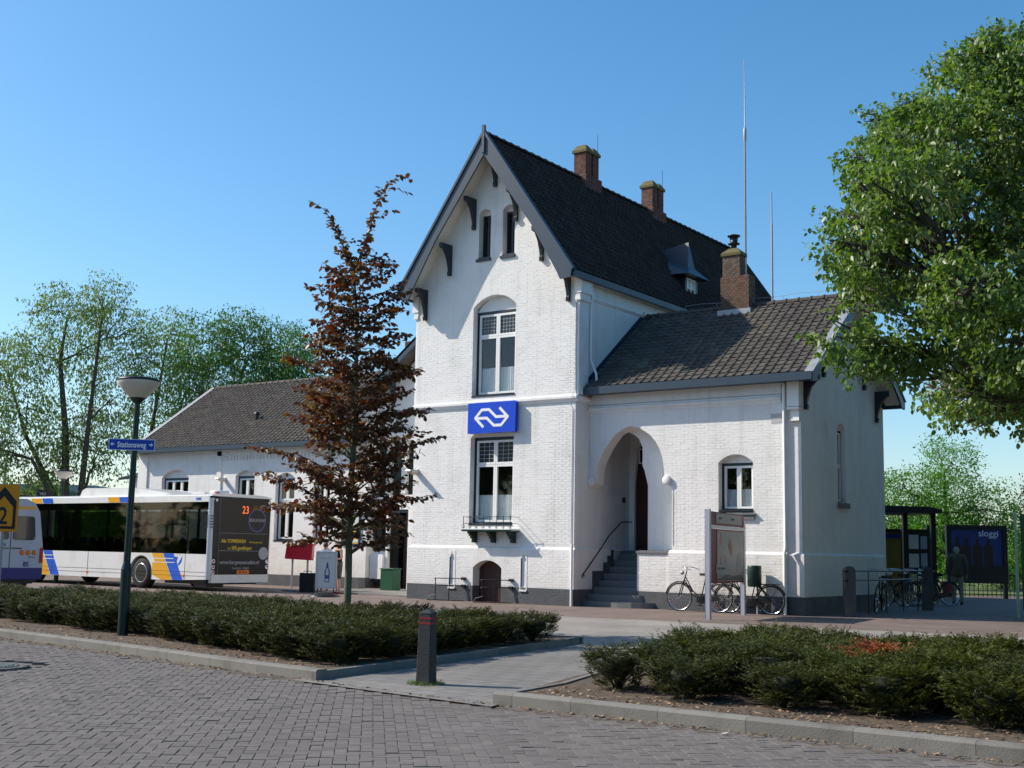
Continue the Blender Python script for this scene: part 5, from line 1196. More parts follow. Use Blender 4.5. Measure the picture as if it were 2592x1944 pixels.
# ================================================================== van
VX = -12.0; VL = thing('minibus', 'silver white minibus van with navy lower band seen from the rear at the left edge', 'van', (-14.7, -8.65, 0))
VY0, VY1 = -9.64, -7.66
pr = [(VY0+.02, .42), (VY0, .9), (VY0+.04, 1.35), (VY0+.18, 2.2), (VY0+.34, 2.44), (VY0+.6, 2.54), (VY1-.6, 2.54), (VY1-.34, 2.44), (VY1-.18, 2.2), (VY1-.04, 1.35), (VY1, .9), (VY1-.02, .42)]
mb = MB(); k = len(pr); vs = [(x+.0, a, b) for x in (VX-5.2, VX) for a, b in pr]; mb.add(vs, [(i, (i+1) % k, (i+1) % k+k, i+k) for i in range(k)])
for t_ in tessellate_polygon([[Vector((a, b, 0)) for a, b in pr]]): mb.add([vs[i+k] for i in t_], [(0, 1, 2)]); mb.add([vs[i] for i in t_], [(0, 2, 1)])
mb.build('body', 'vanwhite', VL, bevel=.03)
FV = FX(VX)
def sy(z_): return (z_-1.35)/(2.2-1.35)*.14 if z_ > 1.35 else 0
mb = MB(); mb.slab(FV, [rect(VY0+.005, VY1-.005, .42, .72)], -.1, .006); mb.build('lower_band', 'vanblue', VL)
for (a, b) in ((-8.60, -7.93), (-9.37, -8.7)):
    mb = MB(); mb.slab(FV, [[(a+.05, 1.45), (b-.05, 1.45), (b, 1.5), (b-.05, 2.02), (b-.1, 2.08), (a+.1, 2.08), (a+.03, 2.02), (a, 1.5)]], -.01, .006); mb.build('rear_window', 'darkglass', VL)
mb = MB(); mb.slab(FV, [rect(-8.66, -8.64, .72, 2.5)], -.01, .004); mb.slab(FV, [rect(-8.62, -8.32, 1.22, 1.245)], -.01, .03); mb.slab(FV, [rect(-8.86, -8.7, 1.22, 1.24)], -.01, .02); mb.build('door_seam', 'blackpaint', VL)
mb = MB(); mb.slab(FV, [rect(VY0+.3, VY1-.3, 2.26, 2.34)], -.01, .006); mb.build('roof_stripe', 'busyel', VL)
for a in (VY1-.11, VY0+.02): mb = MB(); mb.slab(FV, [rect(a, a+.09, .85, 1.25)], -.01, .02); mb.build('tail_light', 'red', VL)
mb = MB(); 
for q in (-8.30, -8.12, -7.94+.0): mb.lathe([(.07, 0), (.07, .008), (.001, .008)], 16, (VX, q, 1.12), A=A)
mb.build('round_badge', 'orange', VL)
text('fleet_number', '85', FV, -8.16, .76, .17, 'vanblue', VL, d=.008, align='CENTER', bold=.003); text('door_lettering', 'LEN', FV, -8.9, 1.28, .13, 'vanblue', VL, d=.008, align='CENTER')
text('small_lettering', 'Bussenaar', FV, -8.0, .99, .05, 'blackpaint', VL, d=.008, align='CENTER')
for x in (VX-.9, VX-4.2):
    A2 = Matrix.Rotation(R(90), 3, 'X')
    for yy in (VY0+.14, VY1-.14): mb = MB(); mb.lathe([(.18, -.1), (.31, -.1), (.33, -.06), (.33, .06), (.31, .1), (.18, .1)], 22, (x, yy, .33), A=A2); mb.build('wheel', 'rubber', VL)
mb = MB(); mb.box(VX-5, VX-.1, VY0+.2, VY1-.2, .3, .5); mb.build('underbody', 'blackpaint', VL)
M['birch2'] = leafmat('green_tree_leaf', (.06, .14, .035), (.10, .18, .05), .35, .5)
# ================================================================== vegetation
LEAF6 = (np.array([(0, 0, 0), (.30, .28, .05), (.27, .68, .05), (0, 1, -.05), (-.27, .68, .05), (-.30, .28, .05)]), [(0, 1, 2, 3), (0, 3, 4, 5)])
LEAF4 = (np.array([(0, 0, 0), (.26, .45, .06), (0, 1, -.04), (-.26, .45, .06)]), [(0, 1, 2), (0, 2, 3)])
NEED = (np.array([(0, 0, 0), (.11, .5, .02), (0, 1, 0), (-.11, .5, -.02)]), [(0, 1, 2, 3)])
def leaf_mesh(name, C, dirs, norms, size, tmpl, m):
    C = np.asarray(C, float); n = len(C); T, F_ = tmpl
    d = dirs/np.linalg.norm(dirs, axis=1, keepdims=True); s = np.cross(d, norms); s /= (np.linalg.norm(s, axis=1, keepdims=True)+1e-9); nn_ = np.cross(s, d)
    V = C[:, None, :]+size[:, None, None]*(T[None, :, 0, None]*s[:, None, :]+T[None, :, 1, None]*d[:, None, :]+T[None, :, 2, None]*nn_[:, None, :])
    k = len(T); me = bpy.data.meshes.new(name); me.vertices.add(n*k); me.vertices.foreach_set('co', V.reshape(-1).astype(np.float32))
    nf = len(F_); lf = len(F_[0]); idx = (np.arange(n)[:, None, None]*k+np.array(F_)[None]).reshape(-1)
    me.loops.add(len(idx)); me.loops.foreach_set('vertex_index', idx.astype(np.int32)); me.polygons.add(n*nf)
    me.polygons.foreach_set('loop_start', (np.arange(n*nf)*lf).astype(np.int32)); me.update(calc_edges=True); me.materials.append(M[m] if isinstance(m, str) else m); return me
def rand_unit(n): v = nrg.normal(size=(n, 3)); return v/np.linalg.norm(v, axis=1, keepdims=True)
def clump_leaves(clumps, twigs_per, per, spread, size, droop=.4, shell=.55, zs=1.0):
    Cs, Ds = [], []
    for (c, r_) in clumps:
        n = max(3, int(twigs_per*r_**2)); u = rand_unit(n); rad = r_*(shell+(1-shell)*nrg.random(n)**.6)*(.82+.3*nrg.random(n)); tc = np.array(c)+u*rad[:, None]*np.array([1, 1, .85])
        k = per; off = np.clip(nrg.normal(size=(n, k, 3)), -1.7, 1.7)*spread*np.array([1, 1, zs]); off[..., 2] -= (zs > 1)*np.abs(off[..., 2])*.9; out = u[:, None, :]*np.minimum(1.6, np.abs(nrg.normal(size=(n, k, 1))))*spread
        P = tc[:, None, :]+off+out; Cs.append(P.reshape(-1, 3)); D_ = nrg.normal(size=(n, k, 3))*.6+u[:, None, :]*.5; D_[..., 2] -= droop; Ds.append(D_.reshape(-1, 3))
    C = np.concatenate(Cs); D_ = np.concatenate(Ds); N_ = nrg.normal(size=C.shape)*.55; N_[:, 2] += .9
    return C, D_, N_, size*(.5+.85*nrg.random(len(C)))
def limb(mb, a, b, r0, r1, n=7, wob=.08, sag=0):
    a, b = Vector(a), Vector(b); L = (b-a).length; pts = []; rs = []
    for i in range(n+1):
        t = i/n; p = a.lerp(b, t)
        if 0 < i < n: p += Vector((rng.gauss(0, 1), rng.gauss(0, 1), rng.gauss(0, .6)))*wob*L/5
        p.z += sag*math.sin(math.pi*t)*L; pts.append(p); rs.append(r0+(r1-r0)*t)
    mb.tube(pts, rs, 7, cap=False); return pts
def tree(name, label, base, clumps, trunks, lm, leafsize, twigs, per, spread, cat='tree', group=None, bark='bark', tmpl=LEAF4, droop=.4, shell=.55, zs=1.0):
    t = thing(name, label, cat, tuple(base), group=group); mb = MB()
    for tr_ in trunks:
        pts, r0, r1 = tr_; n = len(pts); mb.tube(pts, [r0+(r1-r0)*i/(n-1) for i in range(n)], 9, cap=False)
    allp = [(Vector(p), r0+(r1-r0)*i/(len(pts)-1)) for pts, r0, r1 in trunks for i, p in enumerate(pts)]
    for (c, r_) in clumps:
        c = Vector(c); cand_ = [q for q in allp if q[0].z < c.z-.15*r_] or allp
        q = min(cand_, key=lambda q: (q[0]-c).length+abs(q[0].z-(c.z-1.2*r_))*.4)
        lp = limb(mb, q[0], c, q[1]*.55, .02, sag=.03)
        for _ in range(5): limb(mb, lp[rng.randint(3, 6)], c+Vector((rng.gauss(0, 1), rng.gauss(0, 1), rng.gauss(0, .8)))*r_*.55, .02+q[1]*.08, .006, 5)
    mb.build('trunk', bark, t)
    me = leaf_mesh('crown', *clump_leaves(clumps, twigs, per, spread, leafsize, droop, shell, zs), tmpl, lm)
    o = bpy.data.objects.new('crown', me); COL.objects.link(o); setp(o, t); return t
def AT(l, d, dj=0): return [(at(x, d+rng.uniform(-dj, dj), z), r_) for (x, z), r_ in l]
# birches far left
A_ = [((-22.78, 10.23), 1.5), ((-21.43, 12.3), 1.4), ((-19.58, 13.1), 1.2), ((-20.71, 10.6), 1.6), ((-23.18, 7.94), 1.49), ((-21.42, 6.85), 1.7), ((-18.35, 11.85), 1.1), ((-22.03, 4.96), 1.3), ((-19.46, 8.39), 1.5), ((-23.61, 6.05), 1.12), ((-24.4, 10.0), 1.3), ((-19.46, 5.9), 1.2), ((-25.5, 8.0), 1.6), ((-24.8, 5.5), 1.5), ((-20.4, 12.6), 1.0), ((-22.4, 3.6), 1.1), ((-24.2, 3.6), 1.2)]
b0 = at(-20.6, 58)
tree('birch_tree', 'large light green birch with several bare rising stems at the far left', b0, AT(A_, 58, 1.6),
     [([b0, at(-20.9, 58, 3), at(-21.2, 58.3, 6.5), at(-21.6, 58, 10), at(-21.4, 58, 12)], .26, .05), ([b0, at(-20.2, 58, 3.5), at(-19.9, 57.6, 7), at(-19.6, 57.6, 12)], .22, .05), ([at(-20.5, 58, 1.5), at(-21.8, 58.5, 4), at(-23.2, 58.5, 6.5), at(-24.2, 58.5, 9.3)], .18, .04), ([at(-20.5, 58, .5), at(-20.9, 57, 3), at(-22.2, 57, 5.2), at(-24.2, 57, 5.8)], .14, .04)],
     'birch', .14, 46, 26, .2, group='trees behind the left wing', droop=1.3, shell=.35, zs=2.2)
B_ = [((-17.02, 12.05), 1.35), ((-17.47, 9.67), 1.5), ((-18.3, 7.1), 1.3), ((-16.19, 7.73), 1.35), ((-18.3, 10.64), 1.1), ((-16.0, 10.68), 1.2), ((-17.2, 5.4), 1.2)]
b0 = at(-18.2, 60)
tree('birch_tree', 'slender birch with open crown between the left trees behind the street lamp', b0, AT(B_, 60, 1.2), [([b0, at(-18.0, 60, 4), at(-17.5, 60, 8), at(-17.1, 60, 11.5)], .18, .04), ([at(-18.1, 60, 1), at(-17.2, 60.5, 4), at(-16.2, 60.5, 9)], .14, .04)], 'birch', .14, 44, 26, .2, group='trees behind the left wing', droop=1.3, shell=.35, zs=2.2)
C_ = [((-14.21, 10.82), 1.5), ((-12.77, 11.3), 1.5), ((-11.1, 10.88), 1.62), ((-13.38, 8.99), 1.62), ((-11.19, 8.66), 1.6), ((-9.8, 10.16), 1.36), ((-10.08, 8.32), 1.5), ((-11.98, 10.12), 1.6), ((-15.2, 9.4), 1.2), ((-14.8, 7.5), 1.4), ((-8.9, 8.6), 1.3)]
b0 = at(-14.6, 57)
tree('leafy_tree', 'broad fuller green tree rising behind the left wing roof', b0, AT(C_, 57, 1.4), [([b0, at(-14.2, 57, 4), at(-13.3, 57, 7), at(-12.5, 57, 10)], .24, .05), ([at(-14.5, 57, 2), at(-13, 57, 5), at(-11, 57, 7.6), at(-10, 57, 9)], .2, .05)], 'birch2', .14, 56, 24, .2, group='trees behind the left wing', droop=.9, shell=.4, zs=1.4)
# low green masses behind the bus
for i, (x, d, z, r_, lab) in enumerate(((-19.2, 62, 1.8, 2.0, 'rounded green bush behind the bus roof left of the annex'), (-22.5, 66, 1.6, 1.9, 'low green bush behind the bus under the birch'), (-26.8, 70, 2.4, 2.6, 'green bush behind the yellow road sign'), (-16.0, 66, 2.4, 2.4, 'green bush hidden low behind the left wing'))):
    b0 = at(x, d); tree('bush', lab, b0, [(b0+Vector((rng.uniform(-.6, .6), 0, z)), r_), (b0+Vector((1.2, .3, z*.6)), r_*.7), (b0+Vector((-1.4, .3, z*.6)), r_*.7)], [([b0, b0+Z_*z], .1, .03)], 'bgleaf', .13, 60, 16, .22, cat='bush', group='bushes behind the bus')
# background trees at right
bgc = [((20.51, 5.77), 1.1), ((19.36, 4.63), 1.2), ((18.24, 4.79), 0.9), ((21.4, 4.48), 1.5), ((22.49, 3.76), 1.3), ((19.68, 3.3), 1.4), ((18.01, 2.94), 1.1), ((21.7, 2.5), 1.4), ((23.58, 3.04), 1.12), ((20.63, 6.7), 0.6), ((17.0, 3.4), 1.1)]
b0 = at(20.75, 58)
tree('green_tree', 'bright green tree with short trunk behind the bicycle shelter', b0, AT(bgc, 58, 1.3), [([b0, at(20.7, 58, 1.5), at(20.5, 58, 3.5), at(20.5, 58, 5.5)], .2, .04)], 'bgleaf', .13, 90, 18, .2, group='trees beyond the platforms')
for i, (x, d, z, r_, lab) in enumerate(((23.8, 60, 1.2, 1.5, 'dark green bush behind the advertising board'), (26.0, 60, 1.6, 1.8, 'green bush beyond the pale green post'), (17.4, 66, 1.3, 1.7, 'green bush behind the bicycle shelter panel'), (20.0, 68, 1.4, 2.0, 'green bush beneath the bright green tree'), (29.5, 62, 2.2, 2.4, 'large green bush at the right edge beyond the platforms'), (14.0, 70, 1.6, 2.2, 'green bush hidden behind the wing'))):
    b0 = at(x, d); tree('bush', lab, b0, [(b0+Z_*z, r_), (b0+Vector((1.5, .3, z*.8)), r_*.8), (b0+Vector((-1.6, .3, z*.8)), r_*.8)], [([b0, b0+Z_*z], .1, .03)], 'bgleaf', .12, 70, 16, .2, cat='bush', group='bushes beyond the platforms')
b0 = at(21.6, 50); M['redleaf'] = leafmat('dark_red_leaf', (.03, .012, .012), (.05, .02, .018), .2)
tree('red_leaved_tree', 'dark red leaved tree just inside the right edge beyond the platforms', b0, [(at(21.7, 50, 4.3), .8), (at(21.9, 50, 3.6), .8), (at(22.4, 50, 4.6), .9)], [([b0, at(21.8, 50, 4)], .09, .03)], 'redleaf', .1, 110, 16, .14)
# dense far greenery so that the horizon is closed
for k, (x0, x1, d) in enumerate(((-60, -24, 110), (12, 60, 95), (-22, 14, 120))):
    cl = [(at(x0+(x1-x0)*(i+rng.random())/16, d+rng.uniform(-4, 4), rng.uniform(.5, 2.6)), rng.uniform(2.0, 3.4)) for i in range(16)]
    me = leaf_mesh('distant_woodland', *clump_leaves(cl, 22, 16, .4, .4, .3, .4), LEAF4, 'bgleaf'); o = bpy.data.objects.new('distant_woodland', me); COL.objects.link(o); tag(o, kind='stuff')
# lime at right
LC = [((7.3, 8.6), .8), ((6.75, 8.35), .65), ((6.2, 8.1), .55), ((5.75, 7.45), .6), ((5.3, 7.5), .45), ((5.2, 6.9), .6), ((5.0, 6.2), .6), ((4.75, 5.75), .5), ((4.95, 5.3), .6), ((4.95, 5.0), .33), ((5.6, 6.6), .8), ((5.7, 5.7), .9), ((6.3, 7.3), .9), ((6.6, 6.4), .9), ((6.1, 5.0), .75), ((5.9, 4.95), .4), ((6.6, 5.3), .9), ((7.2, 7.6), 1.0), ((7.4, 6.6), 1.0), ((7.3, 5.6), 1.0), ((6.5, 4.3), .5), ((6.1, 3.75), .42), ((6.45, 3.55), .42), ((7.0, 4.5), .8), ((7.1, 3.85), .5), ((7.6, 4.2), .9), ((8.2, 5.2), 1.1), ((8.4, 6.6), 1.2), ((8.2, 7.9), 1.1), ((8.6, 4.2), .9), ((9.4, 5.6), 1.3), ((9.4, 7.2), 1.3), ((9.2, 8.6), 1.1), ((10.4, 6.4), 1.3), ((8.2, 9.2), .9), ((10.2, 5), 1.1), ((7.25, 3.35), .5), ((6.8, 3.6), .4), ((7.9, 3.3), .7)]
cl = []
def lcl(x, z, d_, r_): f_ = d_/17.0; return (at((x+.2)*f_+rng.gauss(0, .05), d_, 1.4+(z+.05-1.4)*f_+rng.gauss(0, .05)), r_*rng.uniform(.68, .88))
for (x, z), r_ in LC:
    k = max(0, 1-((x-8.3)/4)**2-((z-6)/4)**2)**.5*2.6
    for dd in ((-k, .2*k) if rng.random() < .5 else (-.35*k, k)) if k > .7 else (-k*.5, k*.5): cl.append(lcl(x, z, 17.3+dd+rng.uniform(-.3, .3), r_))
for _ in range(60):
    (x, z), r_ = rng.choice(LC[:11]+LC[21:25]); a_ = rng.uniform(0, 6.28); cl.append(lcl(x-abs(math.cos(a_))*r_*.9, z+math.sin(a_)*r_*.85, 17.3+rng.uniform(-1, 1), .24))
b0 = at(8.3, 17.3)
hang = [(at(x, 15.9, z), .34) for x, z in ((4.35, 4.32), (4.6, 4.1), (4.72, 3.95), (5.05, 3.95), (4.85, 4.25), (5.3, 4.2), (5.6, 4.3), (5.9, 4.45))]
tree('lime_tree', 'large fresh green lime tree filling the right side in front of the wing', b0, cl+hang, [([b0, at(8.3, 17.3, 2.2), at(8.25, 17.3, 4.5), at(8.3, 17.3, 7.5), at(8.35, 17.3, 9)], .24, .05), ([at(8.3, 17.3, 3), at(7.2, 16.8, 4.6), at(6.1, 16.3, 5.0), at(5.2, 15.9, 4.55)], .1, .02), ([at(8.3, 17.3, 2.6), at(7.4, 17, 3.4), at(6.6, 16.8, 3.6)], .09, .02)],
     'lime', .078, 112, 34, .095, tmpl=LEAF6, droop=.8, shell=.62, zs=.55)
# beech in the left bed
BB = Vector((3.35, -12.05, .08)); bt = thing('copper_beech_tree', 'young copper beech with dark red brown leaves and thin forked top in the left bed', 'tree', tuple(BB))
def bw(xr, z, dd=0): return BB+rt*xr+f0*dd+Z_*(z-.08)
mb = MB(); mb.tube([bw(0, 0), bw(0, 1.0), bw(-.02, 2.2), bw(.02, 3.6), bw(.0, 4.8), bw(-.04, 5.6), bw(-.1, 6.2)], [.068, .062, .055, .045, .034, .024, .016], 12)
L1 = [bw(-.1, 6.15), bw(-.3, 6.6), bw(-.48, 7.0, .1), bw(-.68, 7.3, .15), bw(-.93, 7.47, .2)]; L2 = [bw(-.1, 6.15), bw(.1, 6.7), bw(.22, 7.2), bw(.38, 7.6, -.1), bw(.65, 7.86, -.15), bw(.9, 7.75, -.2)]
mb.tube(L1, [.014, .011, .009, .006, .003], 6); mb.tube(L2, [.015, .012, .009, .007, .005, .003], 6)
bC, bD, bN = [], [], []
def addleaf(p, d):
    bC.append(tuple(p)); bD.append((d.x+rng.gauss(0, .5), d.y+rng.gauss(0, .5), d.z-.35+rng.gauss(0, .4))); bN.append((rng.gauss(0, .6), rng.gauss(0, .6), 1))
def spray(pts, side_len, dens=1.0, start=.12):
    n = len(pts)-1; tot = sum((pts[i+1]-pts[i]).length for i in range(n)); s = start*tot; step = .040/dens; alt = 1
    while s < tot:
        q = s; i = 0
        while i < n-1 and q > (pts[i+1]-pts[i]).length: q -= (pts[i+1]-pts[i]).length; i += 1
        sg_ = pts[i+1]-pts[i]; p = pts[i]+sg_.normalized()*q; t = sg_.normalized(); sd = t.cross(Z_); sd = (sd.normalized() if sd.length > .1 else rt.copy())*alt; alt = -alt
        l = side_len*(1-s/tot)**.7*rng.uniform(.5, 1.1)
        if l > .1 and rng.random() < .68:
            e = p+(t*.55+sd*.8+Z_*rng.uniform(-.35, .4)).normalized()*l; mb.tube([p, p.lerp(e, .5)+Z_*.015, e], [.004, .003, .0015], 4, cap=False); m_ = max(2, int(l/.036)); 
            for k in range(m_):
                pp = p.lerp(e, (k+.7)/m_)+Vector((rng.gauss(0, .006), rng.gauss(0, .006), rng.gauss(0, .006))); dd = (e-p).normalized(); s2 = dd.cross(Z_)*(1 if k % 2 else -1); addleaf(pp, dd*.6+s2*.7)
        addleaf(p, t*.4+sd*.8)
        s += step*rng.uniform(.8, 1.3)
def rl(z):
    T = [(1.15, .95), (1.6, 1.35), (2.3, 1.55), (3.0, 1.66), (3.7, 1.5), (4.4, 1.42), (4.9, 1.05), (5.4, .95), (6.0, .95), (6.35, .62), (6.7, .3)]
    for (a, b), (c, d) in zip(T, T[1:]):
        if z <= c: return b+(d-b)*(z-a)/(c-a)
    return .2
nb_ = 116
for i in range(nb_):
    t = i/nb_; z = 1.45+5.1*t+rng.gauss(0, .05); az = i*2.39996+rng.gauss(0, .2); L = rl(min(6.7, z+.05))*rng.choice([rng.uniform(.5, .85), rng.uniform(.8, 1.14)]); d_ = Vector((math.cos(az), math.sin(az), 0))
    rise = rng.uniform(.05, .3) if z < 2.0 else rng.uniform(.18, .62); z -= L*rise*.7; p0 = bw(0, z); p1 = p0+d_*L*.5+Z_*(L*(rise*.62+.05)); p2 = p0+d_*L+Z_*(L*rise+rng.gauss(0, .08)); pm_ = p0.lerp(p1, .5)+Z_*.03
    r0 = .011+.008*(1-t); mb.tube([p0, pm_, p1, p2], [r0, r0*.75, r0*.5, .002], 5, cap=False); spray([pm_, p1, p2], .52*min(1, L/1.1), 1.0, .0)
spray(L1, .30, 1.2, 0); spray(L2, .32, 1.2, 0); spray([bw(.38, 7.6, -.1), bw(.6, 7.62, -.1), bw(.85, 7.58)], .1, 1, .2); spray([bw(.2, 7.1), bw(.42, 7.2), bw(.62, 7.27)], .08, 1, .1); spray([bw(-.3, 6.6), bw(-.15, 6.72), bw(.0, 6.7)], .1)
mb.build('trunk', 'beechbark', bt)
bC, bD, bN = np.array(bC), np.array(bD), np.array(bN); o3 = np.argsort(((bC-np.array(CAM))**2).sum(1)); ind = o3[:300]; rest = o3[300:]
me = leaf_mesh('leaves', bC[rest], bD[rest], bN[rest], .10*(.75+.5*nrg.random(len(rest))), LEAF6, 'beech'); o = bpy.data.objects.new('leaves', me); COL.objects.link(o); setp(o, bt); tag(o, kind='stuff')
lme = [leaf_mesh('leaf', np.zeros((1, 3)), np.array([[0, 1, 0.]]), np.array([[0, 0, 1.]]), np.array([.10]), LEAF6, 'beech')]
for i in ind:
    o = bpy.data.objects.new('leaf', lme[0]); COL.objects.link(o); d = Vector(bD[i]).normalized(); s_ = d.cross(Vector(bN[i])).normalized(); n_2 = s_.cross(d); k = rng.uniform(.75, 1.25); c = bC[i]
    Mx = Matrix(((s_.x*k, d.x*k, n_2.x*k, c[0]), (s_.y*k, d.y*k, n_2.y*k, c[1]), (s_.z*k, d.z*k, n_2.z*k, c[2]), (0, 0, 0, 1))); setp(o, bt); o.matrix_world = Mx
print('beech leaves', len(bC))
# yew shrubs
def shrub_variant(k, h, w_, lm):
    Cs, Ds, Ns = [], [], []; nsp = 620; lob = [rng.uniform(0, 6.28) for _ in range(4)]; tb_ = MB()
    for i in range(nsp):
        az = rng.uniform(0, 6.28); zz = h*rng.uniform(.03, .86); wob = 1+.16*math.sin(2*az+lob[0])+.12*math.sin(3*az+lob[1]+zz*9)
        prof = .55+.5*math.sin(min(1, zz/h*1.15)*math.pi*.62); rr = w_*prof*wob*(.45+.5*rng.random()**.6)
        if rng.random() < .38: rr = w_*.98*wob*math.sqrt(rng.random()); zz = h*(.78+.12*math.sin(az*2+lob[2]))*(1-.12*(rr/w_)**2)*rng.uniform(.93, 1.07)
        p = Vector((math.cos(az)*rr, math.sin(az)*rr, zz)); d = Vector((math.cos(az+rng.gauss(0, .5)), math.sin(az+rng.gauss(0, .5)), rng.uniform(.0, 1.1))).normalized(); L = rng.uniform(.05, .14)
        side = d.cross(Z_).normalized(); nseg = 8
        for q in range(nseg):
            for s_ in (-1, 1):
                Cs.append(p+d*(L*q/nseg)); Ds.append(d*.6+side*s_+Vector((0, 0, rng.gauss(0, .25)))); Ns.append(Vector((rng.gauss(0, .45), rng.gauss(0, .45), 1)))
    Cs, Ds, Ns = np.array([list(x) for x in Cs]), np.array([list(x) for x in Ds]), np.array([list(x) for x in Ns])
    me = leaf_mesh('needles', Cs, Ds, Ns, .040*(.6+.8*nrg.random(len(Cs))), (NEED[0]*np.array([1.25, 1, 1]), NEED[1]), lm)
    for i in range(26):
        az = rng.uniform(0, 6.28); e = Vector((math.cos(az)*w_*rng.uniform(.2, .75), math.sin(az)*w_*rng.uniform(.2, .75), h*rng.uniform(.35, .8))); tb_.tube([(rng.gauss(0, .02), rng.gauss(0, .02), 0), e*.5+Z_*.03, e], [.012, .007, .003], 4, cap=False)
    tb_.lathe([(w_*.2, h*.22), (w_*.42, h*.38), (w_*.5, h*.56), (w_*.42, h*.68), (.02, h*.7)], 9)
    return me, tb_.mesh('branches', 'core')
variants = [shrub_variant(k, h, w_, lm) for k, (h, w_, lm) in enumerate(((.50, .40, 'yew'), (.47, .42, 'yew'), (.52, .38, 'yew2'), (.45, .43, 'yew'), (.50, .40, 'yew2')))]
redv = shrub_variant(9, .50, .3, 'yewred')
def shrub(x, y, v, label, group, sc=1.0):
    t = thing('yew_shrub', label, 'shrub', (x, y, .085), group=group); t.rotation_euler.z = rng.uniform(0, 6.28); s_ = sc*rng.uniform(.86, 1.12); t.scale = (s_*rng.uniform(.95, 1.08), s_*rng.uniform(.95, 1.08), s_)
    for nm, me in (('branches', v[1]), ('needles', v[0])): o = bpy.data.objects.new(nm, me); COL.objects.link(o); o.parent = t
ORD = ['first', 'second', 'third', 'fourth', 'fifth', 'sixth', 'seventh', 'eighth', 'ninth', 'tenth', 'eleventh', 'twelfth', 'thirteenth', 'fourteenth', 'fifteenth', 'sixteenth', 'seventeenth', 'eighteenth', 'nineteenth', 'twentieth']+['twenty-'+q for q in ('first', 'second', 'third', 'fourth', 'fifth', 'sixth', 'seventh', 'eighth', 'ninth')]+['thirtieth', 'thirty-first', 'thirty-second', 'thirty-third']
LOOK = ['low dense dark yew shrub', 'low rounded dark yew shrub', 'low narrow fresh green yew shrub', 'low broad dark yew shrub', 'low bright tipped yew shrub']
def plant_bed(rows, side, pick, sc):
    for ri, pts in enumerate(rows):
        for k, (x, y) in enumerate(pts):
            v = rng.choice(pick); rowname = 'kerbside row' if ri == 0 else ORD[ri]+' row'
            shrub(x, y, variants[v], '%s, %s from path, %s, %s bed' % (LOOK[v], ORD[k], rowname, side), 'yew shrubs in the %s bed' % side, sc)
def hedge_front(x):
    P = [(-40, -13.8), (-6, -14.6), (-1.6, -14.95), (2.8, -15.6), (7.0, -16.75), (9, -17.0)]
    for (a, b), (c, d) in zip(P, P[1:]):
        if x <= c: return b+(d-b)*(x-a)/(c-a)
    return -17.0
rl_ = []
for ri, yy in enumerate((-17.0, -16.4, -15.8, -15.2, -14.6, -14.0, -13.4, -12.8, -12.2)):
    x = 7.66-.115*(yy+17)+rng.uniform(-.1, .1); row = []
    while x > -8:
        y_ = hedge_front(x) if ri == 0 else (yy if yy > hedge_front(x)+.38 else None)
        if y_ is not None and (x-3.35)**2+(y_+12.05)**2 > .2 and (x-2.62)**2+(y_+15.96)**2 > .1 and len(row) < 33: row.append((x, y_+rng.gauss(0, .05)))
        x -= .62*rng.uniform(.9, 1.12)
    rl_.append(row)
plant_bed(rl_, 'left', [0, 1, 3, 0, 1, 3], .90)
shrub(11.42, -16.75, variants[0], 'separate small dark yew shrub standing alone at the path corner of the right bed', None, 1.0)
rr_ = []
for ri, yy in enumerate((-16.95, -16.35, -15.75, -15.15, -14.55, -13.95, -13.35, -12.8)):
    x = {0: 12.35, 1: 11.95, 2: 11.55, 3: 11.5}.get(ri, 11.3); row = []
    while x < 18.5:
        row.append((x, yy+rng.gauss(0, .06))); x += (.88 if ri == 0 else .78 if ri == 1 else .66)*rng.uniform(.93, 1.1)
    rr_.append(row)
plant_bed(rr_, 'right', [1, 2, 0, 3, 2, 4], .93)
shrub(13.55, -15.5, redv, 'yew shrub with a dead rust red patch in the right bed', None, 1.06)
# trees across the street behind the viewer, seen in the glass
for i, (x, y) in enumerate(((-14, -62), (-2, -66), (10, -60), (22, -64), (34, -58), (-28, -56), (44, -50), (-48, -13), (-56, -20), (-64, -28), (-47, -36), (-80, -16), (-40, -46), (-74, -42), (-90, -30), (-60, -50))):
    b0 = Vector((x, y, 0)); cl = [(b0+Vector((rng.uniform(-3.5, 3.5), rng.uniform(-2, 2), rng.uniform(3, 10))), rng.uniform(2.2, 3.0)) for _ in range(9)]+[(b0+Vector((q*2.5, 1, 2)), 2.2) for q in (-2, -1, 0, 1, 2)]
    t = tree('offscreen_tree', 'dark leafy street tree standing out of frame across the street', b0, cl, [([b0, b0+Z_*8], .3, .1)], 'lime', .75, 8, 14, .6, group='trees behind the viewer')
for (x, y, lab) in ((15.4, -2.5, 'small unseen leafy tree right of the map board, added to block skylight'), (14.4, 3.2, 'young unseen leafy tree off the right wing corner, added to block skylight'), (14.6, 9.5, 'leafy tree beside the walkway to the platforms'), (15.8, 6.5, 'tall leafy tree by the pavement right of the station wing'), (18.5, -1.5, 'tall leafy tree at the right end of the bus lane'), (17.5, 15.5, 'tall leafy tree near the platforms at the right')):  # out of frame, added to keep skylight off the right gable wall
    b0 = Vector((x, y, 0)); cl = [(b0+Vector((rng.uniform(-1, 2.2), rng.uniform(-2, 2), rng.uniform(2.4, 9))), rng.uniform(1.4, 1.8)) for _ in range(15)]
    tree('offscreen_tree', lab, b0, cl, [([b0, b0+Z_*7.5], .22, .08)], 'lime', .4, 20, 14, .35, group='trees right of the station')
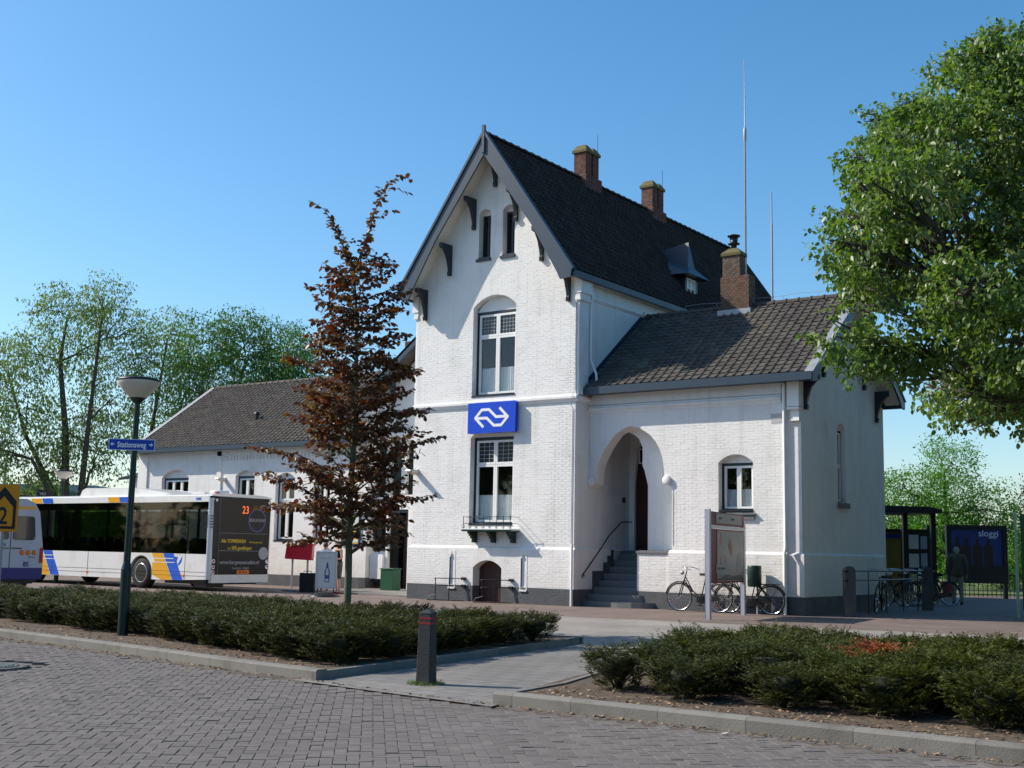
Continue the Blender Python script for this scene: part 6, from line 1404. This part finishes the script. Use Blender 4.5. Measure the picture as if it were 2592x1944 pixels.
# ================================================================== people
def person(label, loc, facing, J, rad, parts, hair, head_off=(0, 0, 0), H=1.0):
    t = thing('person', label, 'person', tuple(loc), facing)
    names = list(J); idx = {n: i for i, n in enumerate(names)}
    edges = [('pelvis', 'waist'), ('waist', 'chest'), ('chest', 'neck'), ('neck', 'head'), ('head', 'crown')]
    for s_ in 'LR': edges += [('pelvis', 'hip'+s_), ('hip'+s_, 'knee'+s_), ('knee'+s_, 'ankle'+s_), ('ankle'+s_, 'toe'+s_), ('chest', 'sho'+s_), ('sho'+s_, 'elb'+s_), ('elb'+s_, 'wri'+s_), ('wri'+s_, 'hand'+s_)]
    me = bpy.data.meshes.new('body'); me.from_pydata([J[n] for n in names], [(idx[a], idx[b]) for a, b in edges], []); o = bpy.data.objects.new('body', me); COL.objects.link(o)
    sk_ = o.modifiers.new('s', 'SKIN'); sk_.use_smooth_shade = True; sv = me.skin_vertices[0].data
    for n in names: sv[idx[n]].radius = rad.get(n, rad.get(n[:-1], (.05, .05))); sv[idx[n]].use_root = n == 'pelvis'
    sb = o.modifiers.new('u', 'SUBSURF'); sb.levels = 2; sb.render_levels = 2
    dg = bpy.context.evaluated_depsgraph_get(); dg.update(); bm_ = bpy.data.meshes.new_from_object(o.evaluated_get(dg)); bpy.data.objects.remove(o)
    bm_.materials.clear(); bm_.materials.append(M['skin']); body = bpy.data.objects.new('body', bm_); COL.objects.link(body); body.parent = t
    V = np.array([v.co[:] for v in bm_.vertices]); Nn = np.array([v.normal[:] for v in bm_.vertices])
    for nm, m_, test, off in parts:
        f_ = [list(p.vertices) for p in bm_.polygons if test(p.center)]
        if not f_: continue
        use = sorted({i for q in f_ for i in q}); mp_ = {a: b for b, a in enumerate(use)}; vv = V[use]+Nn[use]*off
        cm = bpy.data.meshes.new(nm); cm.from_pydata(vv.tolist(), [], [[mp_[i] for i in q] for q in f_]); cm.materials.append(M[m_]); cm.polygons.foreach_set('use_smooth', [True]*len(f_)); c = bpy.data.objects.new(nm, cm); COL.objects.link(c); c.parent = t
    return t, body
def stand(h=1.72, wd=.19, **k):
    s = h/1.75
    J = {'pelvis': (0, 0, .95), 'waist': (0, .01, 1.1), 'chest': (0, .0, 1.34), 'neck': (0, .01, 1.5), 'head': (0, -.01, 1.58), 'crown': (0, -.005, 1.69)}
    for n, q in (('L', 1), ('R', -1)): J.update({'hip'+n: (q*.09, 0, .9), 'knee'+n: (q*.1, -.01, .5), 'ankle'+n: (q*.1, .02, .08), 'toe'+n: (q*.11, -.12, .035), 'sho'+n: (q*wd, 0, 1.42), 'elb'+n: (q*(wd+.06), .03, 1.13), 'wri'+n: (q*(wd+.07), -.04, .88), 'hand'+n: (q*(wd+.07), -.07, .78)})
    J.update(k); return {a: tuple(x*s for x in b) for a, b in J.items()}
RAD = {'pelvis': (.15, .11), 'waist': (.125, .095), 'chest': (.155, .11), 'neck': (.052, .055), 'head': (.078, .095), 'crown': (.07, .08), 'hip': (.09, .09), 'knee': (.055, .055), 'ankle': (.036, .04), 'toe': (.04, .03), 'sho': (.06, .06), 'elb': (.04, .04), 'wri': (.027, .024), 'hand': (.022, .035)}
def hair_cap(t, body, m_, z0, back=.02, off=.014):
    me = body.data; V = np.array([v.co[:] for v in me.vertices]); N_ = np.array([v.normal[:] for v in me.vertices])
    f_ = [list(p.vertices) for p in me.polygons if p.center.z > z0 and (p.center.y > -.03+back or p.center.z > z0+.12)]
    use = sorted({i for q in f_ for i in q}); mp_ = {a: b for b, a in enumerate(use)}; cm = bpy.data.meshes.new('hair'); cm.from_pydata((V[use]+N_[use]*off).tolist(), [], [[mp_[i] for i in q] for q in f_]); cm.materials.append(M[m_]); c = bpy.data.objects.new('hair', cm); COL.objects.link(c); c.parent = t
def face(t, h):
    s = h/1.75; mb = MB(); mb.lathe([(.012, 0), (.008, .02), (.002, .03)], 6, (0, -.105*s, 1.585*s), A=Matrix.Rotation(R(90), 3, 'X')); mb.build('nose', 'skin', t, local=True)
    for q in (-1, 1):
        mb = MB(); mb.lathe([(.001, -.015), (.018, -.01), (.02, 0.0), (.018, .01), (.001, .015)], 8, (q*.082*s, 0, 1.595*s), A=Matrix.Rotation(R(90), 3, 'Y')); mb.build('ear', 'skin', t, local=True)
    mb = MB(); mb.box(-.02*s, .02*s, -.108*s, -.1*s, 1.545*s, 1.551*s); mb.build('mouth', 'darkred', t, local=True)
    for q in (-1, 1): mb = MB(); mb.lathe([(.001, -.008), (.011, -.004), (.011, .004), (.001, .008)], 8, (q*.034*s, -.098*s, 1.625*s)); mb.build('eye', 'blackpaint', t, local=True)
def fingers(t, p, d, h=1.7):
    p = Vector(p); d = Vector(d).normalized(); sd = d.cross(X_ if abs(d.x) < .8 else Y_).normalized(); 
    for k, L in enumerate((.07, .078, .073, .058)):
        q = p+sd*(.016*(k-1.5)); mb = MB(); mb.tube([q, q+d*L*.5, q+d*L*.85+Vector((0, -.012, 0))], [.0095, .0088, .007], 6); mb.build('finger', 'skin', t, local=True)
    q = p-d*.03-sd*.03; mb = MB(); mb.tube([q, q+d*.03-sd*.018, q+d*.055-sd*.02], [.012, .01, .008], 6); mb.build('thumb', 'skin', t, local=True)
# woman in a black top, arms bent, beside the pavement sign
Jw = stand(1.66, .16, elbL=(.23, .02, 1.14), wriL=(.12, -.2, 1.08), handL=(.05, -.26, 1.09), elbR=(-.23, .02, 1.14), wriR=(-.13, -.2, 1.05), handR=(-.05, -.25, 1.06)); hw = 1.66/1.75
rw = dict(RAD); rw.update({'chest': (.13, .1), 'waist': (.105, .085), 'sho': (.048, .048), 'elb': (.034, .034)})
arm = lambda c, w_: abs(c.x) > w_
WL = at(0, 1); WL = Vector((-8.75, .35, 0)); 
wfac = math.atan2(rt.y, rt.x)-R(60)
t, b = person('person in black sleeveless top and dark knee length shorts with sunglasses beside the pavement sign', WL, wfac, Jw, rw, [('top', 'black_cloth', lambda c: .98*hw < c.z < 1.40*hw and abs(c.x) < .165 and c.y > -.14, .012), ('shorts', 'olive', lambda c: .5*hw < c.z < 1.02*hw and abs(c.x) < .2, .02), ('shoes', 'darkred', lambda c: c.z < .075*hw, .006)], 'hairb')
hair_cap(t, b, 'hairb', 1.54*hw); face(t, 1.66); fingers(t, Jw['handL'], (-.6, -.8, 0)); fingers(t, Jw['handR'], (.6, -.8, 0))
mb = MB(); mb.box(-.062, .062, -.118*hw, -.1*hw, 1.61*hw, 1.645*hw); mb.box(-.08, -.07, -.11, .0, 1.625*hw, 1.635*hw); mb.box(.07, .08, -.11, .0, 1.625*hw, 1.635*hw); mb.build('sunglasses', 'blackpaint', t, local=True)
# man with suitcase
Jm = stand(1.62, .19, wriL=(.25, -.02, .86), handL=(.25, -.03, .76)); hm = 1.62/1.75
t, b = person('person in white short sleeved shirt and dark trousers behind the pavement sign', Vector((-9.85, .9, 0)), math.atan2(rt.y, rt.x)+R(175), Jm, RAD, [('shirt', 'white_cloth', lambda c: (.93*hm < c.z < 1.46*hm and abs(c.x) < .2) or (1.18*hm < c.z < 1.46*hm and abs(c.x) < .3), .016), ('trousers', 'black_cloth', lambda c: .42*hm < c.z < .95*hm and abs(c.x) < .2, .022), ('shoes', 'white_cloth', lambda c: c.z < .075*hm, .01)], 'hairb')
hair_cap(t, b, 'hairb', 1.54*hm); face(t, 1.62); fingers(t, Jm['handL'], (0, -.3, -1)); fingers(t, Jm['handR'], (0, -.2, -1))
sc_ = thing('suitcase', 'black upright suitcase on the pavement left of the pavement sign', 'suitcase', (-10.15, .45, 0)); FSC = (Vector((-10.15, .45, 0)), rt, Z_, -f0)
mb = MB(); mb.slab(FSC, [rect(-.2, .2, .05, .58)], -.12, .12); mb.build('case_body', 'black_cloth', sc_, bevel=.03)
mb = MB(); mb.tube([W(FSC, -.12, .56), W(FSC, -.12, .66), W(FSC, .12, .66), W(FSC, .12, .56)], .012, 6); mb.build('handle', 'blackpaint', sc_); mb = MB(); mb.slab(FSC, [rect(-.14, .14, .34, .5)], .12, .14); mb.build('front_pocket', 'black_cloth', sc_)
for q in (-.15, .15): mb = MB(); mb.lathe([(.03, -.02), (.03, .02)], 10, W(FSC, q, .03), A=Matrix.Rotation(R(90), 3, 'X')); mb.build('wheel', 'rubber', sc_)
# walker in the shade seen from behind
PP = Vector((6.35, 12.3, 0)); Jp = stand(1.86, .2, toeL=(.11, -.12, .035), kneeL=(.1, -.06, .5), ankleL=(.1, -.02, .08), ankleR=(-.1, .1, .09), toeR=(-.1, -.03, .035), head=(0, -.03, 1.58), crown=(0, -.035, 1.69)); hp = 1.86/1.75
t, b = person('person in olive jacket and beige trousers walking away in the shade with a bag', PP, math.atan2(rt.y, rt.x)+R(170), Jp, RAD, [('jacket', 'olive', lambda c: (.82*hp < c.z < 1.5*hp and abs(c.x) < .22) or (.9*hp < c.z < 1.5*hp and abs(c.x) < .4), .025), ('trousers', 'beige', lambda c: .1*hp < c.z < .86*hp and abs(c.x) < .22, .025), ('shoes', 'blackpaint', lambda c: c.z < .09*hp, .012)], 'hairg')
hair_cap(t, b, 'hairg', 1.54*hp); face(t, 1.86); fingers(t, Jp['handL'], (0, -.3, -1)); fingers(t, Jp['handR'], (0, -.2, -1))
q = Vector((6.35, 12.3, 0))-rt*.32; bg = thing('carrier_bag', 'dark red carrier bag held by the walking person in the shade', 'bag', tuple(q)); FBG = (q, rt, Z_, -f0)
mb = MB(); mb.slab(FBG, [[(-.13, .38), (.13, .38), (.15, .72), (-.15, .72)]], -.06, .06); mb.build('bag_body', 'darkred', bg, bevel=.01); mb = MB(); mb.tube([W(FBG, -.08, .71), W(FBG, -.05, .82), W(FBG, .05, .82), W(FBG, .08, .71)], .008, 5); mb.build('handle', 'darkred', bg)
# ================================================================== bicycles
def bike_proto():
    t = thing('bicycle', 'x', 'bicycle', (0, 0, 0)); g_ = {}
    A = Matrix.Rotation(R(90), 3, 'X')
    for x in (0, 1.08):
        mb = MB(); seg = 36; vs = []
        for i in range(seg):
            a = 2*math.pi*i/seg
            for k in range(6): b = 2*math.pi*k/6; rr = .335+.018*math.cos(b); vs.append((x+rr*math.cos(a), .018*math.sin(b), .355+rr*math.sin(a)))
        mb.add(vs, [(i*6+k, ((i+1) % seg)*6+k, ((i+1) % seg)*6+(k+1) % 6, i*6+(k+1) % 6) for i in range(seg) for k in range(6)], 0, True); wh = mb.build('wheel', 'rubber', t, local=True)
        mb = MB(); vs = []
        for i in range(seg):
            a = 2*math.pi*i/seg
            for rr, yy in ((.322, -.01), (.322, .01), (.308, 0)): vs.append((x+rr*math.cos(a), yy, .355+rr*math.sin(a)))
        mb.add(vs, [(i*3+k, ((i+1) % seg)*3+k, ((i+1) % seg)*3+(k+1) % 3, i*3+(k+1) % 3) for i in range(seg) for k in range(3)])
        for i in range(16): a = 2*math.pi*i/16; mb.tube([(x+.02*math.cos(a), .015*(-1)**i, .355+.02*math.sin(a)), (x+.31*math.cos(a), 0, .355+.31*math.sin(a))], .0022, 4, cap=False)
        mb.lathe([(.025, -.04), (.025, .04)], 10, (x, 0, .355), A=A); o = mb.build('spokes', 'chrome', wh, local=True)
        mb = MB(); pts = [(x+.375*math.cos(a), 0, .355+.375*math.sin(a)) for a in [R(20)+R(150)*i/14 for i in range(15)]]; mb.tube(pts, .018, 6); mb.build('mudguard', 'blackpaint', t, local=True)
    mb = MB()
    for p in ([(0, .05, .355), (.08, .05, .62), (.14, 0, .8), (.2, 0, .98)], [(0, -.05, .355), (.08, -.05, .62), (.14, 0, .8)], [(.16, 0, .86), (.36, 0, .52), (.58, 0, .33)], [(.15, 0, .78), (.33, 0, .44), (.58, 0, .30)], [(.58, 0, .30), (.72, 0, .86)], [(.58, .04, .3), (1.08, .05, .355)], [(.58, -.04, .3), (1.08, -.05, .355)], [(.7, .03, .78), (1.08, .06, .355)], [(.7, -.03, .78), (1.08, -.06, .355)]): mb.tube(p, .0145, 8)
    mb.build('frame', 'blackpaint', t, local=True)
    mb = MB(); mb.slab((Vector((0, -.055, 0)), X_, Z_, -Y_), [[(.5, .24), (.62, .2), (1.08, .3), (1.12, .36), (1.06, .4), (.62, .4), (.5, .36)]], 0, .02); mb.build('chain_guard', 'blackpaint', t, local=True)
    mb = MB(); mb.tube([(.2, 0, .96), (.21, 0, 1.08), (.2, 0, 1.1)], .013, 6); mb.tube([(.44, .26, 1.03), (.3, .28, 1.07), (.19, .2, 1.1), (.16, .0, 1.09), (.19, -.2, 1.1), (.3, -.28, 1.07), (.44, -.26, 1.03)], .012, 7); mb.build('handlebar', 'chrome', t, local=True)
    mb = MB(); mb.lathe([(.02, -.05), (.05, -.03), (.055, .03), (.03, .035)], 12, (.08, 0, .95), A=Matrix.Rotation(R(-90), 3, 'Y')); mb.build('headlight', 'chrome', t, local=True)
    mb = MB(); mb.slab((Vector((0, 0, .92)), X_, Y_, Z_), [[(.56, -.03), (.66, -.05), (.82, -.1), (.86, 0), (.82, .1), (.66, .05), (.56, .03)]], -.03, .03); mb.tube([(.72, 0, .84), (.735, 0, .92)], .013, 6); mb.build('saddle', 'rubber', t, local=True)
    mb = MB()
    for yy in (-.06, .06): mb.tube([(.76, yy, .72), (1.3, yy, .74), (1.08, yy, .36)], .007, 5)
    for x in (.85, 1.0, 1.15, 1.28): mb.tube([(x, -.06, .73), (x, .06, .735)], .006, 5)
    mb.build('luggage_rack', 'blackpaint', t, local=True)
    mb = MB(); mb.tube([(.58, .1, .3), (.5, .1, .16)], .009, 5); mb.tube([(.58, -.1, .3), (.66, -.1, .44)], .009, 5); mb.box(.45, .55, .08, .17, .145, .165); mb.box(.61, .71, -.17, -.08, .435, .455); mb.tube([(.58, -.11, .3), (.58, .11, .3)], .012, 6); mb.build('pedal', 'rubber', t, local=True)
    mb = MB(); mb.tube([(.95, .06, .3), (.85, .14, .02)], .008, 5); mb.build('kickstand', 'chrome', t, local=True)
    return t
bk = bike_proto()
def copy_tree(o, parent=None):
    c = o.copy(); COL.objects.link(c); c.parent = parent
    for ch in o.children: copy_tree(ch, c)
    return c
spots = [((3.03, .25, 0), R(2), 0, 'dark upright bicycle leaning by the wing wall partly behind the map board'), ((4.3, .42, 0), R(4), R(5), 'second dark bicycle hidden behind the right post of the map board'),
         ((5.55, 8.1, 0), R(78), R(4), 'nearest dark bicycle of the shaded group at the right wing corner'), ((5.3, 8.9, 0), R(66), R(-3), 'bicycle with chrome lamp just behind the nearest one of the shaded group'), ((5.5, 9.6, 0), R(58), R(3), 'bicycle showing its full rear wheel in the shaded group'), ((5.75, 10.3, 0), R(48), R(-2), 'farthest bicycle of the shaded group toward the walking person'), ((6.6, 4.2, 0), R(100), R(6), 'bicycle parked at the rail against the shaded side wall')]
for i, (p, rz, lean, lab) in enumerate(spots):
    o = bk if i == 0 else copy_tree(bk); o.location = p; o.rotation_euler = (lean, 0, rz); o['label'] = lab; o['group'] = 'parked bicycles'
# litter bin behind the map board
lb = thing('litter_bin', 'dark green cylindrical litter bin on the wing wall behind the map board', 'litter bin', (5.05, .42, .62))
mb = MB(); mb.lathe([(.15, .66), (.17, .70), (.17, 1.14), (.16, 1.17), (.13, 1.17), (.12, 1.1)], 20, (5.0, .36, 0)); mb.build('bin_body', 'green', lb)
mb = MB(); mb.tube([(5.0, .53, 0.01), (5.0, .53, 1.1)], .03, 8); mb.build('post', 'zinc', lb)
# rail with round topped posts by the shaded wall
rl_ = thing('bicycle_rail', 'low two bar rail with round topped concrete posts along the shaded side wall', 'bicycle rack', (7.0, 3, 0))
for y_ in (1.3, 7.2):
    mb = MB(); mb.slab((Vector((7.0, y_, 0)), rt, Z_, -f0), [[(-.13, 0), (.13, 0), (.13, 1.08)]+[(.13*math.cos(a), 1.08+.12*math.sin(a)) for a in [math.pi*i/8 for i in range(1, 8)]]+[(-.13, 1.08)]], -.1, .1); mb.build('post', 'plinth', rl_)
for z_ in (.86, 1.08): mb = MB(); mb.tube([(7.0, .9, z_), (7.0, 7.4, z_)], .022, 7); mb.build('rail_bar', 'blackpaint', rl_)
for y_ in (2.6, 3.9, 5.2, 6.4): mb = MB(); mb.tube([(7.0, y_, .03), (7.0, y_, 1.08)], .015, 6); mb.build('upright', 'blackpaint', rl_)
# bicycle shelter, timetable, billboard, fence
FSH = lambda x, d: (at(x, d), rt, Z_, -f0)
sh_ = thing('bicycle_shelter', 'dark flat roofed shelter on two posts beyond the right wing', 'shelter', tuple(at(13.6, 42)))
F_ = FSH(0, 42)
mb = MB(); mb.slab(F_, [[(10.5, 2.93), (14.5, 2.93), (14.55, 3.05), (14.1, 3.15), (10.5, 3.17)]], -2.2, .6); mb.build('roof', 'dark', sh_)
for x in (13.45, 14.4): mb = MB(); mb.slab(F_, [rect(x-.08, x+.08, 0, 2.95)], -.08, .08); mb.build('post', 'blackpaint', sh_)
tt = thing('timetable_panel', 'dark panel with four pale timetable sheets under the shelter', 'notice board', tuple(at(14, 44)))
F_ = FSH(0, 44)
mb = MB(); mb.slab(F_, [rect(13.95, 15.15, .9, 2.45)], -.05, .05); mb.slab(F_, [rect(14.86, 15.14, .0, 2.6)], -.1, .06); mb.build('panel', 'blackpaint', tt)
for (a, b, c, d) in ((14.2, 14.55, 1.75, 2.25), (14.2, 14.55, 1.1, 1.58), (14.62, 14.85, 1.75, 2.2), (14.62, 14.85, 1.15, 1.6)): mb = MB(); mb.slab(F_, [rect(a, b, c, d)], .05, .055); mb.build('timetable_sheet', 'paper' if a < 14.5 else 'adgrey', tt)
mb = MB()
for k in range(12): mb.slab(F_, [rect(14.15+k*.06, 14.18+k*.06, .15, .9)], -.01, .01)
mb.build('lower_bars', 'zinc', tt)
tk = thing('ticket_machine', 'ochre yellow ticket kiosk wall with blue sign strip beside the wing corner', 'kiosk', tuple(at(13, 45)))
F_ = FSH(0, 45)
mb = MB(); mb.slab(F_, [rect(12.4, 14.6, 0, 2.35)], -.6, 0); mb.build('kiosk_body', 'wood', tk); mb = MB(); mb.slab(F_, [rect(12.5, 14.3, 2.14, 2.28)], .0, .05); mb.build('blue_strip', 'bluesign', tk); mb = MB(); mb.slab(F_, [rect(12.3, 14.7, 2.36, 2.46)], -.8, .3); mb.build('kiosk_roof', 'dark', tk)
bb_ = thing('advertising_board', 'dark framed billboard with blue poster lettered sloggi beyond the walking person', 'billboard', tuple(at(17, 46)))
F_ = FSH(0, 46)
mb = MB(); mb.slab(F_, [rect(16.25, 18.5, .55, 2.68), rect(16.42, 18.35, 1.2, 2.55)], -.1, .08); mb.slab(F_, [rect(16.27, 16.4, 0, .55)], -.1, .05); mb.slab(F_, [rect(18.35, 18.48, 0, .55)], -.1, .05); mb.build('frame', 'blackpaint', bb_)
mb = MB(); mb.slab(F_, [rect(16.42, 18.35, 1.2, 2.55)], -.02, .02); mb.build('poster', 'skyposter', bb_)
mb = MB()
for k, x in enumerate((16.65, 17.0, 17.4, 17.8)): mb.slab(F_, [[(x-.15, 1.2), (x+.16, 1.2), (x+.18, 1.9-k*.03), (x+.06, 2.0), (x+.08, 2.2-k*.03), (x+.0, 2.28-k*.03), (x-.07, 2.2-k*.03), (x-.05, 2.0), (x-.17, 1.88)]], .02, .024)
mb.build('poster_figures', 'door', bb_)
text('lettering', 'sloggi', F_, 17.45, 2.28, .34, 'signwhite', bb_, d=.026)
fe = thing('platform_fence', 'low black bar fence under the billboard at right', 'fence', tuple(at(19, 47)))
F_ = FSH(0, 47)
for k in range(34): mb = MB(); x = 15.4+k*.17; mb.slab(F_, [rect(x-.012, x+.012, .02, .9)], -.012, .012); mb.build('bar', 'blackpaint', fe)
for z_ in (.12, .84): mb = MB(); mb.slab(F_, [rect(15.3, 21.2, z_-.02, z_+.02)], -.03, -.013); mb.build('rail', 'blackpaint', fe)
gr = MB()
gs = sheet('grass_strip', [tuple(at(12, 49))[:2], tuple(at(40, 49))[:2], tuple(at(60, 90))[:2], tuple(at(-5, 90))[:2]], .02, mat('grass_ground', (.1, .13, .04), .95, .4, 3, .8, 40), 'structure'); gs.name = 'grass_ground'
# far left: office block, lamp sign, mast
ob = thing('office_building', 'low pale office block with dark glazing far behind the bus', 'building', tuple(at(-45, 120)))
F_ = FSH(0, 120)
mb = MB(); mb.slab(F_, [rect(-60, -40.5, 0, 7.0)], -12, 0); mb.build('wall', 'farwall', ob)
for k in range(9): mb = MB(); mb.slab(F_, [rect(-48.4+k*.9, -47.65+k*.9, 4.5, 6.3)], 0, .05); mb.build('window', 'bluegl', ob)
for k in range(9): mb = MB(); mb.slab(F_, [rect(-48.4+k*.9, -47.65+k*.9, 1.2, 3.2)], 0, .05); mb.build('window', 'bluegl', ob)
bs = thing('bus_stop_sign', 'small blue bus stop sign on a thin pole behind the bus roof', 'sign', tuple(at(-21.9, 58)))
F_ = FSH(0, 58); mb = MB(); mb.slab(F_, [rect(-22.25, -21.6, 3.45, 3.85)], -.02, .02); mb.build('plate', 'vanblue', bs); mb = MB(); mb.slab(F_, [rect(-22.3, -22.24, 0, 3.95)], -.03, .03); mb.build('pole', 'zinc', bs); mb = MB(); mb.slab(F_, [rect(-22.1, -21.8, 3.6, 3.72)], .02, .025); mb.build('bus_symbol', 'signwhite', bs)
ms = thing('mast', 'thin grey mast at the far left edge behind the yellow road sign', 'mast', tuple(at(-28.7, 70))); mb = MB(); p = at(-28.75, 70); mb.tube([p, p+Z_*6.0], .09, 8); mb.build('mast_pole', 'zinc', ms)
# small litter
for (x, y, lab) in ((13.35, -18.35, 'white scrap of litter beside a dry leaf at the right kerb'), (7.9, -17.35, 'tiny white scrap of litter on the soil near the bed corner'), (6.0, -1.95, 'small white scrap of litter on the bus lane near the map board')):
    mb = MB(); z = .1 if lab.startswith('tiny') else .01; mb.add([(x-.03, y-.01, z), (x+.02, y-.02, z+.012), (x+.03, y+.02, z+.02), (x-.01, y+.025, z+.008)], [(0, 1, 2, 3)]); tag(mb.build('litter_scrap', 'signwhite'), lab, 'litter')
